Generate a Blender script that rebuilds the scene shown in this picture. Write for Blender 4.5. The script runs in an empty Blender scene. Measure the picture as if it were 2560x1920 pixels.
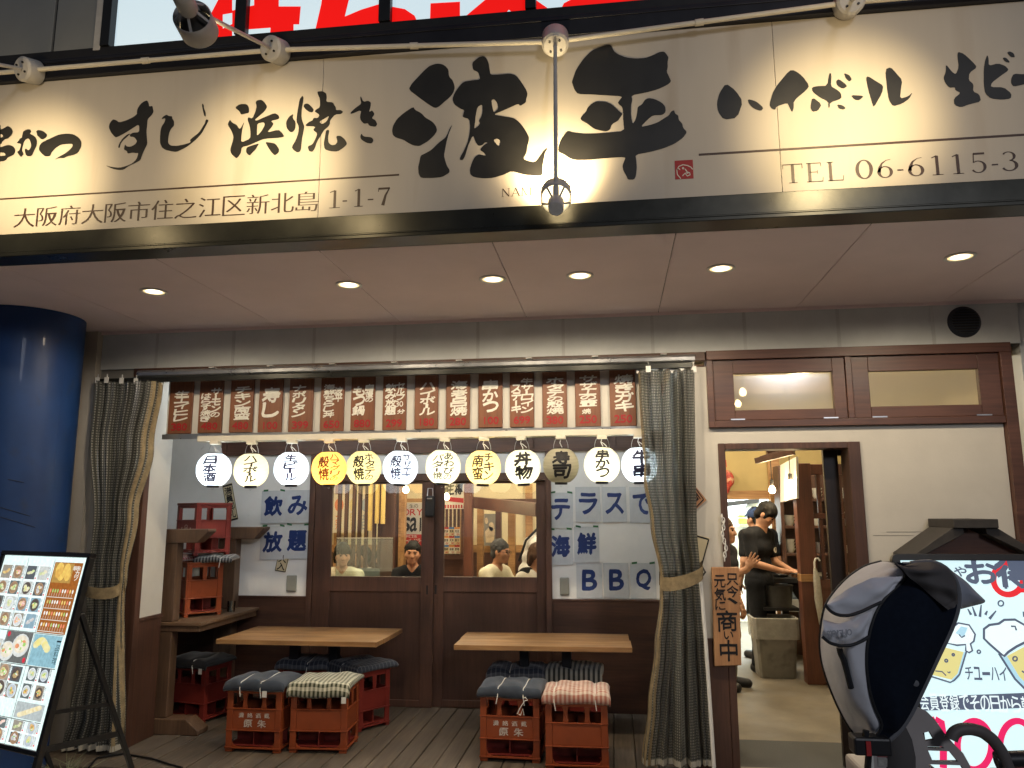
import bpy, bmesh, math, random
import numpy as np
from mathutils import Vector, Matrix
random.seed(7)
rng = np.random.RandomState(11)
SC = bpy.context.scene
COL = SC.collection
PI = math.pi
R = math.radians

# ------------------------------------------------------------------ camera
FPX = 1923.0
YAW, PITCH, ROLL = R(-7.436), R(9.4), R(-0.216)
CAM = np.array([0.0, 0.0, 1.60])
_f = np.array([math.sin(YAW)*math.cos(PITCH), math.cos(YAW)*math.cos(PITCH), math.sin(PITCH)])
_r = np.array([math.cos(YAW), -math.sin(YAW), 0.0])
_u = np.cross(_r, _f)
_r2 = math.cos(ROLL)*_r + math.sin(ROLL)*_u
_u2 = -math.sin(ROLL)*_r + math.cos(ROLL)*_u
MC = np.array([_r2, _u2, _f])
cam = bpy.data.cameras.new('camera')
cam.lens = FPX/2560*36; cam.sensor_width = 36; cam.clip_start = 0.05; cam.clip_end = 500
camo = bpy.data.objects.new('camera', cam); COL.objects.link(camo)
camo.matrix_world = Matrix(((_r2[0], _u2[0], -_f[0], CAM[0]), (_r2[1], _u2[1], -_f[1], CAM[1]),
                            (_r2[2], _u2[2], -_f[2], CAM[2]), (0, 0, 0, 1)))
SC.camera = camo

# ------------------------------------------------------------------ night sky, exposure
W = bpy.data.worlds.new('World'); SC.world = W; W.use_nodes = True
_nt = W.node_tree
_bg = _nt.nodes['Background']; _bg.inputs[0].default_value = (0.55, 0.63, 0.80, 1); _bg.inputs[1].default_value = 0.10
SC.view_settings.view_transform = 'Standard'; SC.view_settings.look = 'None'
SC.view_settings.exposure = 0.0; SC.view_settings.gamma = 1.0
SC.cycles.use_denoising = True
SC.cycles.max_bounces = 8; SC.cycles.diffuse_bounces = 4; SC.cycles.transparent_max_bounces = 16
SC.cycles.sample_clamp_indirect = 6.0; SC.cycles.caustics_reflective = False; SC.cycles.caustics_refractive = False
SC.cycles.use_light_tree = True

def lamp(kind, name, loc, power, color, size=0.05, target=None, spot=None, blend=0.6, parent=None):
    l = bpy.data.lights.new(name, kind); l.energy = power; l.color = color
    if kind == 'AREA': l.shape = 'DISK'; l.size = size
    else: l.shadow_soft_size = size
    if spot: l.spot_size = R(spot); l.spot_blend = blend
    o = bpy.data.objects.new(name, l); COL.objects.link(o)
    loc = Vector(loc); o.location = loc
    if target is not None:
        o.rotation_euler = (Vector(target)-loc).to_track_quat('-Z', 'Y').to_euler()
    if parent is not None:
        o.parent = parent; o.location = loc-Vector(wloc(parent))
    return o
WARM = (1.0, 0.74, 0.42); WARM2 = (1.0, 0.82, 0.58); COOL = (0.86, 0.95, 1.0)
# street lighting of the arcade behind the viewer: one street lamp's light from high on the right
lamp('AREA', 'street_lamp_light', (3.5, -5.5, 5.0), 170, (0.90, 0.92, 1.0), 1.6, (0, 4, 1.5))

# ------------------------------------------------------------------ pixel -> place (photograph pixels 2560 x 1920)
def ray(x, y): return MC.T @ np.array([(x-1280)/FPX, -(y-960)/FPX, 1.0])
def AY(x, y, Y): d = ray(x, y); return Vector(CAM + d*(Y-CAM[1])/d[1])
def AZ(x, y, Z): d = ray(x, y); return Vector(CAM + d*(Z-CAM[2])/d[2])
def AX(x, y, X): d = ray(x, y); return Vector(CAM + d*(X-CAM[0])/d[0])

# ------------------------------------------------------------------ things
def wloc(o):
    v = Vector((0, 0, 0))
    while o is not None: v = v + o.location; o = o.parent
    return v
def tag(o, label=None, cat=None, group=None, kind=None):
    if label: o['label'] = label
    if cat: o['category'] = cat
    if group: o['group'] = group
    if kind: o['kind'] = kind
    return o
def thing(name, label, cat, loc=(0, 0, 0), group=None):
    o = bpy.data.objects.new(name, None); COL.objects.link(o); o.location = loc
    o.empty_display_size = 0.1
    return tag(o, label, cat, group)
def kids(o): return [c for c in bpy.data.objects if c.parent == o]
def copy_tree(o, parent=None):
    c = o.copy(); COL.objects.link(c)
    if parent is not None: c.parent = parent
    for ch in kids(o): copy_tree(ch, c)
    return c

class MB:
    """collects shapes and links them as one mesh object"""
    def __init__(s): s.v = []; s.f = []; s.m = []; s.uv = {}
    def add(s, vs, fs, m=0):
        b = len(s.v); s.v += [tuple(v) for v in vs]
        for f in fs: s.f.append(tuple(b+i for i in f)); s.m.append(m)
        return s
    def quad(s, a, b, c, d, m=0): return s.add([a, b, c, d], [(0, 1, 2, 3)], m)
    def box(s, x0, x1, y0, y1, z0, z1, m=0):
        v = [(x0,y0,z0),(x1,y0,z0),(x1,y1,z0),(x0,y1,z0),(x0,y0,z1),(x1,y0,z1),(x1,y1,z1),(x0,y1,z1)]
        return s.add(v, [(0,3,2,1),(4,5,6,7),(0,1,5,4),(1,2,6,5),(2,3,7,6),(3,0,4,7)], m)
    def obox(s, c, ax, half, m=0):
        """box about c with axes ax (3 vectors) and half sizes"""
        c = Vector(c); A = [Vector(a).normalized()*h for a, h in zip(ax, half)]
        v = [c+A[0]*i+A[1]*j+A[2]*k for k in (-1,1) for (i,j) in ((-1,-1),(1,-1),(1,1),(-1,1))]
        return s.add(v, [(0,3,2,1),(4,5,6,7),(0,1,5,4),(1,2,6,5),(2,3,7,6),(3,0,4,7)], m)
    def bar(s, a, b, w, h, up=(0,0,1), m=0):
        a = Vector(a); b = Vector(b); d = (b-a).normalized(); u = Vector(up)
        sd = d.cross(u)
        if sd.length < 1e-4: sd = d.cross(Vector((1,0,0)))
        sd.normalize(); u = sd.cross(d)
        return s.obox((a+b)/2, (d, sd, u), ((b-a).length/2, w/2, h/2), m)
    def prism(s, poly, d, m=0):
        """closed 3-D polygon extruded along vector d"""
        n = len(poly); d = Vector(d); P = [Vector(p) for p in poly]
        fs = [tuple(range(n))[::-1], tuple(range(n, 2*n))] + [(i, (i+1) % n, n+(i+1) % n, n+i) for i in range(n)]
        return s.add(P+[p+d for p in P], fs, m)
    def tube(s, path, r, n=10, m=0, cap=True, closed=False):
        P = [Vector(p) for p in path]; N = len(P)
        rs = r if isinstance(r, (list, tuple)) else [r]*N
        vs = []; u = None
        for i in range(N):
            if closed: d = P[(i+1) % N]-P[i-1]
            else: d = P[min(i+1, N-1)]-P[max(i-1, 0)]
            d.normalize()
            if u is None:
                u = d.cross(Vector((0,0,1)))
                if u.length < 1e-3: u = d.cross(Vector((1,0,0)))
            u = (u-d*u.dot(d)).normalized(); w = d.cross(u)
            for k in range(n):
                a = 2*PI*k/n; vs.append(P[i]+(u*math.cos(a)+w*math.sin(a))*rs[i])
        fs = []
        for i in range(N if closed else N-1):
            j = (i+1) % N
            for k in range(n): fs.append((i*n+k, i*n+(k+1) % n, j*n+(k+1) % n, j*n+k))
        if cap and not closed: fs += [tuple(range(n))[::-1], tuple(range((N-1)*n, N*n))]
        return s.add(vs, fs, m)
    def cyl(s, a, b, r0, r1=None, n=20, m=0, cap=True):
        return s.tube([a, b], [r0, r0 if r1 is None else r1], n, m, cap)
    def lathe(s, prof, c, axis=(0,0,1), n=24, m=0, cap0=False, cap1=False):
        """profile [(radius, height)] turned about axis through c"""
        c = Vector(c); ax = Vector(axis).normalized()
        u = ax.cross(Vector((0,1,0)))
        if u.length < 1e-3: u = ax.cross(Vector((1,0,0)))
        u.normalize(); w = ax.cross(u); vs = []
        for (r, h) in prof:
            for k in range(n):
                a = 2*PI*k/n; vs.append(c+ax*h+(u*math.cos(a)+w*math.sin(a))*r)
        fs = [(i*n+k, i*n+(k+1) % n, (i+1)*n+(k+1) % n, (i+1)*n+k) for i in range(len(prof)-1) for k in range(n)]
        if cap0: fs.append(tuple(range(n))[::-1])
        if cap1: fs.append(tuple(range((len(prof)-1)*n, len(prof)*n)))
        return s.add(vs, fs, m)
    def sheet(s, fn, nu, nv, m=0, uvfn=None):
        b = len(s.v)
        for j in range(nv+1):
            for i in range(nu+1):
                s.v.append(tuple(fn(i/nu, j/nv)))
                if uvfn: s.uv[b+j*(nu+1)+i] = uvfn(i/nu, j/nv)
        for j in range(nv):
            for i in range(nu):
                a = b+j*(nu+1)+i; s.f.append((a, a+1, a+nu+2, a+nu+1)); s.m.append(m)
        return s
    def build(s, name, mats, parent=None, smooth=False, bevel=0, label=None, cat=None, group=None, kind=None, cols=None, fix=True, local=False, angle=40):
        me = bpy.data.meshes.new(name)
        off = Vector((0,0,0)) if (parent is None or local) else wloc(parent)
        me.from_pydata([(v[0]-off[0], v[1]-off[1], v[2]-off[2]) for v in s.v], [], s.f)
        if not isinstance(mats, (list, tuple)): mats = [mats]
        for mm in mats: me.materials.append(mm)
        if len(mats) > 1: me.polygons.foreach_set('material_index', s.m)
        if s.uv:
            ul = me.uv_layers.new(name='UVMap')
            for l in me.loops: ul.data[l.index].uv = s.uv.get(l.vertex_index, (0, 0))
        if cols is not None:
            ca = me.color_attributes.new('Col', 'FLOAT_COLOR', 'CORNER')
            for p in me.polygons:
                c = cols[p.index]
                for li in p.loop_indices: ca.data[li].color = (c[0], c[1], c[2], 1)
        if fix:
            bm = bmesh.new(); bm.from_mesh(me); bmesh.ops.recalc_face_normals(bm, faces=bm.faces[:]); bm.to_mesh(me); bm.free()
        if smooth:
            me.polygons.foreach_set('use_smooth', [True]*len(me.polygons))
            if angle < 180: me.set_sharp_from_angle(angle=R(angle))
        me.update()
        o = bpy.data.objects.new(name, me); COL.objects.link(o)
        if parent is not None: o.parent = parent
        if bevel:
            b = o.modifiers.new('bevel', 'BEVEL'); b.width = bevel; b.segments = 2; b.limit_method = 'ANGLE'; b.angle_limit = R(50)
        return tag(o, label, cat, group, kind)

# ------------------------------------------------------------------ materials
MATS = {}
def mat(name, col, rough=0.6, metal=0.0, var=0.12, scale=6.0, bump=0.0, bscale=60.0, stretch=(1,1,1), spec=0.35, emit=None, alpha=None, coat=0.0, trans=0.0, blotch=None):
    if name in MATS: return MATS[name]
    m = bpy.data.materials.new(name); m.use_nodes = True
    nt = m.node_tree; N = nt.nodes; L = nt.links; b = N['Principled BSDF']
    b.inputs['Roughness'].default_value = rough; b.inputs['Metallic'].default_value = metal
    b.inputs['Specular IOR Level'].default_value = spec; b.inputs['Coat Weight'].default_value = coat
    b.inputs['Transmission Weight'].default_value = trans
    tc = N.new('ShaderNodeTexCoord'); mp = N.new('ShaderNodeMapping'); mp.inputs['Scale'].default_value = stretch
    L.new(tc.outputs['Object'], mp.inputs['Vector'])
    if var > 0:
        nz = N.new('ShaderNodeTexNoise'); nz.inputs['Scale'].default_value = scale; nz.inputs['Detail'].default_value = 6
        nz.inputs['Roughness'].default_value = 0.62
        L.new(mp.outputs['Vector'], nz.inputs['Vector'])
        mr = N.new('ShaderNodeMapRange'); mr.inputs[1].default_value = 0.3; mr.inputs[2].default_value = 0.7
        mr.inputs[3].default_value = 1-var; mr.inputs[4].default_value = 1+var
        L.new(nz.outputs['Fac'], mr.inputs[0])
        mx = N.new('ShaderNodeMix'); mx.data_type = 'RGBA'; mx.blend_type = 'MULTIPLY'; mx.inputs[0].default_value = 1
        mx.inputs[6].default_value = (*col, 1); L.new(mr.outputs[0], mx.inputs[7])
        out = mx.outputs[2]
        if blotch:   # dirt with a shape of its own: (colour, scale, low, high)
            bc, bs, lo, hi = blotch
            n2 = N.new('ShaderNodeTexNoise'); n2.inputs['Scale'].default_value = bs; n2.inputs['Detail'].default_value = 8
            L.new(mp.outputs['Vector'], n2.inputs['Vector'])
            m2 = N.new('ShaderNodeMapRange'); m2.inputs[1].default_value = lo; m2.inputs[2].default_value = hi
            L.new(n2.outputs['Fac'], m2.inputs[0])
            x2 = N.new('ShaderNodeMix'); x2.data_type = 'RGBA'; L.new(m2.outputs[0], x2.inputs[0]); L.new(out, x2.inputs[6]); x2.inputs[7].default_value = (*bc, 1)
            out = x2.outputs[2]
        L.new(out, b.inputs['Base Color'])
        rr = N.new('ShaderNodeMapRange'); rr.inputs[3].default_value = max(0.02, rough-0.1); rr.inputs[4].default_value = min(1, rough+0.1)
        L.new(nz.outputs['Fac'], rr.inputs[0]); L.new(rr.outputs[0], b.inputs['Roughness'])
    else: b.inputs['Base Color'].default_value = (*col, 1)
    if bump:
        n3 = N.new('ShaderNodeTexNoise'); n3.inputs['Scale'].default_value = bscale; n3.inputs['Detail'].default_value = 4
        L.new(mp.outputs['Vector'], n3.inputs['Vector'])
        bp = N.new('ShaderNodeBump'); bp.inputs['Strength'].default_value = bump; bp.inputs['Distance'].default_value = 0.01
        L.new(n3.outputs['Fac'], bp.inputs['Height']); L.new(bp.outputs[0], b.inputs['Normal'])
    if emit:
        b.inputs['Emission Color'].default_value = (*emit[0], 1); b.inputs['Emission Strength'].default_value = emit[1]
    if alpha is not None: b.inputs['Alpha'].default_value = alpha
    MATS[name] = m; return m

def wood(name, c0, c1, rough=0.55, axis='X', ring=9.0, grain=70.0, bump=0.15, coat=0.0, knots=False):
    """planed timber, grain running along axis"""
    if name in MATS: return MATS[name]
    m = bpy.data.materials.new(name); m.use_nodes = True
    nt = m.node_tree; N = nt.nodes; L = nt.links; b = N['Principled BSDF']
    tc = N.new('ShaderNodeTexCoord'); mp = N.new('ShaderNodeMapping')
    st = {'X': (0.06, 1, 1), 'Y': (1, 0.06, 1), 'Z': (1, 1, 0.06)}[axis]
    mp.inputs['Scale'].default_value = st; L.new(tc.outputs['Object'], mp.inputs['Vector'])
    n1 = N.new('ShaderNodeTexNoise'); n1.inputs['Scale'].default_value = ring; n1.inputs['Detail'].default_value = 5; n1.inputs['Distortion'].default_value = 1.2
    n2 = N.new('ShaderNodeTexNoise'); n2.inputs['Scale'].default_value = grain; n2.inputs['Detail'].default_value = 3
    n3 = N.new('ShaderNodeTexNoise'); n3.inputs['Scale'].default_value = 2.2; n3.inputs['Detail'].default_value = 6
    L.new(mp.outputs[0], n1.inputs['Vector']); L.new(mp.outputs[0], n2.inputs['Vector']); L.new(tc.outputs['Object'], n3.inputs['Vector'])
    a1 = N.new('ShaderNodeMath'); a1.operation = 'MULTIPLY_ADD'; a1.inputs[1].default_value = 0.45
    L.new(n2.outputs['Fac'], a1.inputs[0])
    a0 = N.new('ShaderNodeMath'); a0.operation = 'MULTIPLY'; a0.inputs[1].default_value = 0.55; L.new(n1.outputs['Fac'], a0.inputs[0])
    L.new(a0.outputs[0], a1.inputs[2])
    cr = N.new('ShaderNodeValToRGB'); cr.color_ramp.elements[0].position = 0.36; cr.color_ramp.elements[1].position = 0.64
    cr.color_ramp.elements[0].color = (*c0, 1); cr.color_ramp.elements[1].color = (*c1, 1)
    L.new(a1.outputs[0], cr.inputs[0])
    mr = N.new('ShaderNodeMapRange'); mr.inputs[1].default_value = 0.3; mr.inputs[2].default_value = 0.7; mr.inputs[3].default_value = 0.72; mr.inputs[4].default_value = 1.18
    L.new(n3.outputs['Fac'], mr.inputs[0])
    mx = N.new('ShaderNodeMix'); mx.data_type = 'RGBA'; mx.blend_type = 'MULTIPLY'; mx.inputs[0].default_value = 1
    L.new(cr.outputs[0], mx.inputs[6]); L.new(mr.outputs[0], mx.inputs[7]); L.new(mx.outputs[2], b.inputs['Base Color'])
    r2 = N.new('ShaderNodeMapRange'); r2.inputs[3].default_value = rough-0.12; r2.inputs[4].default_value = rough+0.12
    L.new(n1.outputs['Fac'], r2.inputs[0]); L.new(r2.outputs[0], b.inputs['Roughness'])
    b.inputs['Coat Weight'].default_value = coat
    bp = N.new('ShaderNodeBump'); bp.inputs['Strength'].default_value = bump; bp.inputs['Distance'].default_value = 0.006
    L.new(a1.outputs[0], bp.inputs['Height']); L.new(bp.outputs[0], b.inputs['Normal'])
    MATS[name] = m; return m

def colattr(name, strength=0.0, rough=0.5, mottle=0.0, base=0.8):
    """printed sheet: colour from the print; strength > 0 for a backlit sheet"""
    if name in MATS: return MATS[name]
    m = bpy.data.materials.new(name); m.use_nodes = True
    nt = m.node_tree; N = nt.nodes; L = nt.links; b = N['Principled BSDF']
    at = N.new('ShaderNodeAttribute'); at.attribute_name = 'Col'
    out = at.outputs['Color']
    if mottle:
        tc = N.new('ShaderNodeTexCoord'); nz = N.new('ShaderNodeTexNoise'); nz.inputs['Scale'].default_value = 55; nz.inputs['Detail'].default_value = 5
        L.new(tc.outputs['Object'], nz.inputs['Vector'])
        mr = N.new('ShaderNodeMapRange'); mr.inputs[1].default_value = 0.3; mr.inputs[2].default_value = 0.7; mr.inputs[3].default_value = 1-mottle; mr.inputs[4].default_value = 1+mottle
        L.new(nz.outputs['Fac'], mr.inputs[0])
        mx = N.new('ShaderNodeMix'); mx.data_type = 'RGBA'; mx.blend_type = 'MULTIPLY'; mx.inputs[0].default_value = 1
        L.new(out, mx.inputs[6]); L.new(mr.outputs[0], mx.inputs[7]); out = mx.outputs[2]
    b.inputs['Roughness'].default_value = rough
    if strength > 0:
        m1 = N.new('ShaderNodeMix'); m1.data_type = 'RGBA'; m1.blend_type = 'MULTIPLY'; m1.inputs[0].default_value = 1
        m1.inputs[7].default_value = (0.35, 0.35, 0.35, 1); L.new(out, m1.inputs[6]); L.new(m1.outputs[2], b.inputs['Base Color'])
        L.new(out, b.inputs['Emission Color']); b.inputs['Emission Strength'].default_value = strength
    else: L.new(out, b.inputs['Base Color'])
    MATS[name] = m; return m

# ------------------------------------------------------------------ writing
_G = {}
def glyph(ch, off=0.0, grid=0):
    k = (ch, off, grid)
    if k in _G: return _G[k]
    cu = bpy.data.curves.new('glyph', 'FONT'); cu.body = ch; cu.offset = off; cu.resolution_u = 3; cu.dimensions = '2D'; cu.fill_mode = 'FRONT'
    o = bpy.data.objects.new('glyph', cu); COL.objects.link(o)
    dg = bpy.context.evaluated_depsgraph_get(); dg.update()
    me = bpy.data.meshes.new_from_object(o.evaluated_get(dg))
    if grid:
        bm = bmesh.new(); bm.from_mesh(me)
        for ax in (0, 1):
            for g in np.arange(-0.2, 1.3, 1.0/grid):
                co = [0, 0, 0]; co[ax] = g; no = [0, 0, 0]; no[ax] = 1
                bmesh.ops.bisect_plane(bm, geom=bm.verts[:]+bm.edges[:]+bm.faces[:], plane_co=co, plane_no=no)
        bm.to_mesh(me); bm.free()
    V = np.array([v.co[:2] for v in me.vertices]).reshape(-1, 2); F = [tuple(p.vertices) for p in me.polygons]
    bpy.data.objects.remove(o); bpy.data.curves.remove(cu); bpy.data.meshes.remove(me)
    _G[k] = (V, F); return _G[k]
def wob(P, amp, seed):
    """brush wobble of outline points (N,2) in units of the character"""
    x, y = P[:, 0], P[:, 1]; s = seed*1.7
    dx = np.sin(y*7+s)+0.6*np.sin(x*13+y*5+s*2)+0.35*np.sin(y*31+s*3)
    dy = np.sin(x*6+s*1.3)+0.6*np.sin(y*12+x*4+s*2.2)+0.35*np.sin(x*29+s)
    return P+amp*np.stack([dx, dy], 1)
class Ink:
    """flat lettering on a surface; put() fits a character into a rectangle of (u,v)"""
    def __init__(s, mapf): s.mapf = mapf; s.mb = MB(); s.n = 0; s.nrm = Vector((0, -1, 0))
    def put(s, ch, u0, v0, u1, v1, off=0.02, shear=0.0, amp=0.008, grid=0, rot=False, m=0):
        if ch in ' \u3000': return
        bold = max(0.0, off)*0.75
        V, F = glyph(ch, min(off, 0.0), grid)
        if len(V) == 0: return
        lo = V.min(0); hi = V.max(0); P = (V-lo)/np.maximum(hi-lo, 1e-6)
        asp = (hi-lo)
        if rot: P = np.stack([1-P[:, 1], P[:, 0]], 1)[:, ::1]; P[:, 1] = 1-P[:, 1]; P[:, 0] = 1-P[:, 0]; asp = asp[::-1]
        P = wob(P, amp, s.n*0.9+ord(ch) % 17); s.n += 1
        w, h = u1-u0, v1-v0
        if asp[1] < 0.30*asp[0]: h2 = h*0.26; v0 = v0+(h-h2)/2; h = h2
        elif asp[0] < 0.35*asp[1]: w2 = w*max(0.22, asp[0]/asp[1]*h/w*1.0); w2 = min(w, w2); u0 = u0+(w-w2)/2; w = w2
        U = u0+P[:, 0]*w+shear*P[:, 1]*w*0.5; Vv = v0+P[:, 1]*h+shear*P[:, 0]*h*0.35
        for k, (sx_, sy_) in enumerate(((0, 0), (1, 0), (-1, 0), (0, 1), (0, -1), (.7, .7), (-.7, .7)) if bold > 0.004 else ((0, 0),)):
            e = s.nrm*(0.00012*k)
            s.mb.add([s.mapf(a+sx_*bold*min(w, abs(h)), b+sy_*bold*min(w, abs(h)))+e for a, b in zip(U, Vv)], F, m)
    def vtext(s, t, u0, u1, vtop, vbot, gap=0.06, **k):
        n = len(t); wts = [0.55 if c in 'ー、・' else (0.72 if c in 'ッャュョっゃゅょのに' else 1.0) for c in t]
        tot = sum(wts); v = vtop; H = vtop-vbot
        for c, wt in zip(t, wts):
            h = H*wt/tot; w = (u1-u0)
            sh = 0.12*(1-wt)*w
            s.put(c, u0+sh, v-h*(1-gap/2), u1-sh, v-h*gap/2, rot=(c == 'ー'), **k); v -= h
    def htext(s, t, u0, u1, v0, v1, gap=0.1, **k):
        w = (u1-u0)/len(t)
        for i, c in enumerate(t): s.put(c, u0+w*(i+gap/2), v0, u0+w*(i+1-gap/2), v1, **k)
    def poly(s, pts, m=0):
        s.mb.add([s.mapf(a, b) for a, b in pts], [tuple(range(len(pts)))], m)
    def pen(s, pts, w, nib=0.0, m=0, closed=False):
        """stroke; nib 0..1 makes horizontals thinner (serif lettering)"""
        P = np.array(pts, float); n = len(P); Lf = []; Rt = []
        for i in range(n):
            if closed: d = P[(i+1) % n]-P[i-1]
            else: d = P[min(i+1, n-1)]-P[max(i-1, 0)]
            d = d/max(np.hypot(*d), 1e-9); nn = np.array([-d[1], d[0]])
            ww = (w[i] if isinstance(w, (list, tuple)) else w)*(1-nib*abs(d[0])**1.5)/2
            Lf.append(P[i]+nn*ww); Rt.append(P[i]-nn*ww)
        vs = [s.mapf(*p) for p in Lf]+[s.mapf(*p) for p in Rt]
        fs = [(i, (i+1) % n, n+(i+1) % n, n+i) for i in range(n if closed else n-1)]
        s.mb.add(vs, fs, m)
    def build(s, name, m, parent, **k): return s.mb.build(name, m, parent, fix=False, **k)
def planemap(o, u, v, lift=0.0):
    o = Vector(o); u = Vector(u); v = Vector(v); n = u.cross(v).normalized()*lift
    return lambda a, b: o+u*a+v*b+n
def arc(cx, cy, rx, ry, a0, a1, n=14):
    return [(cx+rx*math.cos(R(a0+(a1-a0)*i/n)), cy+ry*math.sin(R(a0+(a1-a0)*i/n))) for i in range(n+1)]

# ------------------------------------------------------------------ soft bodies: smooth union of simple volumes, meshed
def _prim_d(p, X, Y, Z):
    k = p[0]
    if k == 'c':
        a, b, ra, rb = [np.array(q, float) for q in p[1:3]]+[p[3], p[4]]
        ab = b-a; L2 = max(ab@ab, 1e-9)
        t = np.clip(((X-a[0])*ab[0]+(Y-a[1])*ab[1]+(Z-a[2])*ab[2])/L2, 0, 1)
        return np.sqrt((X-a[0]-t*ab[0])**2+(Y-a[1]-t*ab[1])**2+(Z-a[2]-t*ab[2])**2)-(ra+(rb-ra)*t)
    if k == 'e':
        c, r = p[1], p[2]; M = p[3] if len(p) > 3 and p[3] is not None else None
        x, y, z = X-c[0], Y-c[1], Z-c[2]
        if M is not None: x, y, z = (M[0][0]*x+M[0][1]*y+M[0][2]*z, M[1][0]*x+M[1][1]*y+M[1][2]*z, M[2][0]*x+M[2][1]*y+M[2][2]*z)
        q = np.sqrt((x/r[0])**2+(y/r[1])**2+(z/r[2])**2)
        return (q-1)*min(r)*(0.5+0.5*np.minimum(1, q))
    if k == 'b':
        c, hh, rr = p[1], p[2], p[3]
        qx, qy, qz = np.abs(X-c[0])-hh[0]+rr, np.abs(Y-c[1])-hh[1]+rr, np.abs(Z-c[2])-hh[2]+rr
        return np.sqrt(np.maximum(qx,0)**2+np.maximum(qy,0)**2+np.maximum(qz,0)**2)+np.minimum(np.maximum(qx,np.maximum(qy,qz)),0)-rr
def _prim_bb(p):
    if p[0] == 'c':
        a, b = np.array(p[1], float), np.array(p[2], float); r = max(p[3], p[4]); return np.minimum(a, b)-r, np.maximum(a, b)+r
    if p[0] == 'e': r = max(p[2]); c = np.array(p[1], float); return c-r, c+r
    c = np.array(p[1], float); hh = np.array(p[2], float); return c-hh, c+hh
def sdf_mesh(prims, h=0.008, k=0.02, inflate=0.0):
    """prims: ('c',a,b,ra,rb) / ('e',c,r[,M]) / ('b',c,half,round); a trailing dict may hold k, sub"""
    P = []
    for p in prims:
        opt = p[-1] if isinstance(p[-1], dict) else {}
        P.append((p[:-1] if opt or isinstance(p[-1], dict) else p, opt))
    lo = np.min([_prim_bb(p)[0] for p, o in P if not o.get('sub')], 0)-0.03-inflate
    hi = np.max([_prim_bb(p)[1] for p, o in P if not o.get('sub')], 0)+0.03+inflate
    n = np.ceil((hi-lo)/h).astype(int)+1
    D = np.full(n, 0.1)
    ax = [lo[i]+h*np.arange(n[i]) for i in range(3)]
    for p, o in P:
        kk = o.get('k', k); b0, b1 = _prim_bb(p); mg = kk+0.03+inflate
        i0 = np.maximum(0, np.floor((b0-mg-lo)/h).astype(int)); i1 = np.minimum(n, np.ceil((b1+mg-lo)/h).astype(int)+1)
        if (i1 <= i0).any(): continue
        X = ax[0][i0[0]:i1[0]][:, None, None]; Y = ax[1][i0[1]:i1[1]][None, :, None]; Z = ax[2][i0[2]:i1[2]][None, None, :]
        d = _prim_d(p, X, Y, Z); sl = tuple(slice(a, b) for a, b in zip(i0, i1)); A = D[sl]
        if o.get('sub'):
            hh = np.maximum(kk-np.abs(A+d), 0)/max(kk, 1e-6); D[sl] = np.maximum(A, -d)+hh*hh*kk*0.25
        else:
            hh = np.maximum(kk-np.abs(A-d), 0)/max(kk, 1e-6); D[sl] = np.minimum(A, d)-hh*hh*kk*0.25
    D = D-inflate
    S = D < 0
    C = [S[i:n[0]-1+i, j:n[1]-1+j, l:n[2]-1+l] for i in (0,1) for j in (0,1) for l in (0,1)]
    cnt = np.sum([c.astype(np.int8) for c in C], 0); act = (cnt > 0) & (cnt < 8)
    idx = np.argwhere(act); vid = np.full(act.shape, -1, int); vid[tuple(idx.T)] = np.arange(len(idx))
    acc = np.zeros((len(idx), 3)); num = np.zeros(len(idx))
    corners = [(i, j, l) for i in (0,1) for j in (0,1) for l in (0,1)]
    for a in corners:
        for axs in range(3):
            if a[axs] == 0:
                b = list(a); b[axs] = 1
                da = D[idx[:,0]+a[0], idx[:,1]+a[1], idx[:,2]+a[2]]; db = D[idx[:,0]+b[0], idx[:,1]+b[1], idx[:,2]+b[2]]
                cr = (da < 0) != (db < 0); t = np.where(cr, da/np.where(da == db, 1, da-db), 0)
                pt = np.array(a, float)[None, :].repeat(len(idx), 0); pt[:, axs] += t
                acc[cr] += pt[cr]; num[cr] += 1
    V = lo+h*(idx+acc/np.maximum(num, 1)[:, None])
    Fs = []
    for axs in range(3):
        o1, o2 = [(1, 2), (2, 0), (0, 1)][axs]
        sl0 = [slice(1, -1)]*3; sl0[axs] = slice(0, -1); sl1 = list(sl0); sl1[axs] = slice(1, None)
        s0 = S[tuple(sl0)]; s1 = S[tuple(sl1)]
        e = np.argwhere(s0 != s1); flip = s0[tuple(e.T)]
        e = e.copy(); e[:, o1] += 1; e[:, o2] += 1
        def cell(d1, d2):
            q = e.copy(); q[:, o1] -= d1; q[:, o2] -= d2; return vid[q[:,0], q[:,1], q[:,2]]
        a, b, c, d = cell(1,1), cell(0,1), cell(0,0), cell(1,0)
        q = np.stack([a, b, c, d], 1); q[~flip] = q[~flip][:, ::-1]; Fs.append(q)
    F = np.concatenate(Fs); F = F[(F >= 0).all(1)]
    return V, F
def soft(name, prims, mats, parent=None, h=0.008, k=0.02, inflate=0.0, matfn=None, local=True, **kw):
    V, F = sdf_mesh(prims, h, k, inflate)
    mb = MB(); mb.v = [tuple(v) for v in V]; mb.f = [tuple(int(i) for i in f) for f in F]
    if matfn is not None:
        cen = V[F].mean(1); mb.m = [int(i) for i in matfn(cen)]
    else: mb.m = [0]*len(mb.f)
    return mb.build(name, mats, parent, smooth=True, fix=False, local=local, angle=180, **kw)
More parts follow.
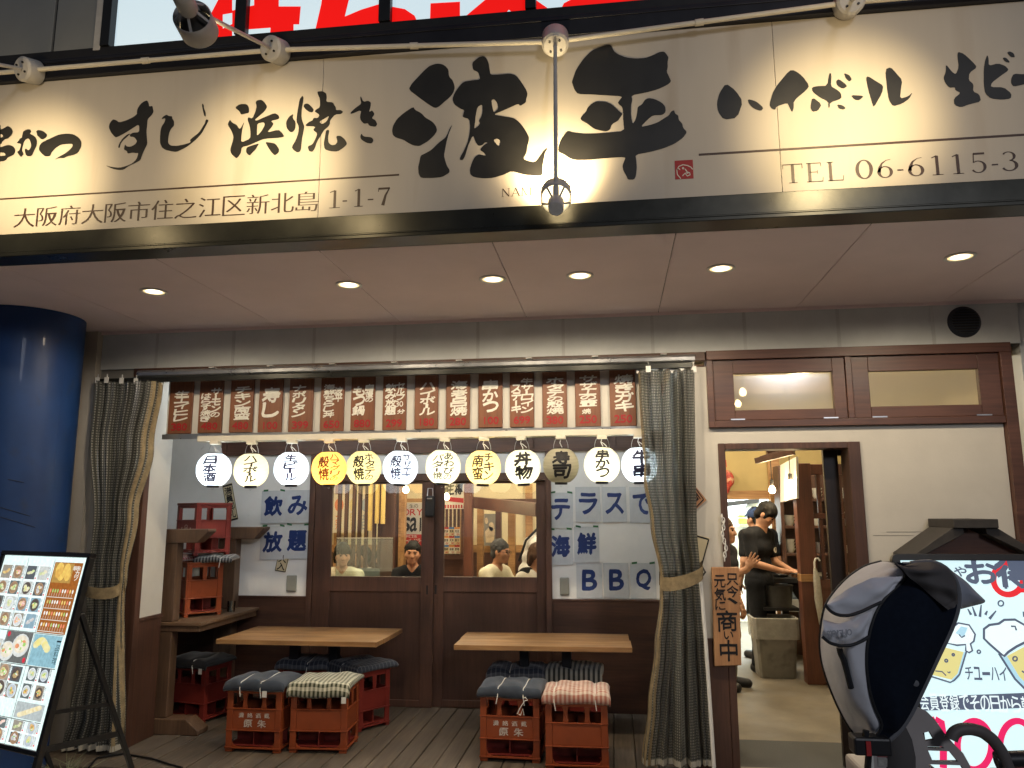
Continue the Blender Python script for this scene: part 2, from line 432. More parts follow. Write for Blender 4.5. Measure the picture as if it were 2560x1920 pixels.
# ================================================================== materials of the place
M_grey = mat('grey_cladding', (0.62, 0.66, 0.67), 0.65, var=0.10, scale=3, bump=0.05)
M_pier = mat('pier_render', (0.46, 0.42, 0.36), 0.8, var=0.08, scale=5, bump=0.15, bscale=120)
M_plaster = mat('white_plaster', (0.57, 0.545, 0.49), 0.75, var=0.05, scale=4, bump=0.06, bscale=90, blotch=((0.55, 0.52, 0.46), 7, 0.64, 0.80))
M_soffit = mat('soffit_panel', (0.86, 0.72, 0.73), 0.55, var=0.05, scale=2)
M_dark = wood('dark_stained_wood', (0.050, 0.022, 0.014), (0.095, 0.042, 0.026), 0.5, 'X', bump=0.08)
M_darkz = wood('dark_stained_wood_upright', (0.050, 0.022, 0.014), (0.095, 0.042, 0.026), 0.5, 'Z', bump=0.08)
M_red = wood('red_brown_wood', (0.095, 0.033, 0.020), (0.165, 0.060, 0.034), 0.45, 'Z', bump=0.08)
M_redx = wood('red_brown_wood_level', (0.070, 0.029, 0.019), (0.125, 0.053, 0.033), 0.45, 'X', bump=0.08)
M_oak = wood('honey_wood', (0.25, 0.12, 0.045), (0.47, 0.27, 0.115), 0.42, 'X', ring=7, bump=0.12)
M_board = wood('board_wood', (0.145, 0.052, 0.024), (0.24, 0.095, 0.042), 0.5, 'Z', ring=9, bump=0.12)
M_plaque = wood('plaque_wood', (0.36, 0.17, 0.075), (0.52, 0.28, 0.13), 0.5, 'Z', ring=8, bump=0.1)
M_black = mat('black_metal', (0.012, 0.012, 0.013), 0.35, var=0.2, scale=20)
M_blackp = mat('black_plastic', (0.018, 0.018, 0.02), 0.45, var=0.15, scale=20)
M_fascia = mat('dark_fascia_metal', (0.035, 0.036, 0.032), 0.30, metal=0.6, var=0.25, scale=3, bump=0.02, bscale=25)
M_alu = mat('aluminium', (0.55, 0.56, 0.57), 0.3, metal=0.9, var=0.1, scale=12)
M_zinc = mat('lamp_grey_paint', (0.50, 0.49, 0.47), 0.45, var=0.12, scale=12)
M_cream = mat('cream_plastic', (0.66, 0.62, 0.52), 0.45, var=0.06, scale=10)
M_white = mat('white_plastic', (0.78, 0.78, 0.75), 0.4, var=0.05, scale=10)
M_glass = mat('window_glass', (1, 1, 1), 0.03, var=0, trans=0.0)
def glassmat(name, refl=0.10, tint=(0.97, 0.98, 0.97), rough=0.02, haze=0.0):
    if name in MATS: return MATS[name]
    m = bpy.data.materials.new(name); m.use_nodes = True; nt = m.node_tree; N = nt.nodes; L = nt.links
    for n in list(N): N.remove(n)
    o = N.new('ShaderNodeOutputMaterial'); t = N.new('ShaderNodeBsdfTransparent'); g = N.new('ShaderNodeBsdfGlossy')
    t.inputs[0].default_value = (*tint, 1); g.inputs['Roughness'].default_value = rough; g.inputs[0].default_value = (0.95, 0.97, 1, 1)
    f = N.new('ShaderNodeFresnel'); f.inputs[0].default_value = 1.52
    a = N.new('ShaderNodeMath'); a.operation = 'MULTIPLY_ADD'; a.inputs[1].default_value = 1.6; a.inputs[2].default_value = refl-0.05; L.new(f.outputs[0], a.inputs[0])
    x = N.new('ShaderNodeMixShader'); L.new(a.outputs[0], x.inputs[0]); L.new(g.outputs[0], x.inputs[2])
    if haze:   # grime on the glass
        d = N.new('ShaderNodeBsdfTranslucent'); d.inputs[0].default_value = (0.80, 0.76, 0.66, 1); h = N.new('ShaderNodeMixShader'); h.inputs[0].default_value = haze; L.new(t.outputs[0], h.inputs[1]); L.new(d.outputs[0], h.inputs[2]); L.new(h.outputs[0], x.inputs[1])
    else: L.new(t.outputs[0], x.inputs[1])
    L.new(x.outputs[0], o.inputs[0])
    MATS[name] = m; return m
M_pane = glassmat('window_pane')
M_clear = glassmat('clear_acrylic', 0.07, (0.88, 0.95, 0.95))
M_dusty = glassmat('dusty_pane', 0.055, (0.85, 0.82, 0.74), 0.12, haze=0.5)
M_tape = mat('green_tape', (0.03, 0.12, 0.05), 0.6, var=0.05)
M_ink = mat('black_ink', (0.010, 0.010, 0.012), 0.55, var=0)
M_inkw = mat('white_paint', (0.72, 0.70, 0.62), 0.6, var=0.1, scale=40)
M_inkr = mat('red_paint', (0.32, 0.015, 0.02), 0.5, var=0.1, scale=40)
M_inkb = mat('indigo_ink', (0.012, 0.03, 0.13), 0.5, var=0.1, scale=40)
M_bulb = mat('lit_bulb', (1, 0.9, 0.7), 0.3, var=0, emit=((1.0, 0.80, 0.50), 14))

# ================================================================== key planes
Y0, YW, ZS = 5.21, 6.563, 2.940          # front wall, recessed wall, soffit
YSG = 3.56                               # face of the big sign
YSF = 3.67                               # front edge of the soffit
XL, XR = -3.372, 2.53                     # wing wall, outer frame of the entrance side

# ------------------------------------------------------------------ ground
def deckmat():
    m = wood('deck_planks', (0.060, 0.045, 0.032), (0.125, 0.096, 0.070), 0.72, 'Y', ring=6, grain=50, bump=0.35)
    return m
b = MB(); b.box(-60, 60, -40, 90, -0.60, -0.12)
tag(b.build('street', mat('street_asphalt', (0.055, 0.055, 0.056), 0.85, var=0.25, scale=30, bump=0.4, bscale=200)), kind='structure')
b = MB(); x = -4.3; r_ = random.Random(3)
while x < 0.66:
    w = 0.142; dz = r_.uniform(-0.0025, 0.0025)
    b.box(x, min(x+w-0.006, 0.66), 4.86, YW+0.02, -0.035+dz, 0.0+dz); x += w
b.box(-4.3, 0.66, 4.88, YW, -0.1195, -0.04)
tag(b.build('deck', deckmat(), bevel=0.004), kind='structure')
b = MB(); b.box(-8, -4.305, 4.86, 5.3, -0.1195, -0.003); b.box(-8, 6, 2.2, 4.855, -0.1195, -0.02); b.box(1.62, 6, 4.86, 5.3, -0.1195, -0.02)  # unseen pale ground, added to bounce the downlights up onto the soffit
tag(b.build('bounce_pavement', mat('bounce_pavement_tile', (0.42, 0.39, 0.35), 0.75, var=0.15, scale=9, bump=0.15, bscale=80)), kind='structure')
M_floor = mat('shop_floor_concrete', (0.155, 0.135, 0.105), 0.55, var=0.22, scale=5, bump=0.08, bscale=40, blotch=((0.17, 0.155, 0.135), 3.0, 0.50, 0.70))
b = MB(); b.box(0.665, 4.0, 5.951, 12.2, -0.1, -0.001); b.box(1.62, 4.0, 5.44, 5.950, -0.1, -0.001); b.box(-4.2, 0.60, YW+0.10, 12.2, -0.1, -0.002)
tag(b.build('shop_floor', M_floor), kind='structure')
t = thing('entrance_step', 'grey speckled concrete threshold strip at the open entrance', 'step', (1.12, 5.2, 0))
b = MB(); b.box(0.665, 1.615, 5.345, 5.9495, -0.119, 0.0); b.build('threshold', mat('step_concrete', (0.085, 0.088, 0.09), 0.9, var=0.3, scale=160, bump=0.4, bscale=250), t, bevel=0.004)
b = MB(); b.box(0.665, 1.615, 5.31, 5.3445, -0.119, 0.001); b.build('nosing', mat('step_nosing', (0.30, 0.28, 0.25), 0.7, var=0.2, scale=40), t, bevel=0.004)

# ------------------------------------------------------------------ soffit / canopy
t = thing('canopy_soffit', 'pinkish flat canopy ceiling of square panels over the terrace', 'canopy', (0, 4.4, ZS))
xs = [-2.398+i*0.9105 for i in range(-4, 8)]
b = MB()
for a, c in zip(xs[:-1], xs[1:]): b.box(a+0.0025, c-0.0025, YSF, Y0-0.001, ZS, ZS+0.012)
b.build('ceiling_panel', M_soffit, t)
b = MB(); b.box(-6.2, 6.2, YSF+0.001, Y0+0.3, ZS+0.0125, ZS+0.10); b.build('backing', mat('soffit_gap', (0.05, 0.04, 0.035), 0.9, var=0), t)
b = MB(); b.box(xs[0], xs[-1], Y0-0.014, Y0-0.0015, ZS-0.02, ZS-0.001); b.build('cove_strip', M_soffit, t)

# downlights in the soffit
for i, (px, py) in enumerate([(385, 728), (872, 711), (1232, 697), (1450, 688), (1802, 670), (2400, 641)]):
    p = AZ(px, py, ZS)
    t = thing('ceiling_downlight', ['round lit downlight nearest the blue column', 'lit downlight second from the blue column', 'lit downlight left of the dark canopy seam near the middle',
              'lit downlight just right of the middle of the canopy', 'lit downlight above the brown entrance side', 'lit downlight at the right end of the canopy'][i], 'downlight', (p.x, p.y, ZS), 'downlights in the canopy ceiling')
    b = MB(); b.lathe([(0.060, -0.001), (0.078, -0.0015), (0.080, -0.006), (0.074, -0.009), (0.063, -0.007), (0.060, -0.001)], (p.x, p.y, ZS), n=28)
    b.build('trim_ring', M_white, t, smooth=True)
    b = MB(); b.lathe([(0.046, -0.0042), (0.03, -0.0045), (0.0005, -0.005)], (p.x, p.y, ZS), n=28)
    b.build('lens', mat('downlight_lens', (1, 0.95, 0.85), 0.4, var=0, emit=((1.0, 0.84, 0.58), 6)), t, smooth=True)
    b = MB(); b.lathe([(0.0605, -0.0030), (0.0465, -0.0041)], (p.x, p.y, ZS), n=28)
    b.build('reflector', mat('downlight_reflector', (1, 0.9, 0.7), 0.4, var=0, emit=((1.0, 0.74, 0.34), 1.25)), t, smooth=True)
    lamp('SPOT', 'downlight_light', (p.x, p.y, ZS-0.02), 50, WARM2, 0.045, (p.x, p.y, 0), 172, 0.45, parent=t)

# ------------------------------------------------------------------ front wall: cladding above, pier, white wall with the entrance
t = thing('upper_wall', 'grey panelled wall strip between the canopy ceiling and the brown beam', 'wall', (0, Y0, 2.8))
seams = [AY(px, 840, Y0).x for px in (395, 585, 786, 987, 1195, 1408, 1631, 1862, 2097, 2334)]
z0, z1 = 2.655, ZS-0.001
xp = AY(240, 900, 5.16).x
b = MB(); e = [xp+0.001]+seams+[2.62]
for a, c in zip(e[:-1], e[1:]): b.box(a+0.004, c-0.004, Y0, Y0+0.02, z0, z1)
b.build('cladding_panel', M_grey, t, bevel=0.002)
b = MB(); b.box(xp+0.001, 2.62, Y0+0.0205, Y0+0.12, z0, z1); b.build('backing', mat('cladding_gap', (0.08, 0.085, 0.09), 0.9, var=0), t)
b = MB()
for s in seams: b.box(s-0.011, s+0.011, Y0-0.004, Y0-0.0005, z0+0.002, z1-0.021)
b.build('joint_strip', mat('joint_grey', (0.52, 0.55, 0.56), 0.6, var=0.1), t)
p = AY(2410, 805, Y0)
v = thing('wall_vent', 'round dark vent cover on the grey upper wall', 'vent', (p.x, Y0, p.z))
b = MB(); b.lathe([(0.0005, 0.02), (0.05, 0.022), (0.085, 0.02), (0.10, 0.004), (0.104, 0.0005)], (p.x, Y0-0.0005, p.z), (0, -1, 0), n=36); b.build('cover', mat('vent_dark', (0.03, 0.036, 0.05), 0.6, var=0.15), v, smooth=True)
b = MB()
for k in range(-4, 5):
    hw = math.sqrt(max(0, 0.083**2-(k*0.018)**2)); b.box(p.x-hw, p.x+hw, Y0-0.028, Y0-0.021, p.z+k*0.018-0.004, p.z+k*0.018+0.004)
b.build('louvre', M_blackp, v)
b = MB(); b.box(2.625, 6.5, Y0+0.04, Y0+0.3, -0.1, ZS-0.001)
b.build('side_wall', M_grey, label='plain grey wall at the far right beyond the brown frame', cat='wall')
xp = AY(240, 900, 5.16).x
b = MB(); b.box(-8, xp, 5.16, 5.4, -0.119, ZS-0.0015)
b.build('left_pier', M_pier, label='beige rendered wall between the blue column and the gathered left curtain', cat='wall')
b = MB(); b.box(xp+0.001, XL-0.116, Y0+0.021, Y0+0.2, 0.0, 2.6545)
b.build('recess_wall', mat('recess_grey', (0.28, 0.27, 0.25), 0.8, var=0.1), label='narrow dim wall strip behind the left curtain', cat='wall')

# brown beam over terrace and entrance
t = thing('lintel_beam', 'long brown timber beam along the foot of the grey upper wall', 'beam', (0, Y0, 2.6))
b = MB(); b.box(-3.50, 0.63, Y0-0.02, Y0+0.02, 2.592, 2.654); b.build('beam', M_dark, t, bevel=0.004)
# entrance side: white wall with doorway
DX0, DX1, DZ = 0.688, 1.580, 2.036       # outer door frame
t = thing('entrance_wall', 'off white plaster wall around the open shop entrance', 'wall', (1.5, Y0, 1.2))
b = MB()
zt = AY(1790, 1070, Y0).z
b.box(0.42, DX0, Y0, Y0+0.14, 0.80, 2.554); b.box(DX0, 2.455, Y0, Y0+0.14, DZ, zt-0.001); b.box(DX1, 2.455, Y0, Y0+0.14, 0.0, DZ)
b.build('plaster', M_plaster, t)
b = MB(); b.box(0.42, 0.686, Y0-0.012, Y0+0.15, 0, 0.785); b.box(0.41, 0.69, Y0-0.02, Y0+0.155, 0.785, 0.80)
b.build('wainscot', M_darkz, t, bevel=0.003)
b = MB(); b.box(0.42, 0.56, Y0+0.1405, YW+0.12, 0, 2.55); b.build('return_wall', M_plaster, t)
b = MB()
for (x0, x1, zz) in ((1.70, 1.92, 1.462), (2.02, 2.30, 1.505), (1.62, 1.86, 1.44)):
    b.box(x0, x1, Y0-0.0022, Y0-0.0004, zz, zz+0.003)
b.build('pencil_line', mat('pencil_grey', (0.3, 0.28, 0.25), 0.8, var=0), t)
b = MB(); b.box(DX0, DX0+0.045, Y0-0.012, Y0+0.17, 0.001, DZ); b.box(DX1-0.075, DX1, Y0-0.012, Y0+0.17, 0.001, DZ); b.box(DX0+0.045, DX1-0.075, Y0-0.012, Y0+0.17, DZ-0.04, DZ)
b.build('door_frame', M_darkz, t, bevel=0.003)
# outer frame of the entrance side with two transom windows
t = thing('transom_frame', 'red brown timber surround of the two transom windows and right post', 'frame', (1.6, Y0, 2.4))
b = MB(); b.box(0.635, 2.53, Y0-0.045, Y0+0.1, 2.592, 2.654); b.box(2.459, 2.53, Y0-0.045, Y0+0.1, 0.0, 2.592)
b.box(0.635, 0.675, Y0-0.035, Y0+0.1, zt, 2.592); b.box(0.675, 2.459, Y0-0.035, Y0+0.1, zt, zt+0.045); b.box(1.518, 1.556, Y0-0.035, Y0+0.1, zt+0.045, 2.592)
b.build('frame', M_redx, t, bevel=0.003)
for i, (pa, pb, x0, x1) in enumerate([((1832, 936), (2085, 1022), 0.677, 1.516), ((2168, 930), (2450, 1012), 1.558, 2.457)]):
    a = AY(*pa, Y0); c = AY(*pb, Y0)
    w = thing('transom_window', ['left of the two small wooden transom windows over the entrance', 'right of the two small transom windows, next to the right post'][i], 'window', ((x0+x1)/2, Y0, 2.3), 'transom windows over the entrance')
    za, zb = zt+0.047, 2.590
    b = MB(); yy = (Y0-0.022, Y0+0.02)
    b.box(x0, a.x, *yy, za, zb); b.box(c.x, x1, *yy, za, zb); b.box(a.x, c.x, *yy, za, c.z); b.box(a.x, c.x, *yy, a.z, zb)
    b.build('sash', M_redx, w, bevel=0.003)
    b = MB(); b.box(a.x-0.01, c.x+0.01, Y0+0.024, Y0+0.028, c.z-0.01, a.z+0.01); b.build('pane', M_dusty, w)
    b = MB()
    for q in (0.12, 0.82): b.box(x0+(x1-x0)*q, x0+(x1-x0)*q+0.09, Y0-0.026, Y0-0.0225, za+0.001, za+0.009)
    b.build('hinge', M_alu, w)

# ------------------------------------------------------------------ wing wall at the left end of the terrace
t = thing('wing_wall', 'short white wing wall with brown wainscot beside the left curtain', 'wall', (XL, 5.4, 0))
b = MB(); b.box(XL-0.10, XL, 5.27, 5.55, 0.86, 2.591); b.build('plaster', M_plaster, t)
b = MB(); b.box(XL-0.115, XL+0.010, 5.205, 5.2695, 0.0, 2.591); b.box(XL-0.11, XL+0.006, 5.27, 5.55, 0.0, 0.835); b.box(XL-0.115, XL+0.014, 5.27, 5.555, 0.836, 0.859)
b.build('wainscot', M_darkz, t, bevel=0.003)

# ------------------------------------------------------------------ recessed back wall with sliding doors
t = thing('terrace_back_wall', 'white terrace back wall with dark brown wainscot and beams', 'wall', (-1.5, YW, 0))
xdl, xdr = -2.60, -0.575
b = MB(); b.box(-4.15, xdl-0.05, YW, YW+0.12, 0.885, 2.13); b.box(xdr+0.05, 0.42, YW, YW+0.12, 0.885, 2.13); b.box(-4.15, 0.42, YW, YW+0.12, 2.26, 2.94)
b.box(xdl-0.05, xdr+0.05, YW, YW+0.12, 1.926, 2.10); b.box(-4.15, -3.501, YW, YW+0.12, 2.13, 2.26)
b.build('plaster', mat('terrace_plaster', (0.82, 0.82, 0.80), 0.7, var=0.05, scale=4, bump=0.06, bscale=90, blotch=((0.5, 0.49, 0.46), 9, 0.68, 0.82)), t)
b = MB(); b.box(-4.15, xdl-0.05, YW-0.012, YW+0.12, 0, 0.87); b.box(xdr+0.05, 0.42, YW-0.012, YW+0.12, 0, 0.87)
b.box(-4.15, xdl-0.05, YW-0.022, YW+0.12, 0.87, 0.885); b.box(xdr+0.05, 0.42, YW-0.022, YW+0.12, 0.87, 0.885)
b.build('wainscot', M_dark, t, bevel=0.003)
b = MB(); b.box(-3.50, 0.42, YW-0.03, YW-0.001, 2.225, 2.262); b.box(-3.50, 0.42, YW-0.03, YW-0.001, 2.102, 2.13)
for xx in (-3.50, -2.2, -1.45, -0.72, -0.02): b.box(xx, xx+0.05, YW-0.028, YW-0.0015, 2.13, 2.225)
b.box(-3.45, 0.42, YW-0.012, YW-0.002, 2.13, 2.225)
b.build('transom_beam', M_dark, t, bevel=0.003)
b = MB(); b.box(xdl-0.05, xdl, YW-0.03, YW+0.13, 0.0, 2.10); b.box(xdr, xdr+0.05, YW-0.03, YW+0.13, 0.0, 2.10)
b.box(xdl, xdr, YW-0.03, YW+0.13, 1.86, 1.925)
b.build('door_surround', M_darkz, t, bevel=0.003)
b = MB(); b.box(-4.25, -4.15, 5.3, YW+0.1, 0, 2.94); b.build('left_return', M_plaster, t)
b = MB(); b.box(-4.2, 0.42, 5.34, YW-0.001, 2.66, 2.72)
b.build('terrace_ceiling', mat('terrace_ceiling_white', (0.7, 0.69, 0.66), 0.8, var=0.05), label='white ceiling of the recessed terrace behind the menu boards', cat='ceiling')
xm = AY(1078, 1450, YW).x
for i in range(2):
    x0, x1 = ((xdl+0.002, xm+0.02), (xm-0.02, xdr-0.002))[i]; yy = ((YW+0.022, YW+0.056), (YW-0.016, YW+0.018))[0 if i == 1 else 1]
    d = thing('sliding_door', ['left sliding door of dark wood with a man in black behind its glass', 'right sliding door of dark wood with a grey haired man behind its glass'][i], 'door', ((x0+x1)/2, yy[0], 0), 'sliding doors of the terrace')
    ga = AY((826, 1107)[i], 1441, YW); gb = AY((1053, 1341)[i], 1441, YW)
    b = MB(); zg0, zg1 = 1.053, 1.838
    b.box(x0, ga.x, *yy, 0.004, 1.858); b.box(gb.x, x1, *yy, 0.004, 1.858); b.box(ga.x, gb.x, *yy, zg1, 1.858); b.box(ga.x, gb.x, *yy, 0.93, zg0); b.box(ga.x, gb.x, *yy, 0.004, 0.06)
    b.build('stile_frame', M_darkz, d, bevel=0.003)
    b = MB(); b.box(ga.x-0.006, gb.x+0.006, yy[0]+0.012, yy[1]-0.010, 0.05, 0.94); b.build('lower_panel', wood('dark_panel_wood', (0.045, 0.02, 0.013), (0.075, 0.034, 0.022), 0.45, 'Z', bump=0.05), d)
    b = MB(); b.box(ga.x-0.006, gb.x+0.006, (yy[0]+yy[1])/2-0.002, (yy[0]+yy[1])/2+0.002, zg0-0.01, zg1+0.01); b.build('pane', M_pane, d)
    hx = x1-0.05 if i == 0 else x0+0.055
    b = MB(); b.box(hx-0.014, hx+0.014, yy[0]-0.003, yy[0]+0.004, 0.895, 1.0); b.box(hx-0.008, hx+0.008, yy[0]-0.0045, yy[0]-0.003, 0.91, 0.985, 1)
    b.build('pull_handle', [M_dark, M_black], d, bevel=0.001)
p = AY(1076, 1265, YW-0.03)
t = thing('lock_box', 'black key box hanging where the sliding doors meet', 'lock box', (p.x, YW-0.03, p.z))
b = MB(); b.box(p.x-0.040, p.x+0.040, YW-0.065, YW-0.018, p.z-0.09, p.z+0.085); b.build('case', M_blackp, t, bevel=0.012)
b = MB(); b.box(p.x-0.022, p.x+0.022, YW-0.068, YW-0.0655, p.z+0.058, p.z+0.068); b.tube([(p.x-0.025, YW-0.045, p.z+0.08), (p.x-0.02, YW-0.04, p.z+0.15), (p.x+0.02, YW-0.04, p.z+0.15), (p.x+0.025, YW-0.045, p.z+0.08)], 0.004, 8, 0)
b.build('shackle', M_alu, t, smooth=True)

# ------------------------------------------------------------------ blue column
def column():
    rr = 0.352; cxx, cy = -4.0, 4.72
    t = thing('blue_column', 'thick round blue steel column with scuff marks at the left edge', 'column', (cxx, cy, 0))
    b = MB(); n = 72; prof = [(rr, -0.119), (rr, 0.6), (rr, 1.2), (rr, 1.8), (rr, 2.4), (rr, ZS-0.001)]
    b.lathe(prof, (cxx, cy, 0), n=n)
    b.build('shaft', mat('blue_gloss_paint', (0.007, 0.034, 0.130), 0.50, var=0.22, scale=2.5, bump=0.05, bscale=14, coat=0.04, blotch=((0.02, 0.028, 0.05), 6, .60, .80)), t, smooth=True, fix=True)
    b = MB()
    for (pa, pb) in (((0, 1268), (75, 1290)), ((0, 1292), (88, 1318)), ((20, 1198), (60, 1206))):
        q = []
        for s in range(7):
            x = pa[0]+(pb[0]-pa[0])*s/6; y = pa[1]+(pb[1]-pa[1])*s/6; d = ray(x, y)
            A = d[0]**2+d[1]**2; B = -2*(d[0]*cxx+d[1]*cy); Cc = cxx**2+cy**2-(rr+0.0012)**2; k = (-B-math.sqrt(max(0, B*B-4*A*Cc)))/(2*A)
            q.append(Vector(CAM+d*k))
        b.tube(q, 0.0028, 6)
    b.build('scratch', mat('scratch_dark', (0.02, 0.03, 0.06), 0.8, var=0), t)
    b = MB(); b.bar(Vector((cxx+rr*0.985, cy-rr*0.16, 0)), Vector((cxx+rr*0.985, cy-rr*0.16, 2.55)), 0.004, 0.003); b.build('weld_seam', MATS['blue_gloss_paint'], t)
column()

# fluorescent tubes hidden behind the row of menu boards, lighting the terrace wall
for x in (-2.75, -1.5, -0.25):
    t = thing('terrace_tube_light', 'white fluorescent tube under the terrace ceiling behind the menu boards', 'lamp', (x, 5.62, 2.66), 'fluorescent tubes under the terrace ceiling')
    b = MB(); b.box(x-.46, x+.46, 5.58, 5.66, 2.630, 2.6595); b.build('fitting', M_white, t, bevel=.004)
    b = MB(); b.cyl((x-.44, 5.62, 2.612), (x+.44, 5.62, 2.612), .014, n=12); b.build('tube', mat('terrace_tube', (1, 1, 1), .3, var=0, emit=((0.88, 0.95, 1.0), 50)), t, smooth=True)
# ================================================================== the big sign over the canopy
M_board_w = mat('sign_board', (0.52, 0.48, 0.42), 0.40, var=0.06, scale=2.5, bump=0.015, bscale=30, stretch=(1, 1, 0.12), blotch=((0.40, 0.34, 0.27), 5, 0.60, 0.85))
M_sink = mat('sign_letter_black', (0.016, 0.016, 0.016), 0.42, var=0.1, scale=8, spec=0.5)
M_sinkb = mat('sign_letter_brown', (0.055, 0.032, 0.026), 0.45, var=0.1, scale=8, spec=0.4)
zsb = AY(1280, 518, YSG).z; zst = AY(1280, 108, YSG).z
t = thing('shop_sign', 'wide cream shop sign with black brush lettering above the canopy', 'sign', (0, YSG, zsb))
b = MB(); seamx = [AY(800, 400, YSG).x, AY(1945, 300, YSG).x]
e = [-4.6]+seamx+[4.2]
for a, c in zip(e[:-1], e[1:]): b.box(a+0.001, c-0.001, YSG, YSG+0.02, zsb, zst)
b.build('board', M_board_w, t, bevel=0.001)
b = MB(); b.box(-4.6, 4.2, YSG-0.012, YSG+0.02, 2.962, zsb-0.001); b.box(-4.6, 4.2, YSG-0.035, YSF+0.03, 2.941, 2.961)
b.box(-4.6, 4.2, YSG-0.03, YSG-0.012, 2.9615, 2.972)
b.build('lower_trim', M_fascia, t, bevel=0.003)
b = MB(); b.box(-4.6, 4.2, YSG+0.021, YSG+0.055, 2.962, zst+0.08); b.build('backing', M_blackp, t)
ztt = AY(283, 132, YSG-0.036).z
b = MB(); b.box(-4.6, 4.2, YSG-0.03, YSG+0.02, zst+0.001, ztt); b.box(-4.6, 4.2, YSG-0.036, YSG-0.0302, ztt-0.03, ztt-0.017)
b.build('upper_trim', mat('sign_trim_black', (0.02, 0.021, 0.028), 0.4, metal=0.3, var=0.2, scale=6), t, bevel=0.003)

from mathutils.geometry import tessellate_polygon
def trace(mb, ox, oy, sc, outer, holes=(), Y=YSG-0.0015, rough=0.0):
    def conv(P): return [AY(ox+x/sc, oy+y/sc, Y) for x, y in P]
    def dens(P):   # soften the outline: one round of corner cutting, then a little brush raggedness
        Q = []
        n = len(P)
        for i in range(n):
            a, c = P[i], P[(i+1) % n]
            Q.append((a[0]*0.80+c[0]*0.20, a[1]*0.80+c[1]*0.20)); Q.append((a[0]*0.20+c[0]*0.80, a[1]*0.20+c[1]*0.80))
        return Q
    loops = [conv(dens(outer))]+[conv(dens(h)) for h in holes]
    fl = [p for l in loops for p in l]
    tri = tessellate_polygon([[Vector((p.x, p.z, 0)) for p in l] for l in loops])
    mb.add(fl, [tuple(q) for q in tri])
A = (940, 100, 4.609); Bz = (1380, 90, 4.483); Cz = (240, 220, 6.9125); Dz = (540, 210, 5.267); Ez = (1770, 100, 2.8); Fz = (0, 280, 10.055)
def letter(strokes, zz):
    b = MB()
    for st in strokes:
        if isinstance(st, dict): trace(b, *zz, st['o'], st['h'])
        else: trace(b, *zz, st)
    return b.build('lettering', M_sink, t, fix=False)
letter([
 [(380,560),(410,505),(480,430),(560,345),(620,295),(700,270),(760,278),(800,300),(835,340),(840,420),(885,465),(910,545),(890,610),(850,660),(790,710),(730,765),(680,785),(610,745),(520,680),(440,620),(400,590)],
 [(185,1045),(195,990),(240,910),(320,840),(430,768),(450,805),(520,840),(570,895),(650,940),(690,990),(705,1045),(670,1100),(600,1165),(540,1200),(500,1222),(430,1215),(370,1185),(320,1150),(230,1125),(195,1095)],
 [(882,972),(850,1015),(825,1080),(800,1125),(720,1185),(640,1265),(560,1310),(515,1330),(500,1400),(485,1470),(492,1545),(520,1590),(640,1590),(760,1580),(845,1530),(848,1495),(820,1455),(800,1400),(782,1330),(800,1240),(815,1160),(840,1070)],
 dict(o=[(1110,290),(1115,255),(1150,225),(1190,195),(1240,185),(1275,210),(1300,270),(1310,340),(1318,400),(1420,398),(1540,385),(1610,405),(1660,465),(1700,525),(1735,580),(1748,630),(1730,680),(1728,720),(1660,762),(1640,735),(1560,770),(1450,820),(1350,860),(1470,880),(1590,900),(1650,945),(1710,1020),(1760,1110),(1765,1150),(1745,1220),(1735,1300),(1697,1368),(1750,1395),(1830,1410),(1880,1350),(1930,1275),(1980,1238),(1945,1310),(1930,1390),(1918,1460),(1920,1560),(1850,1565),(1700,1550),(1560,1510),(1480,1550),(1350,1590),(1240,1595),(1130,1580),(1088,1550),(1080,1490),(1110,1400),(1140,1345),(1190,1315),(1240,1330),(1270,1330),(1240,1295),(1200,1270),(1215,1240),(1250,1205),(1290,1185),(1262,1178),(1220,1215),(1180,1220),(1150,1180),(1118,1090),(1060,1220),(1030,1330),(1000,1385),(965,1380),(970,1350),(1010,1280),(1055,1180),(1075,1090),(1085,1000),(1075,910),(1000,890),(1005,850),(1020,810),(960,785),(900,740),(880,680),(905,610),(960,530),(1010,480),(1100,465),(1200,455),(1190,400),(1170,365),(1120,345)],
      h=[[(1170,770),(1225,740),(1228,830),(1210,890),(1185,930),(1200,960),(1180,990),(1130,1025),(1140,960),(1150,860)],[(1330,690),(1365,683),(1400,730),(1410,790),(1358,840),(1340,770)],[(1352,1150),(1400,1135),(1435,1160),(1420,1230),(1380,1190)]]),
], A)
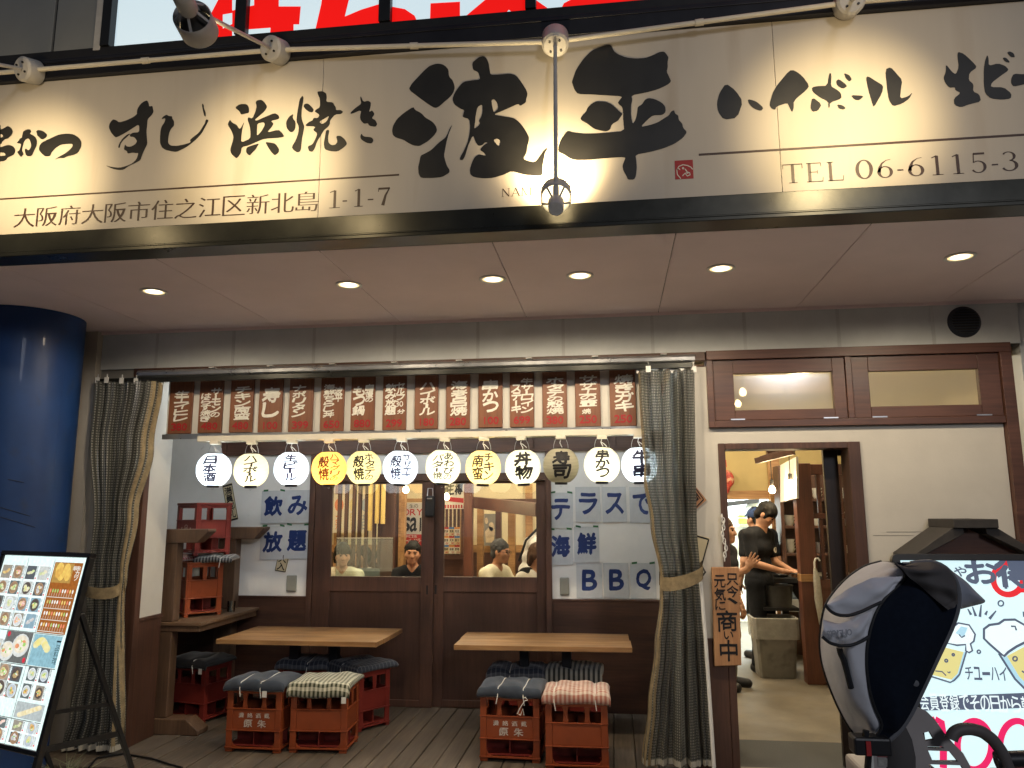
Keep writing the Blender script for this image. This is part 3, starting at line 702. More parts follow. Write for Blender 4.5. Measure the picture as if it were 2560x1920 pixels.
letter([
 [(222,515),(240,460),(265,390),(300,330),(350,260),(420,185),(470,150),(550,120),(605,100),(662,98),(690,165),(740,205),(830,240),(940,252),(1050,245),(1130,215),(1200,180),(1255,172),(1285,205),(1307,240),(1295,290),(1298,350),(1285,400),(1310,450),(1337,510),(1290,550),(1180,600),(1050,635),(890,665),(900,720),(885,780),(885,900),(905,990),(940,930),(955,850),(960,795),(1010,765),(1040,715),(1080,695),(1150,705),(1230,745),(1270,790),(1275,850),(1240,885),(1130,890),(1080,930),(990,1020),(1090,1000),(1180,970),(1260,920),(1310,890),(1335,845),(1368,830),(1380,870),(1415,890),(1420,940),(1460,980),(1470,1030),(1515,1075),(1470,1140),(1380,1205),(1250,1260),(1100,1300),(935,1330),(945,1400),(950,1480),(940,1570),(920,1610),(850,1610),(835,1570),(800,1510),(788,1455),(810,1400),(825,1355),(600,1370),(400,1390),(250,1390),(190,1365),(120,1320),(75,1300),(65,1265),(100,1160),(150,1090),(180,1062),(230,1080),(380,1098),(600,1085),(810,1065),(800,960),(795,860),(790,800),(750,765),(738,745),(760,715),(790,675),(600,665),(450,655),(290,652),(250,600),(232,545)],
 [(318,925),(340,890),(380,850),(400,800),(450,755),(500,732),(600,735),(660,760),(710,800),(760,850),(790,870),(770,905),(740,950),(670,990),(650,1050),(610,1072),(540,1060),(470,1040),(400,985),(330,945)],
], Bz)
letter([
 [(705,410),(720,350),(770,275),(830,230),(885,212),(912,270),(918,320),(975,308),(985,360),(997,410),(960,470),(890,540),(885,640),(870,740),(880,870),(890,965),(840,1060),(800,1150),(770,1245),(700,1285),(560,1350),(480,1410),(400,1418),(280,1395),(155,1335),(280,1365),(400,1378),(520,1350),(630,1300),(700,1230),(735,1120),(690,1125),(630,1115),(545,1135),(535,1090),(480,1065),(500,970),(530,1010),(600,1015),(680,970),(710,920),(680,870),(650,845),(590,842),(580,805),(640,770),(745,765),(748,660),(725,635),(640,690),(500,780),(350,855),(320,840),(260,770),(222,680),(235,610),(290,540),(350,555),(400,595),(520,560),(640,505),(710,450)],
 [(380,1030),(400,960),(460,870),(540,800),(600,785),(540,840),(470,900),(420,970),(410,1035)],
], Cz)
letter([
 [(1130,540),(1150,500),(1220,458),(1260,485),(1315,488),(1320,530),(1348,570),(1350,650),(1300,700),(1270,760),(1250,860),(1245,950),(1290,995),(1400,1000),(1520,975),(1640,940),(1620,900),(1680,845),(1780,770),(1830,690),(1880,610),(1900,540),(1950,555),(1890,670),(1830,780),(1740,880),(1640,965),(1580,1010),(1500,1055),(1390,1105),(1290,1090),(1200,1070),(1140,1030),(1105,950),(1105,850),(1115,730),(1135,660),(1185,590),(1200,520)],
 [(1828,275),(1855,270),(1870,360),(1900,430),(1895,500),(1870,480),(1850,410)],
], Cz)
letter([
 [(247,310),(310,265),(405,262),(435,310),(435,380),(390,390),(330,405),(310,360)],
 dict(o=[(185,470),(215,510),(270,535),(315,600),(375,490),(350,580),(335,680),(330,770),(450,720),(455,640),(445,560),(415,470),(425,435),(480,455),(520,360),(535,290),(520,240),(545,212),(600,207),(640,240),(675,300),(640,360),(560,430),(512,468),(530,485),(640,435),(770,380),(825,410),(838,460),(720,485),(760,520),(740,560),(670,640),(820,600),(870,640),(900,690),(860,705),(640,720),(540,760),(430,810),(340,830),(330,900),(300,950),(270,982),(200,920),(185,860),(220,760),(230,690),(200,610),(155,540),(165,500)],
      h=[[(545,520),(630,503),(645,535),(600,620),(538,685),(540,600)]]),
 [(395,860),(410,830),(500,800),(570,780),(530,850),(470,915),(445,945),(400,910)],
 [(645,762),(720,770),(780,785),(830,850),(830,900),(775,942),(730,900),(690,840)],
], Dz)
letter([
 [(1020,390),(960,430),(920,500),(930,580),(970,630),(1010,635),(1045,590),(1050,500),(1010,450)],
 [(1140,150),(1155,190),(1130,330),(1125,450),(1160,550),(1162,565),(1150,640),(1130,740),(1118,880),(1075,905),(1020,870),(995,830),(1050,740),(1085,640),(1090,560),(1058,490),(1070,380),(1100,200)],
 [(1150,295),(1165,262),(1210,255),(1260,300),(1290,340),(1270,375),(1230,370),(1180,335)],
 dict(o=[(1335,120),(1340,98),(1400,92),(1450,120),(1460,170),(1450,235),(1540,240),(1560,280),(1580,310),(1580,345),(1640,340),(1675,365),(1650,395),(1570,400),(1500,480),(1500,530),(1470,570),(1420,610),(1380,680),(1330,760),(1300,850),(1270,895),(1225,885),(1205,820),(1270,795),(1310,720),(1335,650),(1275,605),(1315,560),(1165,552),(1220,500),(1270,480),(1285,445),(1340,450),(1365,405),(1300,365),(1310,340),(1370,305),(1370,200)],
      h=[[(1358,495),(1440,450),(1490,418),(1460,490),(1395,530)]]),
 [(1450,605),(1495,605),(1475,700),(1480,770),(1520,805),(1570,800),(1600,760),(1580,685),(1640,680),(1700,730),(1728,790),(1680,840),(1600,890),(1500,885),(1430,860),(1418,780),(1435,690)],
], Dz)
letter([
 [(1905,155),(1940,235),(2000,218),(2040,240),(2035,300),(2015,370),(2055,345),(2090,395),(2050,450),(2100,475),(2125,530),(2100,565),(2015,550),(2000,515),(1950,525),(1905,480),(1895,430),(1915,340),(1775,398),(1770,375),(1840,310),(1915,260),(1898,190)],
 [(1915,650),(1940,690),(2050,700),(2075,740),(2050,785),(1980,775),(1910,730),(1898,690)],
], Dz)
letter([
 [(125,303),(190,350),(245,430),(205,545),(110,558),(70,500),(62,440),(80,370)], [(278,412),(340,430),(390,475),(370,498),(320,480),(285,445)],
 [(430,450),(450,375),(480,320),(570,212),(605,212),(660,250),(710,320),(690,350),(600,425),(600,480),(588,507),(570,470),(555,440),(480,465),(470,490),(440,475)],
 [(728,330),(770,322),(835,320),(848,230),(865,235),(860,325),(900,345),(930,370),(937,410),(855,437),(850,478),(842,470),(843,432),(780,400),(730,360)],
 [(730,398),(797,450),(770,495),(730,503),(716,470)], [(903,450),(940,455),(965,475),(950,488),(915,480)],
 [(895,290),(915,272),(960,305),(975,325),(945,342),(905,320)], [(950,230),(990,245),(1008,275),(990,292),(965,270)],
 [(997,385),(1095,390),(1060,422),(1025,418)],
 [(1105,265),(1120,252),(1180,290),(1227,318),(1220,370),(1160,475),(1145,430),(1120,340)],
 [(1240,205),(1280,190),(1320,235),(1360,280),(1350,350),(1345,410),(1400,395),(1433,365),(1410,410),(1360,445),(1295,465),(1265,420),(1252,330)],
], Ez)
letter([
 [(1665,168),(1710,225),(1735,240),(1755,190),(1745,110),(1750,82),(1790,95),(1850,150),(1885,190),(1830,230),(1825,280),(1860,310),(1855,360),(1900,380),(1912,430),(1830,450),(1770,472),(1725,455),(1720,410),(1770,370),(1730,350),(1730,330),(1690,335),(1660,300),(1648,265),(1665,220)],
 [(1955,103),(1965,130),(1965,180),(2030,163),(2080,180),(2108,210),(2050,250),(1985,300),(1980,330),(2070,330),(2125,375),(2120,410),(2060,418),(1980,410),(1940,375),(1930,310),(1930,200),(1940,140)],
 [(2092,90),(2110,78),(2140,92),(2150,122),(2120,120)], [(2060,125),(2085,122),(2112,150),(2108,160),(2080,152)],
 [(2122,270),(2140,235),(2212,240),(2330,225),(2345,290),(2212,310),(2140,327),(2122,305)],
], Ez)
letter([
 dict(o=[(-330,430),(-150,455),(0,440),(60,425),(120,395),(185,350),(240,370),(300,420),(325,490),(300,570),(200,670),(130,680),(60,740),(40,795),(0,805),(-320,790)], h=[[(-200,560),(30,550),(75,580),(60,640),(-200,690)]]),
 dict(o=[(-360,930),(0,885),(90,860),(170,830),(240,825),(330,860),(380,930),(385,1000),(340,1080),(200,1140),(140,1220),(60,1240),(0,1240),(-330,1250)], h=[[(-200,1030),(90,1015),(140,1060),(130,1095),(-200,1130)]]),
 [(-160,300),(-20,300),(20,340),(-10,1500),(-90,1560),(-150,1480)],
 [(420,770),(480,710),(490,670),(560,640),(555,600),(580,490),(640,450),(710,428),(760,440),(790,495),(745,545),(830,580),(890,630),(925,700),(930,800),(900,900),(850,990),(800,1110),(660,1110),(615,960),(645,910),(720,970),(770,900),(785,820),(760,730),(730,680),(700,665),(640,690),(600,760),(570,870),(550,960),(600,1050),(530,1135),(480,1080),(425,1000),(490,960),(520,860),(525,800),(440,785)],
 [(905,490),(940,455),(1030,460),(1120,500),(1180,560),(1170,630),(1080,690),(1030,680),(980,630),(935,590),(925,530)],
 [(975,920),(1000,830),(1050,765),(1200,690),(1350,620),(1500,560),(1700,540),(1850,560),(1980,640),(2050,750),(2040,880),(1960,1030),(1850,1080),(1700,1110),(1610,1160),(1490,1155),(1360,1200),(1500,1110),(1620,1050),(1740,960),(1830,860),(1820,800),(1700,800),(1530,820),(1400,900),(1290,1020),(1270,1090),(1220,1118),(1130,1110),(1050,1050),(990,970)],
], Fz)
# rules, address, telephone
pm = lambda a, c: Vector((a, YSG-0.0012, c))
def sx(px, py): return AY(px, py, YSG).x
def sz(px, py): return AY(px, py, YSG).z
b = MB()
zr = sz(998, 437); b.box(-4.6, sx(998, 437), YSG-0.0014, YSG-0.0003, zr-0.0045, zr+0.0045)
zr2 = sz(1747, 387); b.box(sx(1747, 387), 4.2, YSG-0.0014, YSG-0.0003, zr2-0.0055, zr2+0.0055)
b.build('rule', M_sinkb, t)
ink = Ink(pm)
u0, u1 = sx(31, 560), sx(797, 530); z0 = sz(400, 549); hh = sz(400, 501)-z0
for k, (off, dx, dz) in enumerate([(-0.014, 0, 0), (-0.014, 0.0026, 0), (-0.014, 0.0052, 0)]):
    ink.mapf = (lambda q, e: (lambda a, c: Vector((a+e, YSG-0.0012-0.0002*q, c))))(k, dx)
    ink.htext('大阪府大阪市住之江区新北島', u0, u1, z0, z0+hh, gap=0.10, off=off, amp=0.0)
ink.mapf = pm
def serif(ch, x, z, w, h, k=1.0):
    T = 0.17*h*k; S = dict(nib=0.72)
    def P(pts): return [(x+a*w, z+c*h) for a, c in pts]
    def sf(a0, a1, c): ink.pen(P([(a0, c), (a1, c)]), 0.035*h)
    if ch == '1': ink.pen(P([(.55, 0), (.55, .98)]), T*0.85); sf(.2, .9, .017); ink.pen(P([(.22, .88), (.40, .93), (.55, .985)]), 0.05*h)
    if ch == '0': ink.pen(P(arc(.5, .5, .36, .47, 0, 360, 28)[:-1]), T, closed=True, **S)
    if ch == '6': ink.pen(P([(.84, .93), (.6, .90), (.36, .75), (.22, .5), (.18, .3)]), [T*.4, T*.5, T*.8, T, T], **S); ink.pen(P(arc(.5, .30, .33, .28, 0, 360, 24)[:-1]), T*0.95, closed=True, **S)
    if ch == '5': ink.pen(P([(.24, .96), (.84, .96)]), 0.10*h); ink.pen(P([(.25, .98), (.21, .52)]), 0.05*h); ink.pen(P([(.21, .53)]+arc(.45, .30, .36, .29, 105, -150, 18)), T*.85, **S)
    if ch == '3': ink.pen(P(arc(.42, .74, .30, .22, 150, -80, 14)), T*.8, **S); ink.pen(P(arc(.42, .28, .37, .26, 85, -155, 16)), T*.95, **S)
    if ch == '7': ink.pen(P([(.16, .93), (.86, .93)]), 0.11*h); ink.pen(P([(.17, .97), (.15, .76)]), 0.04*h); ink.pen(P([(.83, .93), (.6, .55), (.44, 0)]), [T*.35, T*.7, T*1.05])
    if ch == '-': ink.pen(P([(.15, .36), (.85, .36)]), 0.07*h)
    if ch == 'T': ink.pen(P([(.5, 0), (.5, .97)]), T*.85); ink.pen(P([(.03, .965), (.97, .965)]), .05*h); sf(.3, .7, .017); ink.pen(P([(.04, .98), (.03, .74)]), .03*h); ink.pen(P([(.96, .98), (.97, .74)]), .03*h)
    if ch == 'E': ink.pen(P([(.24, 0), (.24, .98)]), T*.85); ink.pen(P([(.08, .965), (.85, .965)]), .05*h); ink.pen(P([(.24, .51), (.66, .51)]), .04*h); ink.pen(P([(.08, .02), (.92, .02)]), .05*h); ink.pen(P([(.85, .98), (.86, .78)]), .03*h); ink.pen(P([(.92, .0), (.94, .23)]), .03*h); ink.pen(P([(.66, .42), (.66, .60)]), .03*h)
    if ch == 'L': ink.pen(P([(.24, 0), (.24, .98)]), T*.85); sf(.06, .42, .965); ink.pen(P([(.08, .02), (.92, .02)]), .05*h); ink.pen(P([(.92, .0), (.95, .26)]), .03*h)
    if ch == 'N': ink.pen(P([(.16, 0), (.16, .98)]), T*.3); ink.pen(P([(.16, .97), (.84, .03)]), T*.7); ink.pen(P([(.84, 0), (.84, .98)]), T*.3); sf(.03, .3, .017); sf(.7, .97, .965)
    if ch == 'A': ink.pen(P([(.12, 0), (.5, .98)]), T*.3); ink.pen(P([(.5, .98), (.88, 0)]), T*.75); ink.pen(P([(.25, .34), (.72, .34)]), .05*h); sf(0, .25, .017); sf(.74, 1, .017)
    if ch == 'M': ink.pen(P([(.12, 0), (.14, .98)]), T*.3); ink.pen(P([(.14, .97), (.5, .05)]), T*.6); ink.pen(P([(.5, .05), (.86, .97)]), T*.3); ink.pen(P([(.87, .98), (.87, 0)]), T*.75); sf(0, .24, .017); sf(.74, 1, .017)
    if ch == 'I': ink.pen(P([(.5, 0), (.5, .98)]), T*.75); sf(.25, .75, .017); sf(.25, .75, .965)
    if ch == 'H': ink.pen(P([(.2, 0), (.2, .98)]), T*.75); ink.pen(P([(.8, 0), (.8, .98)]), T*.75); ink.pen(P([(.2, .51), (.8, .51)]), .05*h); sf(.05, .35, .017); sf(.65, .95, .017); sf(.05, .35, .965); sf(.65, .95, .965)
    if ch == 'Y': ink.pen(P([(.1, .98), (.5, .45)]), T*.7); ink.pen(P([(.9, .98), (.5, .45)]), T*.3); ink.pen(P([(.5, .48), (.5, 0)]), T*.75); sf(.3, .7, .017)
    if ch == '!': ink.pen(P([(.5, .28), (.5, .98)]), [T*.3, T*.85]); ink.pen(P(arc(.5, .06, .1, .05, 0, 360, 10)[:-1]), T*.3, closed=True)
def serifs(lst, base, top, k=1.0):
    for ch, pa, pb in lst:
        xa = sx(pa, 450); xb = sx(pb, 450); serif(ch, xa, base, xb-xa, top-base, k)
zz3 = lambda x, y: (1660+x/2.44, y/2.44)
tb, tt = sz(*zz3(1420, 1082)), sz(*zz3(1420, 962))
serifs([('T', 1957, 2009), ('E', 2014, 2061), ('L', 2067, 2112), ('0', 2138, 2187), ('6', 2191, 2238), ('-', 2242, 2264), ('6', 2268, 2317), ('1', 2325, 2364), ('1', 2377, 2416), ('5', 2428, 2475), ('-', 2480, 2503), ('3', 2507, 2556)], tb, tt)
tb, tt = sz(930, 515), sz(930, 470)
serifs([('1', 818, 856), ('-', 856, 872), ('1', 882, 912), ('-', 918, 938), ('7', 941, 981)], tb, tt)
tb, tt = sz(1300, 490), sz(1300, 469)
serifs([('N', 1253, 1276), ('A', 1277, 1301), ('M', 1302, 1330), ('I', 1334, 1346), ('H', 1351, 1376), ('E', 1380, 1400), ('Y', 1421, 1443), ('!', 1446, 1459)], tb, tt)
ink.build('lettering', M_sinkb, t)
# red seal with a fish drawn in white line
a = AY(1686.5, 402, YSG-0.001); c = AY(1734, 446, YSG-0.001)
b = MB(); b.box(a.x, c.x, YSG-0.0014, YSG-0.0003, c.z, a.z); b.build('red_seal', mat('seal_red', (0.36, 0.03, 0.03), 0.5, var=0.08), t)
ink = Ink(lambda u, v: Vector((a.x+u*(c.x-a.x), YSG-0.0022, c.z+v*(a.z-c.z))))
ink.pen([(.30, .02), (.12, .25), (.10, .50), (.22, .68), (.45, .76), (.70, .70), (.88, .60), (.97, .48)], .05)
ink.pen([(.10, .50), (.18, .58), (.28, .50)], .045); ink.pen(arc(.45, .57, .04, .04, 0, 360, 8)[:-1], .05, closed=True)
ink.pen([(.55, .53), (.66, .36), (.80, .30), (.82, .20), (.66, .14), (.54, .30), (.40, .16)], .055); ink.pen([(.58, .32), (.72, .28)], .05)
ink.build('seal_drawing', mat('seal_white', (0.7, 0.66, 0.58), 0.5, var=0), t)

# ------------------------------------------------------------------ conduit with five gooseneck sign lamps
zc = zst+0.062; YB = YSG-0.075
bases = [AY(70, 176, YB), AY(686, 125, YB), AY(1388, 104, YB), AY(2123, 6, YB)]
pan = bases[1]
t = thing('conduit', 'cream electrical conduit pipe running along the top of the shop sign', 'pipe', (0, YB, zc))
b = MB(); path = [Vector((-4.6, YB, bases[0].z))]+bases+[Vector((4.2, YB, bases[3].z))]
b.tube(path, 0.0125, 10)
for px in (390, 1045, 1745):
    q = min(range(len(path)-1), key=lambda i: 0 if path[i].x <= sx(px, 100) <= path[i+1].x else 1); s = (sx(px, 100)-path[q].x)/(path[q+1].x-path[q].x); p = path[q].lerp(path[q+1], s); d = (path[q+1]-path[q]).normalized()
    b.cyl(p-d*0.02, p+d*0.02, 0.017, n=10)
b.build('pipe', M_cream, t, smooth=True)
def sign_lamp(B, E, T, label, faxis, power=60, core=60, spill=0.20, glow=False):
    t = thing('sign_lamp', label, 'lamp', B, 'arm lamps lighting the shop sign')
    fa = Vector(faxis).normalized(); b = MB()
    b.lathe([(0.0005, -0.055), (0.062, -0.055), (0.066, -0.05), (0.066, 0.03), (0.055, 0.04), (0.0005, 0.04)], B, fa, 28)
    b.build('base', M_zinc, t, smooth=True)
    u = fa.cross(Vector((1, 0, 0.2))).normalized(); w = fa.cross(u)
    for sa in (0.7, 2.3, 3.9, 5.5):
        p = B+fa*0.042+(u*math.cos(sa)+w*math.sin(sa))*0.036; b = MB(); b.cyl(p-fa*0.003, p+fa*0.004, 0.006, n=8); b.build('screw', M_blackp, t)
    ax = (T-E).normalized()                       # lamp looks at T
    back = E-ax*0.10
    b = MB(); mid = back.lerp(B, 0.93); b.tube([B+fa*0.03, back+ax*0.01], 0.0095, 10); b.cyl(back.lerp(B+fa*0.03, 0.10), back.lerp(B+fa*0.03, 0.02), 0.014, n=12)
    b.build('arm', M_zinc, t, smooth=True)
    b = MB(); b.lathe([(0.0005, -0.165), (0.030, -0.165), (0.034, -0.158), (0.036, -0.075), (0.030, -0.06), (0.0005, -0.06)], E, ax, 24); b.build('lamp_holder', M_zinc, t, smooth=True)
    b = MB(); b.lathe([(0.068, -0.035), (0.071, -0.03), (0.071, 0.058), (0.068, 0.063), (0.064, 0.058), (0.064, -0.03), (0.068, -0.035)], E, ax, 36)
    u = ax.cross(Vector((0, 0, 1))).normalized(); w = ax.cross(u)
    for k in range(5):
        an = 2*PI*k/5+0.3; d = u*math.cos(an)+w*math.sin(an); b.bar(E-ax*0.07+d*0.030, E-ax*0.028+d*0.066, 0.009, 0.004, ax)
    b.build('shade_ring', M_zinc, t, smooth=True)
    b = MB(); b.lathe([(0.018, -0.06), (0.026, -0.03), (0.052, 0.0), (0.062, 0.025), (0.0595, 0.026), (0.03, 0.0)], E, ax, 24); b.build('bulb_back', mat('lit_reflector_back', (1, .9, .7), .3, var=0, emit=((1.0, 0.80, 0.45), 3.5)) if glow else mat('reflector_back', (0.10, 0.09, 0.08), .4, metal=.5, var=.1), t, smooth=True)
    b = MB(); b.lathe([(0.059, 0.027), (0.045, 0.032), (0.0005, 0.036)], E, ax, 24)
    b.build('bulb', mat('reflector_bulb', (1, 0.9, 0.7), 0.3, var=0, emit=((1.0, 0.80, 0.45), 5)), t, smooth=True)
    lamp('SPOT', 'sign_lamp_light', E+ax*0.085, power, (1.0, 0.76, 0.40), 0.025, T, core, 1.0, parent=t)
    lamp('SPOT', 'sign_lamp_spill', E+ax*0.085, power*spill, (1.0, 0.74, 0.40), 0.05, T, 150, 1.0, parent=t)
def onray(px, py, dist): d = ray(px, py); return Vector(CAM+d/np.linalg.norm(d)*dist)
E1 = onray(487, 55, 3.42); off = E1-bases[1]
Ts = [AY(80, 455, YSG), AY(668, 412, YSG), AY(1390, 425, YSG), AY(2110, 310, YSG)]
sign_lamp(bases[0], bases[0]+off, Ts[0], 'grey arm lamp lighting the left end of the sign', (-0.25, -0.9, -0.25), power=96)
sign_lamp(bases[1], E1, Ts[1], 'grey arm lamp whose head hangs before the white backlit window', (-0.25, -0.9, -0.25), power=96)
sign_lamp(bases[2], onray(1390, 492, 3.62), AY(1390, 440, YSG), 'drooping grey lamp hanging in front of the two big black characters', (0.02, -0.45, -0.9), power=60, glow=True, core=110, spill=0.25)
sign_lamp(bases[3], bases[3]+Vector((0.02, off.y, off.z)), Ts[3], 'grey arm lamp above the telephone number of the sign', (0.0, -0.95, -0.3), power=96)
bx = Vector((3.75, YB, bases[3].z)); sign_lamp(bx, bx+Vector((0, off.y, off.z)), Vector((3.75, YSG, Ts[3].z)), 'grey arm lamp at the far right end of the sign', (0.0, -0.95, -0.3), power=96)

# ------------------------------------------------------------------ red and white backlit sign of the floor above, grey wall panels
YU = YSG+0.06
zu = AY(283, 125, YU).z
t = thing('backlit_sign', 'backlit red sign with giant white characters above the conduit', 'sign', (0, YU, zu))
xu0 = AY(283, 125, YU).x
b = MB(); b.box(xu0, 4.2, YU, YU+0.10, zu, zu+1.4)
b.build('light_panel', mat('backlit_white', (0.5, 0.5, 0.5), 0.4, var=0, emit=((0.52, 0.66, 0.72), 1.0)), t)
uz = lambda Y: (lambda x, y: AY(x, y, Y))
U1 = MB(); Yr = YU-0.002
def upoly(mb, pts, Y): mb.add([AY(x, y, Y) for x, y in pts], [tuple(range(len(pts)))])
zz7 = lambda L: [(460+x/1.7015, y/1.7015) for x, y in L]
rb = AY(500, 108, Yr).x
U1.add([(AY(474, 112, Yr).x, Yr, zu+0.001), (4.2, Yr, zu+0.001), (4.2, Yr, zu+1.39), (AY(600, -300, Yr).x, Yr, zu+1.39), (AY(545, 0, Yr).x, Yr, AY(545, 0, Yr).z), (AY(500, 78, Yr).x, Yr, AY(500, 88, Yr).z), (AY(500, 92, Yr).x, Yr, AY(500, 96, Yr).z), (AY(475, 98, Yr).x, Yr, AY(475, 99, Yr).z)], [tuple(range(8))])
U1.build('red_print', mat('backlit_red', (0.3, 0.01, 0.01), 0.4, var=0, emit=((0.80, 0.006, 0.004), 1.0)), t)
U2 = MB(); Yq = YU-0.004
s1 = lambda L: [(x/2.44, y/2.44) for x, y in L]; s2 = lambda L: [(850+x/2.44, y/2.44) for x, y in L]
for poly in (zz7([(165,62),(205,55),(205,102),(165,122)]), zz7([(205,130),(368,118),(366,142),(205,155)]), zz7([(205,-60),(275,-60),(275,-4),(298,-5),(298,22),(205,45)]),
             [(697,-60),(812,-60),(803,10),(785,88),(750,88),(748,78),(734,78),(734,61),(748,61),(752,16),(697,16)], s2([(75,-90),(240,-90),(238,25),(130,58),(30,100)]),
             s2([(315,40),(290,-90),(960,-90),(895,-10),(770,95),(770,128),(732,132),(732,10),(552,20),(548,146),(482,155),(455,95),(395,55)]), s2([(985,108),(1030,60),(1075,95)]),
             s2([(1195,-90),(1520,-90),(1420,-10),(1365,20),(1340,72),(1275,82),(1262,46),(1195,0)]), s2([(1500,62),(1580,45),(1595,42),(1590,55)])):
    upoly(U2, poly, Yq)
U2.build('white_character', MATS['backlit_white'], t)
for px, wd in ((605, 0.032), (963, 0.032), (1327, 0.028), (1712, 0.028)):
    x = AY(px, 40, YU-0.03).x; b = MB(); b.box(x-wd, x+wd, YU-0.05, YU-0.006, zu, zu+1.4); b.build('mullion', mat('mullion_dark', (0.02, 0.022, 0.026), 0.4, metal=0.3, var=0.1), t, bevel=0.003)
b = MB(); x = xu0; b.box(x-0.05, x+0.004, YU-0.05, YU+0.1, zu, zu+1.4)
b.build('mullion', mat('mullion_dark', (0.02, 0.022, 0.026), 0.4, metal=0.3, var=0.1), t, bevel=0.003)
b = MB(); b.box(-6.5, 4.2, YSG+0.021, YU-0.001, ztt+0.001, zu-0.004); b.build('sill', M_blackp, t)
t = thing('upper_wall_panels', 'grey metal wall panels left of the red backlit sign', 'wall', (-3.2, YU, zu))
b = MB(); xa = AY(140, 60, YU).x; xb = AY(250, 60, YU).x
b.box(-6.5, xa-0.008, YU-0.01, YU+0.1, zu-0.02, zu+1.4); b.box(xa+0.008, xb, YU-0.01, YU+0.1, zu-0.02, zu+1.4)
b.build('panel', mat('grey_metal_panel', (0.30, 0.31, 0.30), 0.45, metal=0.3, var=0.08, scale=2), t, bevel=0.004)
b = MB(); b.box(xa-0.0075, xa+0.0075, YU+0.004, YU+0.1, zu-0.02, zu+1.4); b.build('joint', M_blackp, t)
b = MB(); b.box(xb+0.001, xu0-0.051, YU-0.04, YU+0.1, zu-0.02, zu+1.4); b.build('edge_trim', M_zinc, t, bevel=0.002)
# ================================================================== terrace: rail, curtains, menu boards, lanterns
t = thing('curtain_rail', 'long grey aluminium curtain rail over the terrace front', 'curtain rail', (-1.4, 5.16, 2.6))
xr0, xr1 = AY(250, 935, 5.15).x, AY(1737, 892, 5.15).x
b = MB(); b.prism([(xr0+0.30, 5.178, 2.578), (xr0+0.30, 5.150, 2.578), (xr0+0.30, 5.136, 2.590), (xr0+0.30, 5.134, 2.612), (xr0+0.30, 5.146, 2.628), (xr0+0.30, 5.178, 2.632)], (xr1-xr0-0.30, 0, 0)); b.build('cover_rail', M_alu, t, bevel=0.002)
b = MB(); b.box(xr0, xr1-0.02, 5.138, 5.172, 2.540, 2.5745); b.build('track', M_fascia, t, bevel=0.002)
for px in (530, 675, 830, 985, 1147, 1322, 1488, 1660): x = AY(px, 915, 5.15).x; b = MB(); b.box(x-0.02, x+0.02, 5.14, 5.19, 2.633, 2.6385); b.build('bracket', M_white, t)
YB2 = 5.31
t = thing('menu_fascia', 'white ledge board behind the row of wooden menu boards', 'ledge', (-1.6, YB2, 2.3))
xa, xb = AY(412, 1085, YB2).x, AY(1625, 1075, YB2).x
b = MB(); b.box(xa, xb, YB2+0.012, YB2+0.03, 2.160, 2.591); b.build('backing', mat('fascia_cream', (0.62, 0.60, 0.54), 0.6, var=0.05), t)
b = MB(); b.box(xa, xb, YB2-0.030, YB2+0.03, 2.150, 2.158); b.box(xa, xb, YB2-0.034, YB2-0.030, 2.132, 2.170); b.build('rail', M_alu, t, bevel=0.001)
b = MB(); b.box(xa+0.3, xb, 5.235, YB2+0.03, 2.108, 2.149)
b.build('wiring_duct', M_cream, t, bevel=0.003)

BOARDS = [((419, 478), [('生エイヒレ', .22, .84, .86, .22)], '380', 'raw ray fin'), ((494, 554), [('サーモンの', .50, .92, .90, .28), ('はらす焼き', .08, .50, .80, .20)], '480', 'salmon'), ((572, 631), [('チキン南蛮', .18, .86, .92, .22)], '480', 'fried chicken'),
 ((644, 704), [('寿し', .14, .86, .88, .26)], '100', 'sushi'), ((720, 781), [('ナポリタン', .12, .66, .92, .26)], '399', 'spaghetti'), ((799, 859), [('海鮮ちらし丼', .12, .58, .92, .24), ('波平', .58, .92, .86, .52)], '650', 'seafood bowl'),
 ((875, 936), [('もつ鍋', .06, .56, .86, .26), ('自慢の', .58, .92, .90, .50)], '880', 'hot pot'), ((955, 1015), [('飲み放題', .10, .56, .90, .26), ('セルフ', .56, .92, .92, .52), ('分', .62, .94, .40, .28)], '299', 'all you can drink'),
 ((1035, 1095), [('ハイボール', .20, .84, .90, .24)], '180', 'highball'), ((1114, 1175), [('海老呂焼', .18, .86, .92, .22)], '280', 'prawn'), ((1195, 1257), [('串かつ', .16, .80, .92, .26)], '100', 'skewer'),
 ((1274, 1336), [('牛サーロイン', .46, .94, .94, .24), ('ステーキ', .06, .46, .82, .24)], '699', 'steak'), ((1356, 1419), [('ホタテの殻焼', .16, .84, .94, .22)], '380', 'scallop'), ((1438, 1503), [('サザエの壺', .16, .84, .96, .34), ('焼', .26, .60, .33, .21)], '250', 'turban shell'), ((1525, 1592), [('焼きガキ', .18, .88, .96, .24)], '250', 'grilled oyster')]
BL = ['leftmost wooden menu board, priced 380, next to the left curtain', 'menu board of two text columns, priced 480, second from the left curtain', 'menu board priced 480 with one bold column, third from the left curtain',
      'menu board priced 100 with only two big characters', 'menu board priced 399 with small katakana left of centre', 'menu board priced 650 with a long and a short column', 'menu board priced 880 between the 650 and 299 boards',
      'menu board priced 299 near the middle with dense writing', 'menu board priced 180 with slanted katakana', 'menu board priced 280 right of the 180 board', 'menu board priced 100 with three large characters, between 280 and 699',
      'menu board priced 699 with two columns', 'menu board priced 380 on the right, between 699 and 250', 'menu board priced 250, second from the right curtain', 'menu board priced 250, beside the right curtain']
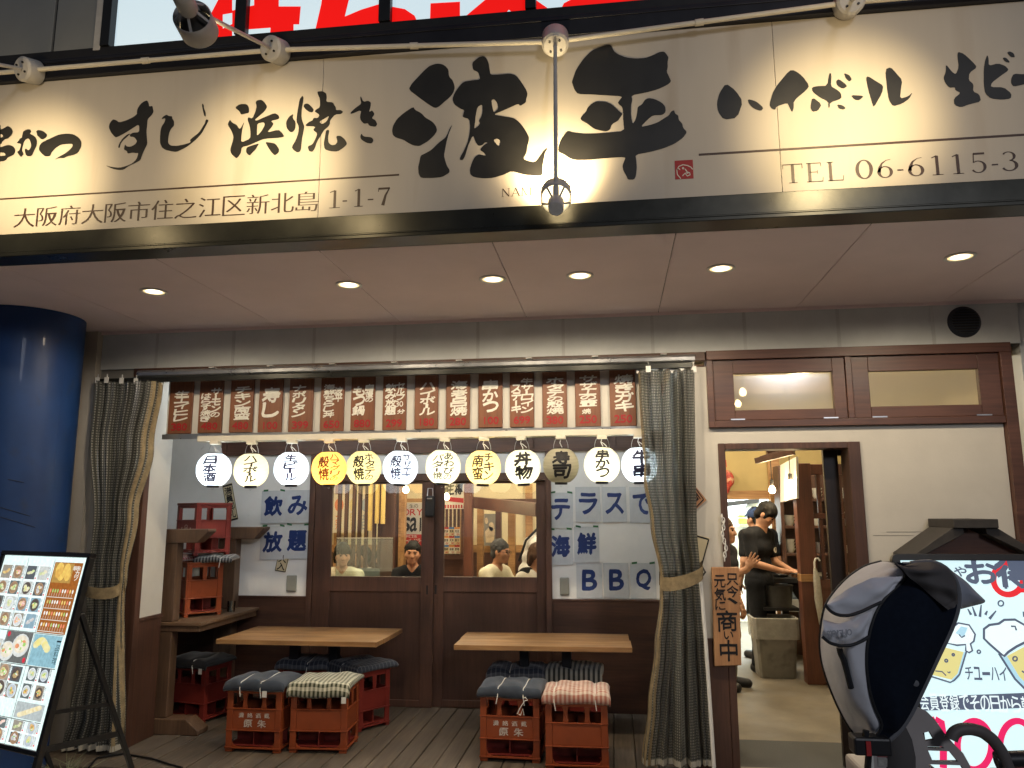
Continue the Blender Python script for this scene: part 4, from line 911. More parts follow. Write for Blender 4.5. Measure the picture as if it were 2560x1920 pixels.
for i, ((p0, p1), cols_, price, nm) in enumerate(BOARDS):
    a = AY(p0, 1085, YB2); c = AY(p1, 1083, YB2); x0, x1 = a.x+0.004, c.x; w = x1-x0; zb, zt2 = 2.176+random.uniform(-.004, .004), 2.572; H = zt2-zb; tl = random.uniform(-.012, .012)
    t = thing('menu_board', BL[i], 'menu board', ((x0+x1)/2, YB2, zb), 'wooden menu boards in a row over the terrace')
    b = MB(); b.box(x0, x1, YB2-0.014, YB2+0.006, zb, zt2); b.build('plank', M_board, t, bevel=0.003)
    ink = Ink(lambda u, v: Vector((x0+u*w+tl*v*w, YB2-0.0152, zb+v*H)))
    for (tx, ua, ub, va, vb) in cols_: ink.vtext(tx, ua, ub, va*0.93, vb+0.01, off=0.085, shear=0.16, amp=0.014)
    if '分' in [q[0] for q in cols_]: ink.put('3', .56, .42, .70, .52, off=.03); ink.put('0', .72, .42, .88, .52, off=.03)
    ink.build('white_lettering', M_inkw, t)
    ink = Ink(lambda u, v: Vector((x0+u*w, YB2-0.0152, zb+v*H)))
    for k, ch in enumerate(price): ink.put(ch, .16+k*.235, .06, .37+k*.235, .19, off=0.06, amp=0.012)
    ink.build('price', M_inkr, t)

# ------------------------------------------------------------------ paper lanterns
LN = [(535, '日本酒', 'white', -.30, 'bright white lantern at the left end of the row'), (628, 'ハイボール', 'cream', -.10, 'cream lantern second from the left in the row'), (728.7, '生ビール', 'white', -.10, 'bright white lantern third from the left'),
      (822.7, ('ハマグリの', '殻焼'), 'orange', 0, 'deep orange lantern with brown red lettering'), (910, ('ホタテの', '殻焼'), 'yellow', 0, 'yellow lantern just right of the deep orange one'), (1001, ('サザエの', '殻焼'), 'white', 0.05, 'bright white lantern in the middle of the row'),
      (1107.7, ('あわびの', 'バター焼'), 'pale', 0, 'pale yellow lantern left of the amber one'), (1208, ('チキン', '南蛮'), 'amber', 0, 'amber lantern over the right sliding door'), (1307, '丼物', 'pale', 0, 'pale lantern with two characters over the right end of the doors'),
      (1402.5, '寿司', 'off', 0, 'unlit grey cream lantern with two heavy characters'), (1505, '串かつ', 'pale', 0, 'pale lit lantern right of the unlit one'), (1599, '牛串', 'white', 0.1, 'bright white lantern half behind the right curtain')]
LC = dict(white=((0.86, 0.94, 1.0), (0.86, 0.95, 1.0), 0.70, 3.2), cream=((0.95, 0.92, 0.76), (1.0, 0.88, 0.58), 0.22, 1.9), orange=((1.0, 0.72, 0.30), (1.0, 0.56, 0.18), 0.36, 4.2), yellow=((0.95, 0.88, 0.58), (1.0, 0.85, 0.46), 0.20, 1.7),
          pale=((0.95, 0.94, 0.78), (1.0, 0.92, 0.64), 0.27, 2.1), amber=((1.0, 0.86, 0.50), (1.0, 0.74, 0.32), 0.34, 3.2), off=((0.80, 0.76, 0.60), None, 0, 0))
def papermat(k):
    n = 'lantern_paper_'+k
    if n in MATS: return MATS[n]
    bc, ec, st, _ = LC[k]
    m = bpy.data.materials.new(n); m.use_nodes = True; nt = m.node_tree; N = nt.nodes; L = nt.links
    b = N['Principled BSDF']; out = N['Material Output']; b.inputs['Base Color'].default_value = (*[c*0.75 for c in bc], 1); b.inputs['Roughness'].default_value = 0.5
    if ec: b.inputs['Emission Color'].default_value = (*ec, 1); b.inputs['Emission Strength'].default_value = st
    tc = N.new('ShaderNodeTexCoord'); wv = N.new('ShaderNodeTexWave'); wv.bands_direction = 'Z'; wv.inputs['Scale'].default_value = 33; wv.inputs['Distortion'].default_value = 0.4; L.new(tc.outputs['Object'], wv.inputs['Vector'])
    cr = N.new('ShaderNodeMapRange'); cr.inputs[1].default_value = 0.0; cr.inputs[2].default_value = 0.6; cr.inputs[3].default_value = 0.45; cr.inputs[4].default_value = 1.0; L.new(wv.outputs['Fac'], cr.inputs[0])
    rb = N.new('ShaderNodeMix'); rb.data_type = 'RGBA'; rb.blend_type = 'MULTIPLY'; rb.inputs[0].default_value = 1; rb.inputs[6].default_value = (*bc, 1); L.new(cr.outputs[0], rb.inputs[7])
    if ec:
        re = N.new('ShaderNodeMath'); re.operation = 'MULTIPLY'; re.inputs[1].default_value = st; L.new(cr.outputs[0], re.inputs[0]); L.new(re.outputs[0], b.inputs['Emission Strength'])
    tr = N.new('ShaderNodeBsdfTranslucent'); L.new(rb.outputs[2], tr.inputs[0]); mx = N.new('ShaderNodeMixShader'); mx.inputs[0].default_value = 0.5
    L.new(b.outputs[0], mx.inputs[1]); L.new(tr.outputs[0], mx.inputs[2]); L.new(mx.outputs[0], out.inputs[0])
    MATS[n] = m; return m
LR, LZ = 0.121, 1.903
YLN = 5.25
for i, (px, tx, kind, rot, lab) in enumerate(LN):
    p = AY(px, 1172, YLN); x, z = p.x, LZ+random.uniform(-.006, .006)
    t = thing('paper_lantern', lab, 'lantern', (x, YLN, z), 'paper lanterns hanging in a row over the terrace')
    prof = []; n = 66
    for k in range(n+1):
        th = 0.42+(PI-0.80)*k/n; rr = LR*math.sin(th)**0.88; zz = -LR*1.0*math.cos(th)*1.02; prof.append((rr*(1+0.012*math.sin(k*PI)), zz)) if False else prof.append((rr+0.0011*math.cos(k*PI*2/3), zz))
    b = MB(); b.lathe(prof, (x, YLN, z), n=48); b.build('paper_body', papermat(kind), t, smooth=True, angle=180)
    b = MB(); b.lathe([(0.052, .100), (0.054, .101), (0.054, .118), (0.050, .120), (0.046, .118), (0.046, .102), (0.052, .100)], (x, YLN, z), n=28); b.build('top_ring', M_black, t, smooth=True)
    b = MB(); b.lathe([(0.0005, -.128), (0.040, -.128), (0.043, -.126), (0.043, -.110), (0.038, -.108)], (x, YLN, z), n=28); b.build('bottom_ring', M_black, t, smooth=True)
    b = MB(); b.tube([(x+0.05*math.cos(a), YLN, z+.118+.085*math.sin(a)) for a in np.linspace(0, PI, 14)], 0.0016, 6); b.tube([(x+.006*math.cos(a), YLN, z-.135+.008*math.sin(a)) for a in np.linspace(0, 2*PI, 9)], 0.0012, 6); b.build('wire_handle', M_alu, t, smooth=True)
    b = MB(); b.tube([(x, YLN, 2.085), (x-.006, YLN-.004, 2.06), (x+.008, YLN, 2.03), (x, YLN, z+.10)], 0.0028, 6)
    if LC[kind][1]: b.tube([(x, YLN, 2.06), (x+.02, YLN-.01, 2.045), (x+.035, YLN-.006, 2.028)], 0.0025, 6)
    b.build('flex', M_white, t, smooth=True)
    b = MB(); b.box(x-.034, x+.034, YLN-.028, YLN+.026, 2.084, 2.1075); b.build('ceiling_socket', M_cream, t, bevel=0.005)
    # lettering lies on the paper
    az0 = math.atan2(-YLN, -x)
    def lmap(u, v, x=x, z=z, az0=az0, rot=rot):
        th = math.acos(max(-1, min(1, v*0.80))); r = LR*math.sin(th)**0.88+0.0022; a = az0+rot+u*0.80
        return Vector((x+r*math.cos(a), YLN+r*math.sin(a), z+LR*1.02*v*0.80))
    ink = Ink(lmap); K = dict(grid=5, amp=0.010, shear=0.14)
    if isinstance(tx, tuple): ink.vtext(tx[0], .04, .76, .95, -.92, off=0.045, **K); ink.vtext(tx[1], -.84, -.04, .80, -.92, off=0.042, **K)
    else: ink.vtext(tx, *((-.62, .62) if len(tx) == 2 else (-.46, .50)), .95, -.92, off=0.075 if len(tx) == 2 else 0.07, **K)
    ink.build('lettering', {'white': mat('lantern_ink_indigo', (0.010, 0.012, 0.04), 0.6, var=0), 'orange': mat('lantern_ink_brown', (0.10, 0.015, 0.005), 0.6, var=0)}.get(kind, M_ink), t)
    t.rotation_euler = (R(random.uniform(-2, 2)), R(random.uniform(-3, 3)), 0)
    if LC[kind][1]: lamp('POINT', 'lantern_light', (x, YLN-.03, z-.035), LC[kind][3], LC[kind][1], 0.03, parent=t)

# ------------------------------------------------------------------ curtains of clear mesh-reinforced vinyl
def vinyl():
    m = bpy.data.materials.new('mesh_vinyl'); m.use_nodes = True; nt = m.node_tree; N = nt.nodes; L = nt.links
    b = N['Principled BSDF']; out = N['Material Output']; b.inputs['Roughness'].default_value = 0.28; b.inputs['Specular IOR Level'].default_value = 0.6
    uv = N.new('ShaderNodeUVMap'); uv.uv_map = 'UVMap'; sp = N.new('ShaderNodeSeparateXYZ'); L.new(uv.outputs[0], sp.inputs[0]); fs = []
    for k in (0, 1):
        mu = N.new('ShaderNodeMath'); mu.operation = 'MULTIPLY'; mu.inputs[1].default_value = 1/0.0175; L.new(sp.outputs[k], mu.inputs[0])
        fr = N.new('ShaderNodeMath'); fr.operation = 'FRACT'; L.new(mu.outputs[0], fr.inputs[0])
        lt = N.new('ShaderNodeMath'); lt.operation = 'LESS_THAN'; lt.inputs[1].default_value = 0.50; L.new(fr.outputs[0], lt.inputs[0]); fs.append(lt)
    mxx = N.new('ShaderNodeMath'); mxx.operation = 'MAXIMUM'; L.new(fs[0].outputs[0], mxx.inputs[0]); L.new(fs[1].outputs[0], mxx.inputs[1])
    c = N.new('ShaderNodeMix'); c.data_type = 'RGBA'; c.inputs[6].default_value = (0.52, 0.52, 0.47, 1); c.inputs[7].default_value = (0.075, 0.077, 0.070, 1); L.new(mxx.outputs[0], c.inputs[0]); L.new(c.outputs[2], b.inputs['Base Color'])
    tr = N.new('ShaderNodeBsdfTransparent'); tr.inputs[0].default_value = (0.80, 0.82, 0.78, 1)
    tl = N.new('ShaderNodeBsdfTranslucent'); L.new(c.outputs[2], tl.inputs[0]); m0 = N.new('ShaderNodeMixShader'); m0.inputs[0].default_value = 0.35; L.new(b.outputs[0], m0.inputs[1]); L.new(tl.outputs[0], m0.inputs[2])
    f = N.new('ShaderNodeMapRange'); f.inputs[3].default_value = 0.52; f.inputs[4].default_value = 0.93; L.new(mxx.outputs[0], f.inputs[0])
    mx = N.new('ShaderNodeMixShader'); L.new(f.outputs[0], mx.inputs[0]); L.new(tr.outputs[0], mx.inputs[1]); L.new(m0.outputs[0], mx.inputs[2]); L.new(mx.outputs[0], out.inputs[0])
    return m
M_vinyl = vinyl()
M_tan = mat('tan_canvas', (0.24, 0.185, 0.105), 0.8, var=0.30, scale=25, bump=0.3, bscale=150)
def interp(tab, y):
    for (a, c) in zip(tab[:-1], tab[1:]):
        if y <= c[0]: s = max(0, (y-a[0])/(c[0]-a[0])); s = s*s*(3-2*s); return [a[k]+(c[k]-a[k])*s for k in range(1, len(a))]
    return list(tab[-1][1:])
def curtain(name, lab, rows, Yc, npl, seed, strip, tie, width=1.15):
    rr = random.Random(seed); ph = [rr.uniform(0, 6.28) for _ in range(4)]
    t = thing(name, lab, 'curtain', AY((rows[0][1]+rows[0][2])/2, rows[-1][0], Yc), 'mesh vinyl curtains of the terrace')
    y0, y1 = rows[0][0], rows[-1][0]
    def fn(s, tt):
        y = y0+(y1-y0)*tt; l, r, am = interp(rows, y)
        sw = s+0.018*math.sin(5*tt+ph[0]+9*s)+0.012*math.sin(17*s+ph[1]+3*tt)
        p = AY(l+(r-l)*min(1, max(0, sw)), y, Yc)
        a = 2*PI*npl*s+ph[2]+0.9*math.sin(2.2*tt+ph[3]+3*s)
        return (p.x+0.010*am/0.05*math.cos(a), Yc+am*(math.sin(a)*(0.65+0.35*math.sin(1.7*s*npl+ph[1]))+0.30*math.sin(2.3*a+1+2*tt)+0.12*math.sin(5.1*a+3*tt))+0.01*math.sin(7*tt+5*s), p.z)
    b = MB(); H = 2.45
    b.sheet(fn, 190, 70, uvfn=lambda s, tt: (s*width, tt*H))
    b.build('cloth', M_vinyl, t, smooth=True, fix=False, angle=180)
    b = MB(); b.sheet(lambda s, tt: (lambda q: (q[0], q[1]-0.004, q[2]))(fn(strip[0]+(strip[1]-strip[0])*s, tt)), 5, 70); b.build('edge_band', M_tan, t, smooth=True, fix=False, angle=180)
    b = MB(); b.sheet(lambda s, tt: (lambda q: (q[0], q[1]-0.003, q[2]))(fn(s, 0.985+0.015*tt) if True else 0), 190, 3); b.build('hem', mat('clear_vinyl_hem', (0.42, 0.40, 0.34), 0.35, var=0.15, scale=60), t, smooth=True, fix=False, angle=180)
    # gathered eyelet tabs at the top
    b = MB()
    for k in range(npl+1):
        q = Vector(fn(k/npl*0.98+0.01, 0)); b.box(q.x-.016, q.x+.016, q.y-.008, q.y-.002, q.z-.012, q.z+.030); b.cyl(q+Vector((0, 0, .028)), q+Vector((0, 0, .055)), .004, n=8)
    b.build('hook_tab', M_white, t)
    # tie band
    (xa, ya), (xb, yb), hgt = tie; b = MB()
    def tf(s, tt):
        a = PI*s; px = xa+(xb-xa)*(0.5-0.5*math.cos(a)); py = ya+(yb-ya)*(0.5-0.5*math.cos(a))+(tt-.5)*hgt+14*math.sin(a); q = AY(px, py, Yc)
        return (q.x, Yc-0.045-0.05*math.sin(a)+0.004*math.sin(12*s), q.z)
    b.sheet(tf, 24, 4); b.sheet(lambda s, tt: (lambda q: (q[0], 2*Yc-q[1]-0.04, q[2]+0.02))(tf(s, tt)), 24, 4)
    b.build('tie_band', M_tan, t, smooth=True, fix=False, angle=180)
    return t
curtain('curtain', 'left mesh vinyl curtain gathered by a tan tie beside the menu stand', [(955, 246, 404, .055), (1120, 233, 378, .055), (1280, 246, 336, .05), (1440, 231, 312, .03), (1485, 226, 307, .026), (1530, 226, 305, .03), (1640, 214, 304, .045), (1780, 186, 305, .055), (1873, 162, 303, .06)], 5.12, 5, 4, (0.90, 1.0), ((222, 1462), (310, 1470), 28))
curtain('curtain', 'right mesh vinyl curtain gathered by a tan tie beside the entrance', [(926, 1592, 1737, .045), (1180, 1607, 1738, .045), (1310, 1627, 1739, .04), (1440, 1650, 1748, .03), (1500, 1650, 1752, .03), (1620, 1636, 1762, .038), (1760, 1620, 1770, .045), (1912, 1604, 1782, .05)], 5.14, 5, 9, (0.0, 0.10), ((1648, 1452), (1756, 1425), 34))
t = thing('curtain_pole', 'thin white pole at the right edge of the right curtain', 'pole', (0.6, 5.12, 0))
b = MB(); b.tube([AY(1752, 1455, 5.10), AY(1764, 1600, 5.10), AY(1776, 1780, 5.10), AY(1786, 1935, 5.10)], 0.012, 8); b.build('pole', M_white, t, smooth=True)
b = MB(); p = AY(1757, 1430, 5.10); b.tube([p+Vector((.01, .08, .02)), p+Vector((.015, 0, 0)), p+Vector((-.01, -.01, -.03))], 0.006, 6); b.build('hook', M_black, t, smooth=True)

# ------------------------------------------------------------------ letter sheets, stickers and switch plates on the terrace wall
M_sheet = mat('laminated_sheet', (0.58, 0.605, 0.63), 0.22, var=0.10, scale=9, bump=0.25, bscale=9, coat=0.6)
zA = lambda L: [(400+x/2.305, 1200+y/2.305) for x, y in L]
zB = lambda L: [(1340+x/4.879, 1180+y/4.879) for x, y in L]
SH = [('飲', zA([(590, 60), (722, 250)]), 'first of the four blue character sheets, upper left, left of the doors', 'blue character sheets left of the doors', .8), ('み', zA([(726, 57), (868, 247)]), 'sheet with a blue hiragana, upper right of the four left of the doors', 'blue character sheets left of the doors', .6), ('放', zA([(584, 262), (720, 460)]), 'blue character sheet lower left of the four left of the doors', 'blue character sheets left of the doors', .8), ('題', zA([(724, 255), (860, 454)]), 'blue character sheet lower right of the four left of the doors', 'blue character sheets left of the doors', .8),
      ('テ', zB([(150, 248), (460, 684)]), 'blue katakana sheet leftmost in the top row right of the doors', 'blue character sheets right of the doors', .6), ('ラ', zB([(478, 178), (792, 612)]), 'second blue katakana sheet in the top row right of the doors', 'blue character sheets right of the doors', .6), ('ス', zB([(802, 178), (1114, 614)]), 'third blue katakana sheet in the top row, left of the half hidden one', 'blue character sheets right of the doors', .6), ('で', zB([(1136, 180), (1448, 620)]), 'blue letter sheet half hidden by the right curtain in the top row', 'blue character sheets right of the doors', .6),
      ('海', zB([(144, 692), (458, 1134)]), 'left of the two heavy blue kanji sheets above the grey switch', 'blue character sheets right of the doors', .8), ('鮮', zB([(462, 662), (782, 1104)]), 'right of the two heavy blue kanji sheets above the letter sheets', 'blue character sheets right of the doors', .8),
      ('B', zB([(490, 1112), (816, 1544)]), 'sheet with blue letter B beside the grey switch', 'blue character sheets right of the doors', .5), ('B', zB([(820, 1106), (1142, 1544)]), 'sheet with blue letter B beside the Q sheet', 'blue character sheets right of the doors', .5), ('Q', zB([(1146, 1106), (1476, 1548)]), 'sheet with blue letter Q beside the right curtain', 'blue character sheets right of the doors', .5)]
for i, (ch, (c0, c1), lab, grp, fill) in enumerate(SH):
    a = AY(*c0, YW); c = AY(*c1, YW); w = c.x-a.x-0.004; h = a.z-c.z-0.003; rt = random.uniform(-.015, .015); bow = random.uniform(.003, .009); sd = random.uniform(0, 6)
    t = thing('letter_sheet', lab, 'paper sheet', (a.x+w/2, YW, c.z), grp)
    def sm(u, v, lift=0): return Vector((a.x+u*w-rt*(v-.5)*h, YW-0.004-bow*(1-v)**1.5*(0.6+0.4*math.sin(3*u+sd))-0.002*math.sin(PI*u)-lift, c.z+v*h+rt*(u-.5)*w))
    b = MB(); b.sheet(lambda u, v: sm(u, v), 10, 12); b.sheet(lambda u, v: sm(u, v, -0.0012), 10, 12); b.build('sheet', M_sheet, t, smooth=True, fix=False, angle=180)
    ink = Ink(lambda u, v: sm(u, v, 0.0012)); bold = 0.075 if fill > .7 else 0.06
    mg = (1-(.72 if fill > .55 else .55))/2
    ink.put(ch, mg, .24, 1-mg, .80, off=bold, amp=0.012, grid=4, shear=0.10 if ch in 'BQ' else 0.05)
    ink.build('lettering', M_inkb, t)
    b = MB()
    if i in (0, 2, 4, 8, 9, 12, 3):
        for u in (.08, .78): q = sm(u, .985, .0015); b.obox(q+Vector((.02, 0, .006)), ((1, 0, random.uniform(-.2, .2)), (0, 1, 0), (0, 0, 1)), (.022, .0008, .008))
        b.build('tape', M_tape, t)
def sticker(nm, lab, cat, quad, Y, txt, off=.03, grp=None, frame=None, paper=None):
    P = [AY(x, y, Y) for x, y in quad]; o = P[3]; u = P[2]-P[3]; v = P[0]-P[3]
    t = thing(nm, lab, cat, (P[0]+P[2])/2, grp)
    b = MB(); n = Vector((0, -1, 0)); b.prism([p+n*0.0002 for p in P], n*(0.003 if frame is None else .012)); b.build('card', paper or mat('sticker_paper', (0.60, 0.52, 0.34), 0.6, var=0.1), t)
    lift = 0.0042 if frame is None else .0135
    ink = Ink(lambda a, c: o+u*a+v*c+n*lift); ink.vtext(txt, .14, .86, .93, .07, off=off, amp=0.01)
    for q in (((.03, .02), (.97, .02)), ((.97, .02), (.97, .98)), ((.97, .98), (.03, .98)), ((.03, .98), (.03, .02))): ink.pen(q, .05)
    ink.build('lettering', M_ink, t)
sticker('lucky_sticker', 'tilted narrow sticker with four black characters left of the blue sheets', 'sticker', [*zA([(360, 35), (415, 15), (452, 225), (395, 240)])], YW-.0005, '満員御礼', .05)
sticker('lucky_sticker', 'small tilted cream sticker under the lower left blue character sheet', 'sticker', [*zA([(684, 420), (748, 436), (724, 532), (662, 522)])], YW-.0005, '大入', .04)
sticker('name_plaque', 'tilted framed plaque with black characters half behind the right curtain', 'plaque', [(1722, 1196), (1766, 1250), (1728, 1284), (1690, 1230)], Y0-.001, '商売', .05, frame=1, paper=M_plaque)
sticker('name_plaque', 'pale tilted card under the framed plaque beside the right curtain', 'plaque', [(1712, 1330), (1775, 1345), (1752, 1428), (1690, 1410)], Y0-.001, '入', .0, frame=None)
for (c0, c1), lab in ((zA([(735, 548), (788, 643)]), 'grey switch cover under the sticker left of the doors'), (zB([(292, 1285), (408, 1502)]), 'grey switch cover beside the first letter B sheet')):
    a = AY(*c0, YW); c = AY(*c1, YW); t = thing('switch_cover', lab, 'switch', ((a.x+c.x)/2, YW, c.z), 'grey weatherproof switch covers')
    b = MB(); b.box(a.x, c.x, YW-.022, YW-.0003, c.z, a.z); b.build('case', mat('switch_grey', (0.25, 0.25, 0.22), 0.5, var=0.06), t, bevel=0.008)
    b = MB(); b.box(a.x+.008, c.x-.008, YW-.0245, YW-.0225, c.z+.014, a.z-.02); b.build('flap', MATS['switch_grey'], t, bevel=0.001)

# ------------------------------------------------------------------ wooden stand at the left with its counter
t = thing('counter_stand', 'heavy dark wooden stand with posts, cap beams and counter at the left of the terrace', 'stand', (-3.3, 5.9, 0))
M_stand = wood('stand_wood', (0.070, 0.038, 0.022), (0.135, 0.078, 0.045), 0.55, 'Z', bump=0.15); M_standx = wood('stand_wood_level', (0.10, 0.058, 0.033), (0.19, 0.115, 0.068), 0.5, 'X', bump=0.15)
for (x0, x1, y0, y1) in ((-3.435, -3.305, 5.60, 5.69), (-3.40, -3.24, 6.40, 6.50)):
    b = MB(); b.box(x0, x1, y0, y1, 0.11, 0.72); b.box(x0, x1, y0, y1, 0.7905, 1.372); b.build('post', M_stand, t, bevel=0.006)
    xe = x1+0.25
    b = MB(); b.prism([(x0-.20, y0-.015, 1.373), (xe-.09, y0-.015, 1.373), (xe, y0-.015, 1.455), (xe, y0-.015, 1.475), (x0-.20, y0-.015, 1.475)], (0, y1-y0+.03, 0)); b.build('cap_beam', M_stand, t, bevel=0.005)
    b = MB(); b.prism([(x0-.22, y0-.03, 0.001), (xe+.02, y0-.03, 0.001), (xe+.02, y0-.03, .035), (xe-.08, y0-.03, .109), (x0-.22, y0-.03, .109)], (0, y1-y0+.06, 0)); b.build('foot', M_stand, t, bevel=0.005)
b = MB(); b.box(-3.75, -3.065, 5.58, 6.535, 0.765, 0.790); b.build('counter_top', M_standx, t, bevel=0.004)
b = MB(); b.box(-3.74, -3.085, 5.595, 6.53, 0.721, 0.7645); b.build('counter_apron', M_stand, t, bevel=0.004)
p = Vector((-3.16, 6.22, 0.7905)); t = thing('glass_tumbler', 'small clear glass standing on the wooden counter', 'glass', p)
b = MB(); b.lathe([(0.0005, 0.004), (0.026, 0.004), (0.031, 0.085), (0.0335, 0.085), (0.030, 0.0), (0.0005, 0.0)], p, n=24); b.build('glass', M_clear, t, smooth=True)

# ------------------------------------------------------------------ crates and cushions
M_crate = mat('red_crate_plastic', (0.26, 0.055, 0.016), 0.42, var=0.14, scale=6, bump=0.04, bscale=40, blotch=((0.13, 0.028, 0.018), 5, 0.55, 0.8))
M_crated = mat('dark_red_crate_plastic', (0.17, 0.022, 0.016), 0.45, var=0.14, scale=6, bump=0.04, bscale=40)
M_mark = mat('faded_white_print', (0.55, 0.48, 0.42), 0.6, var=0.35, scale=60)
CW, CD, CH = 0.392, 0.290, 0.418
def make_crate(lab, m, marks=None, arch=False):
    t = thing('bottle_crate', lab, 'crate', (0, 0, 0), 'red bottle crates')
    hw, hd = CW/2, CD/2; tk = 0.012; b = MB()
    z = lambda f: f*CH
    for sx_ in (-1, 1):
        for sy_ in (-1, 1):
            b.box(min(sx_*hw, sx_*(hw-.042)), max(sx_*hw, sx_*(hw-.042)), min(sy_*hd, sy_*(hd-tk)), max(sy_*hd, sy_*(hd-tk)), z(.05), z(.955))
            b.box(min(sx_*hw, sx_*(hw-tk)), max(sx_*hw, sx_*(hw-tk)), min(sy_*(hd-tk), sy_*(hd-.042)), max(sy_*(hd-tk), sy_*(hd-.042)), z(.05), z(.955))
            b.box(min(sx_*(hw+.0), sx_*(hw-.05)), max(sx_*hw, sx_*(hw-.05)), min(sy_*hd, sy_*(hd-.03)), max(sy_*hd, sy_*(hd-.03)), 0, z(.05)-.0005)
    def ring(z0, z1, out):
        for s in (-1, 1):
            b.box(-hw-out, hw+out, min(s*(hd+out), s*(hd-tk)), max(s*(hd+out), s*(hd-tk)), z0, z1)
            b.box(min(s*(hw+out), s*(hw-tk)), max(s*(hw+out), s*(hw-tk)), -hd+tk+.0005, hd-tk-.0005, z0, z1)
    ring(z(.956), z(1.0), .004); ring(z(.052), z(.078), .005); ring(z(.325), z(.343), .005); ring(z(.655), z(.673), .003)
    i_ = .043
    for s in (-1, 1):
        ya, yb = sorted((s*(hd-.003), s*(hd-tk))); xa_, xb_ = sorted((s*(hw-.003), s*(hw-tk)))
        b.box(-hw+i_, hw-i_, ya, yb, z(.344), z(.654)); b.box(xa_, xb_, -hd+i_, hd-i_, z(.344), z(.654))
        b.box(-hw+i_, hw-i_, ya, yb, z(.90), z(.9555)); b.box(xa_, xb_, -hd+i_, hd-i_, z(.90), z(.9555))
        if not arch:
            for u in (-.175, .175): b.prism([(u*CW-.018, ya, z(.674)), (u*CW+.018, ya, z(.674)), (u*CW+.013, ya, z(.80)), (u*CW+.020, ya, z(.8995)), (u*CW-.020, ya, z(.8995)), (u*CW-.013, ya, z(.80))], (0, yb-ya, 0))
            b.prism([(xa_, -.016, z(.674)), (xa_, .016, z(.674)), (xa_, .019, z(.8995)), (xa_, -.019, z(.8995))], (xb_-xa_, 0, 0))
        for q in (-1, 1):   # rounded corners of the big lower opening
            b.prism([(q*(hw-i_), ya, z(.079)), (q*(hw-i_-.04), ya, z(.079)), (q*(hw-i_-.015), ya, z(.10)), (q*(hw-i_), ya, z(.16))], (0, yb-ya, 0))
            b.prism([(xa_, q*(hd-i_), z(.079)), (xa_, q*(hd-i_-.035), z(.079)), (xa_, q*(hd-i_-.012), z(.10)), (xa_, q*(hd-i_), z(.16))], (xb_-xa_, 0, 0))
    b.build('shell', m, t, bevel=0.0025)
    b = MB(); b.box(-hw+tk+.001, hw-tk-.001, -hd+tk+.001, hd-tk-.001, z(.085), z(.105)); b.box(-.003, .003, -hd+tk+.001, hd-tk-.001, z(.106), z(.60)); b.box(-hw+tk+.001, -.0035, -.003, .003, z(.106), z(.60)); b.box(.0035, hw-tk-.001, -.003, .003, z(.106), z(.60))
    b.build('bottle_divider', M_crated, t)
    if marks:
        ink = Ink(lambda u, v: Vector((-hw+.05+u*(CW-.10), -hd+.0018, z(.36)+v*z(.28))))
        if marks == 'front':
            for k, c in enumerate('灘銘酒蔵'): ink.put(c, .13+k*.21, .60, .25+k*.21, .86, off=.045, amp=.03)
            ink.put('原', .26, .08, .46, .50, off=.05, amp=.03); ink.put('朱', .60, .08, .80, .50, off=.05, amp=.03)
        else:
            ink.pen(arc(.5, .5, .12, .28, 0, 360, 20)[:-1], .03, closed=True); ink.put('酒', .44, .36, .56, .64, off=.03); ink.put('銘', .16, .38, .26, .62, off=.03); ink.put('酒', .74, .38, .84, .62, off=.03)
        ink.build('print', M_mark, t)
    return t
def place(t, x, y, z, deg): t.location = (x, y, z); t.rotation_euler = (0, 0, R(deg)); return t
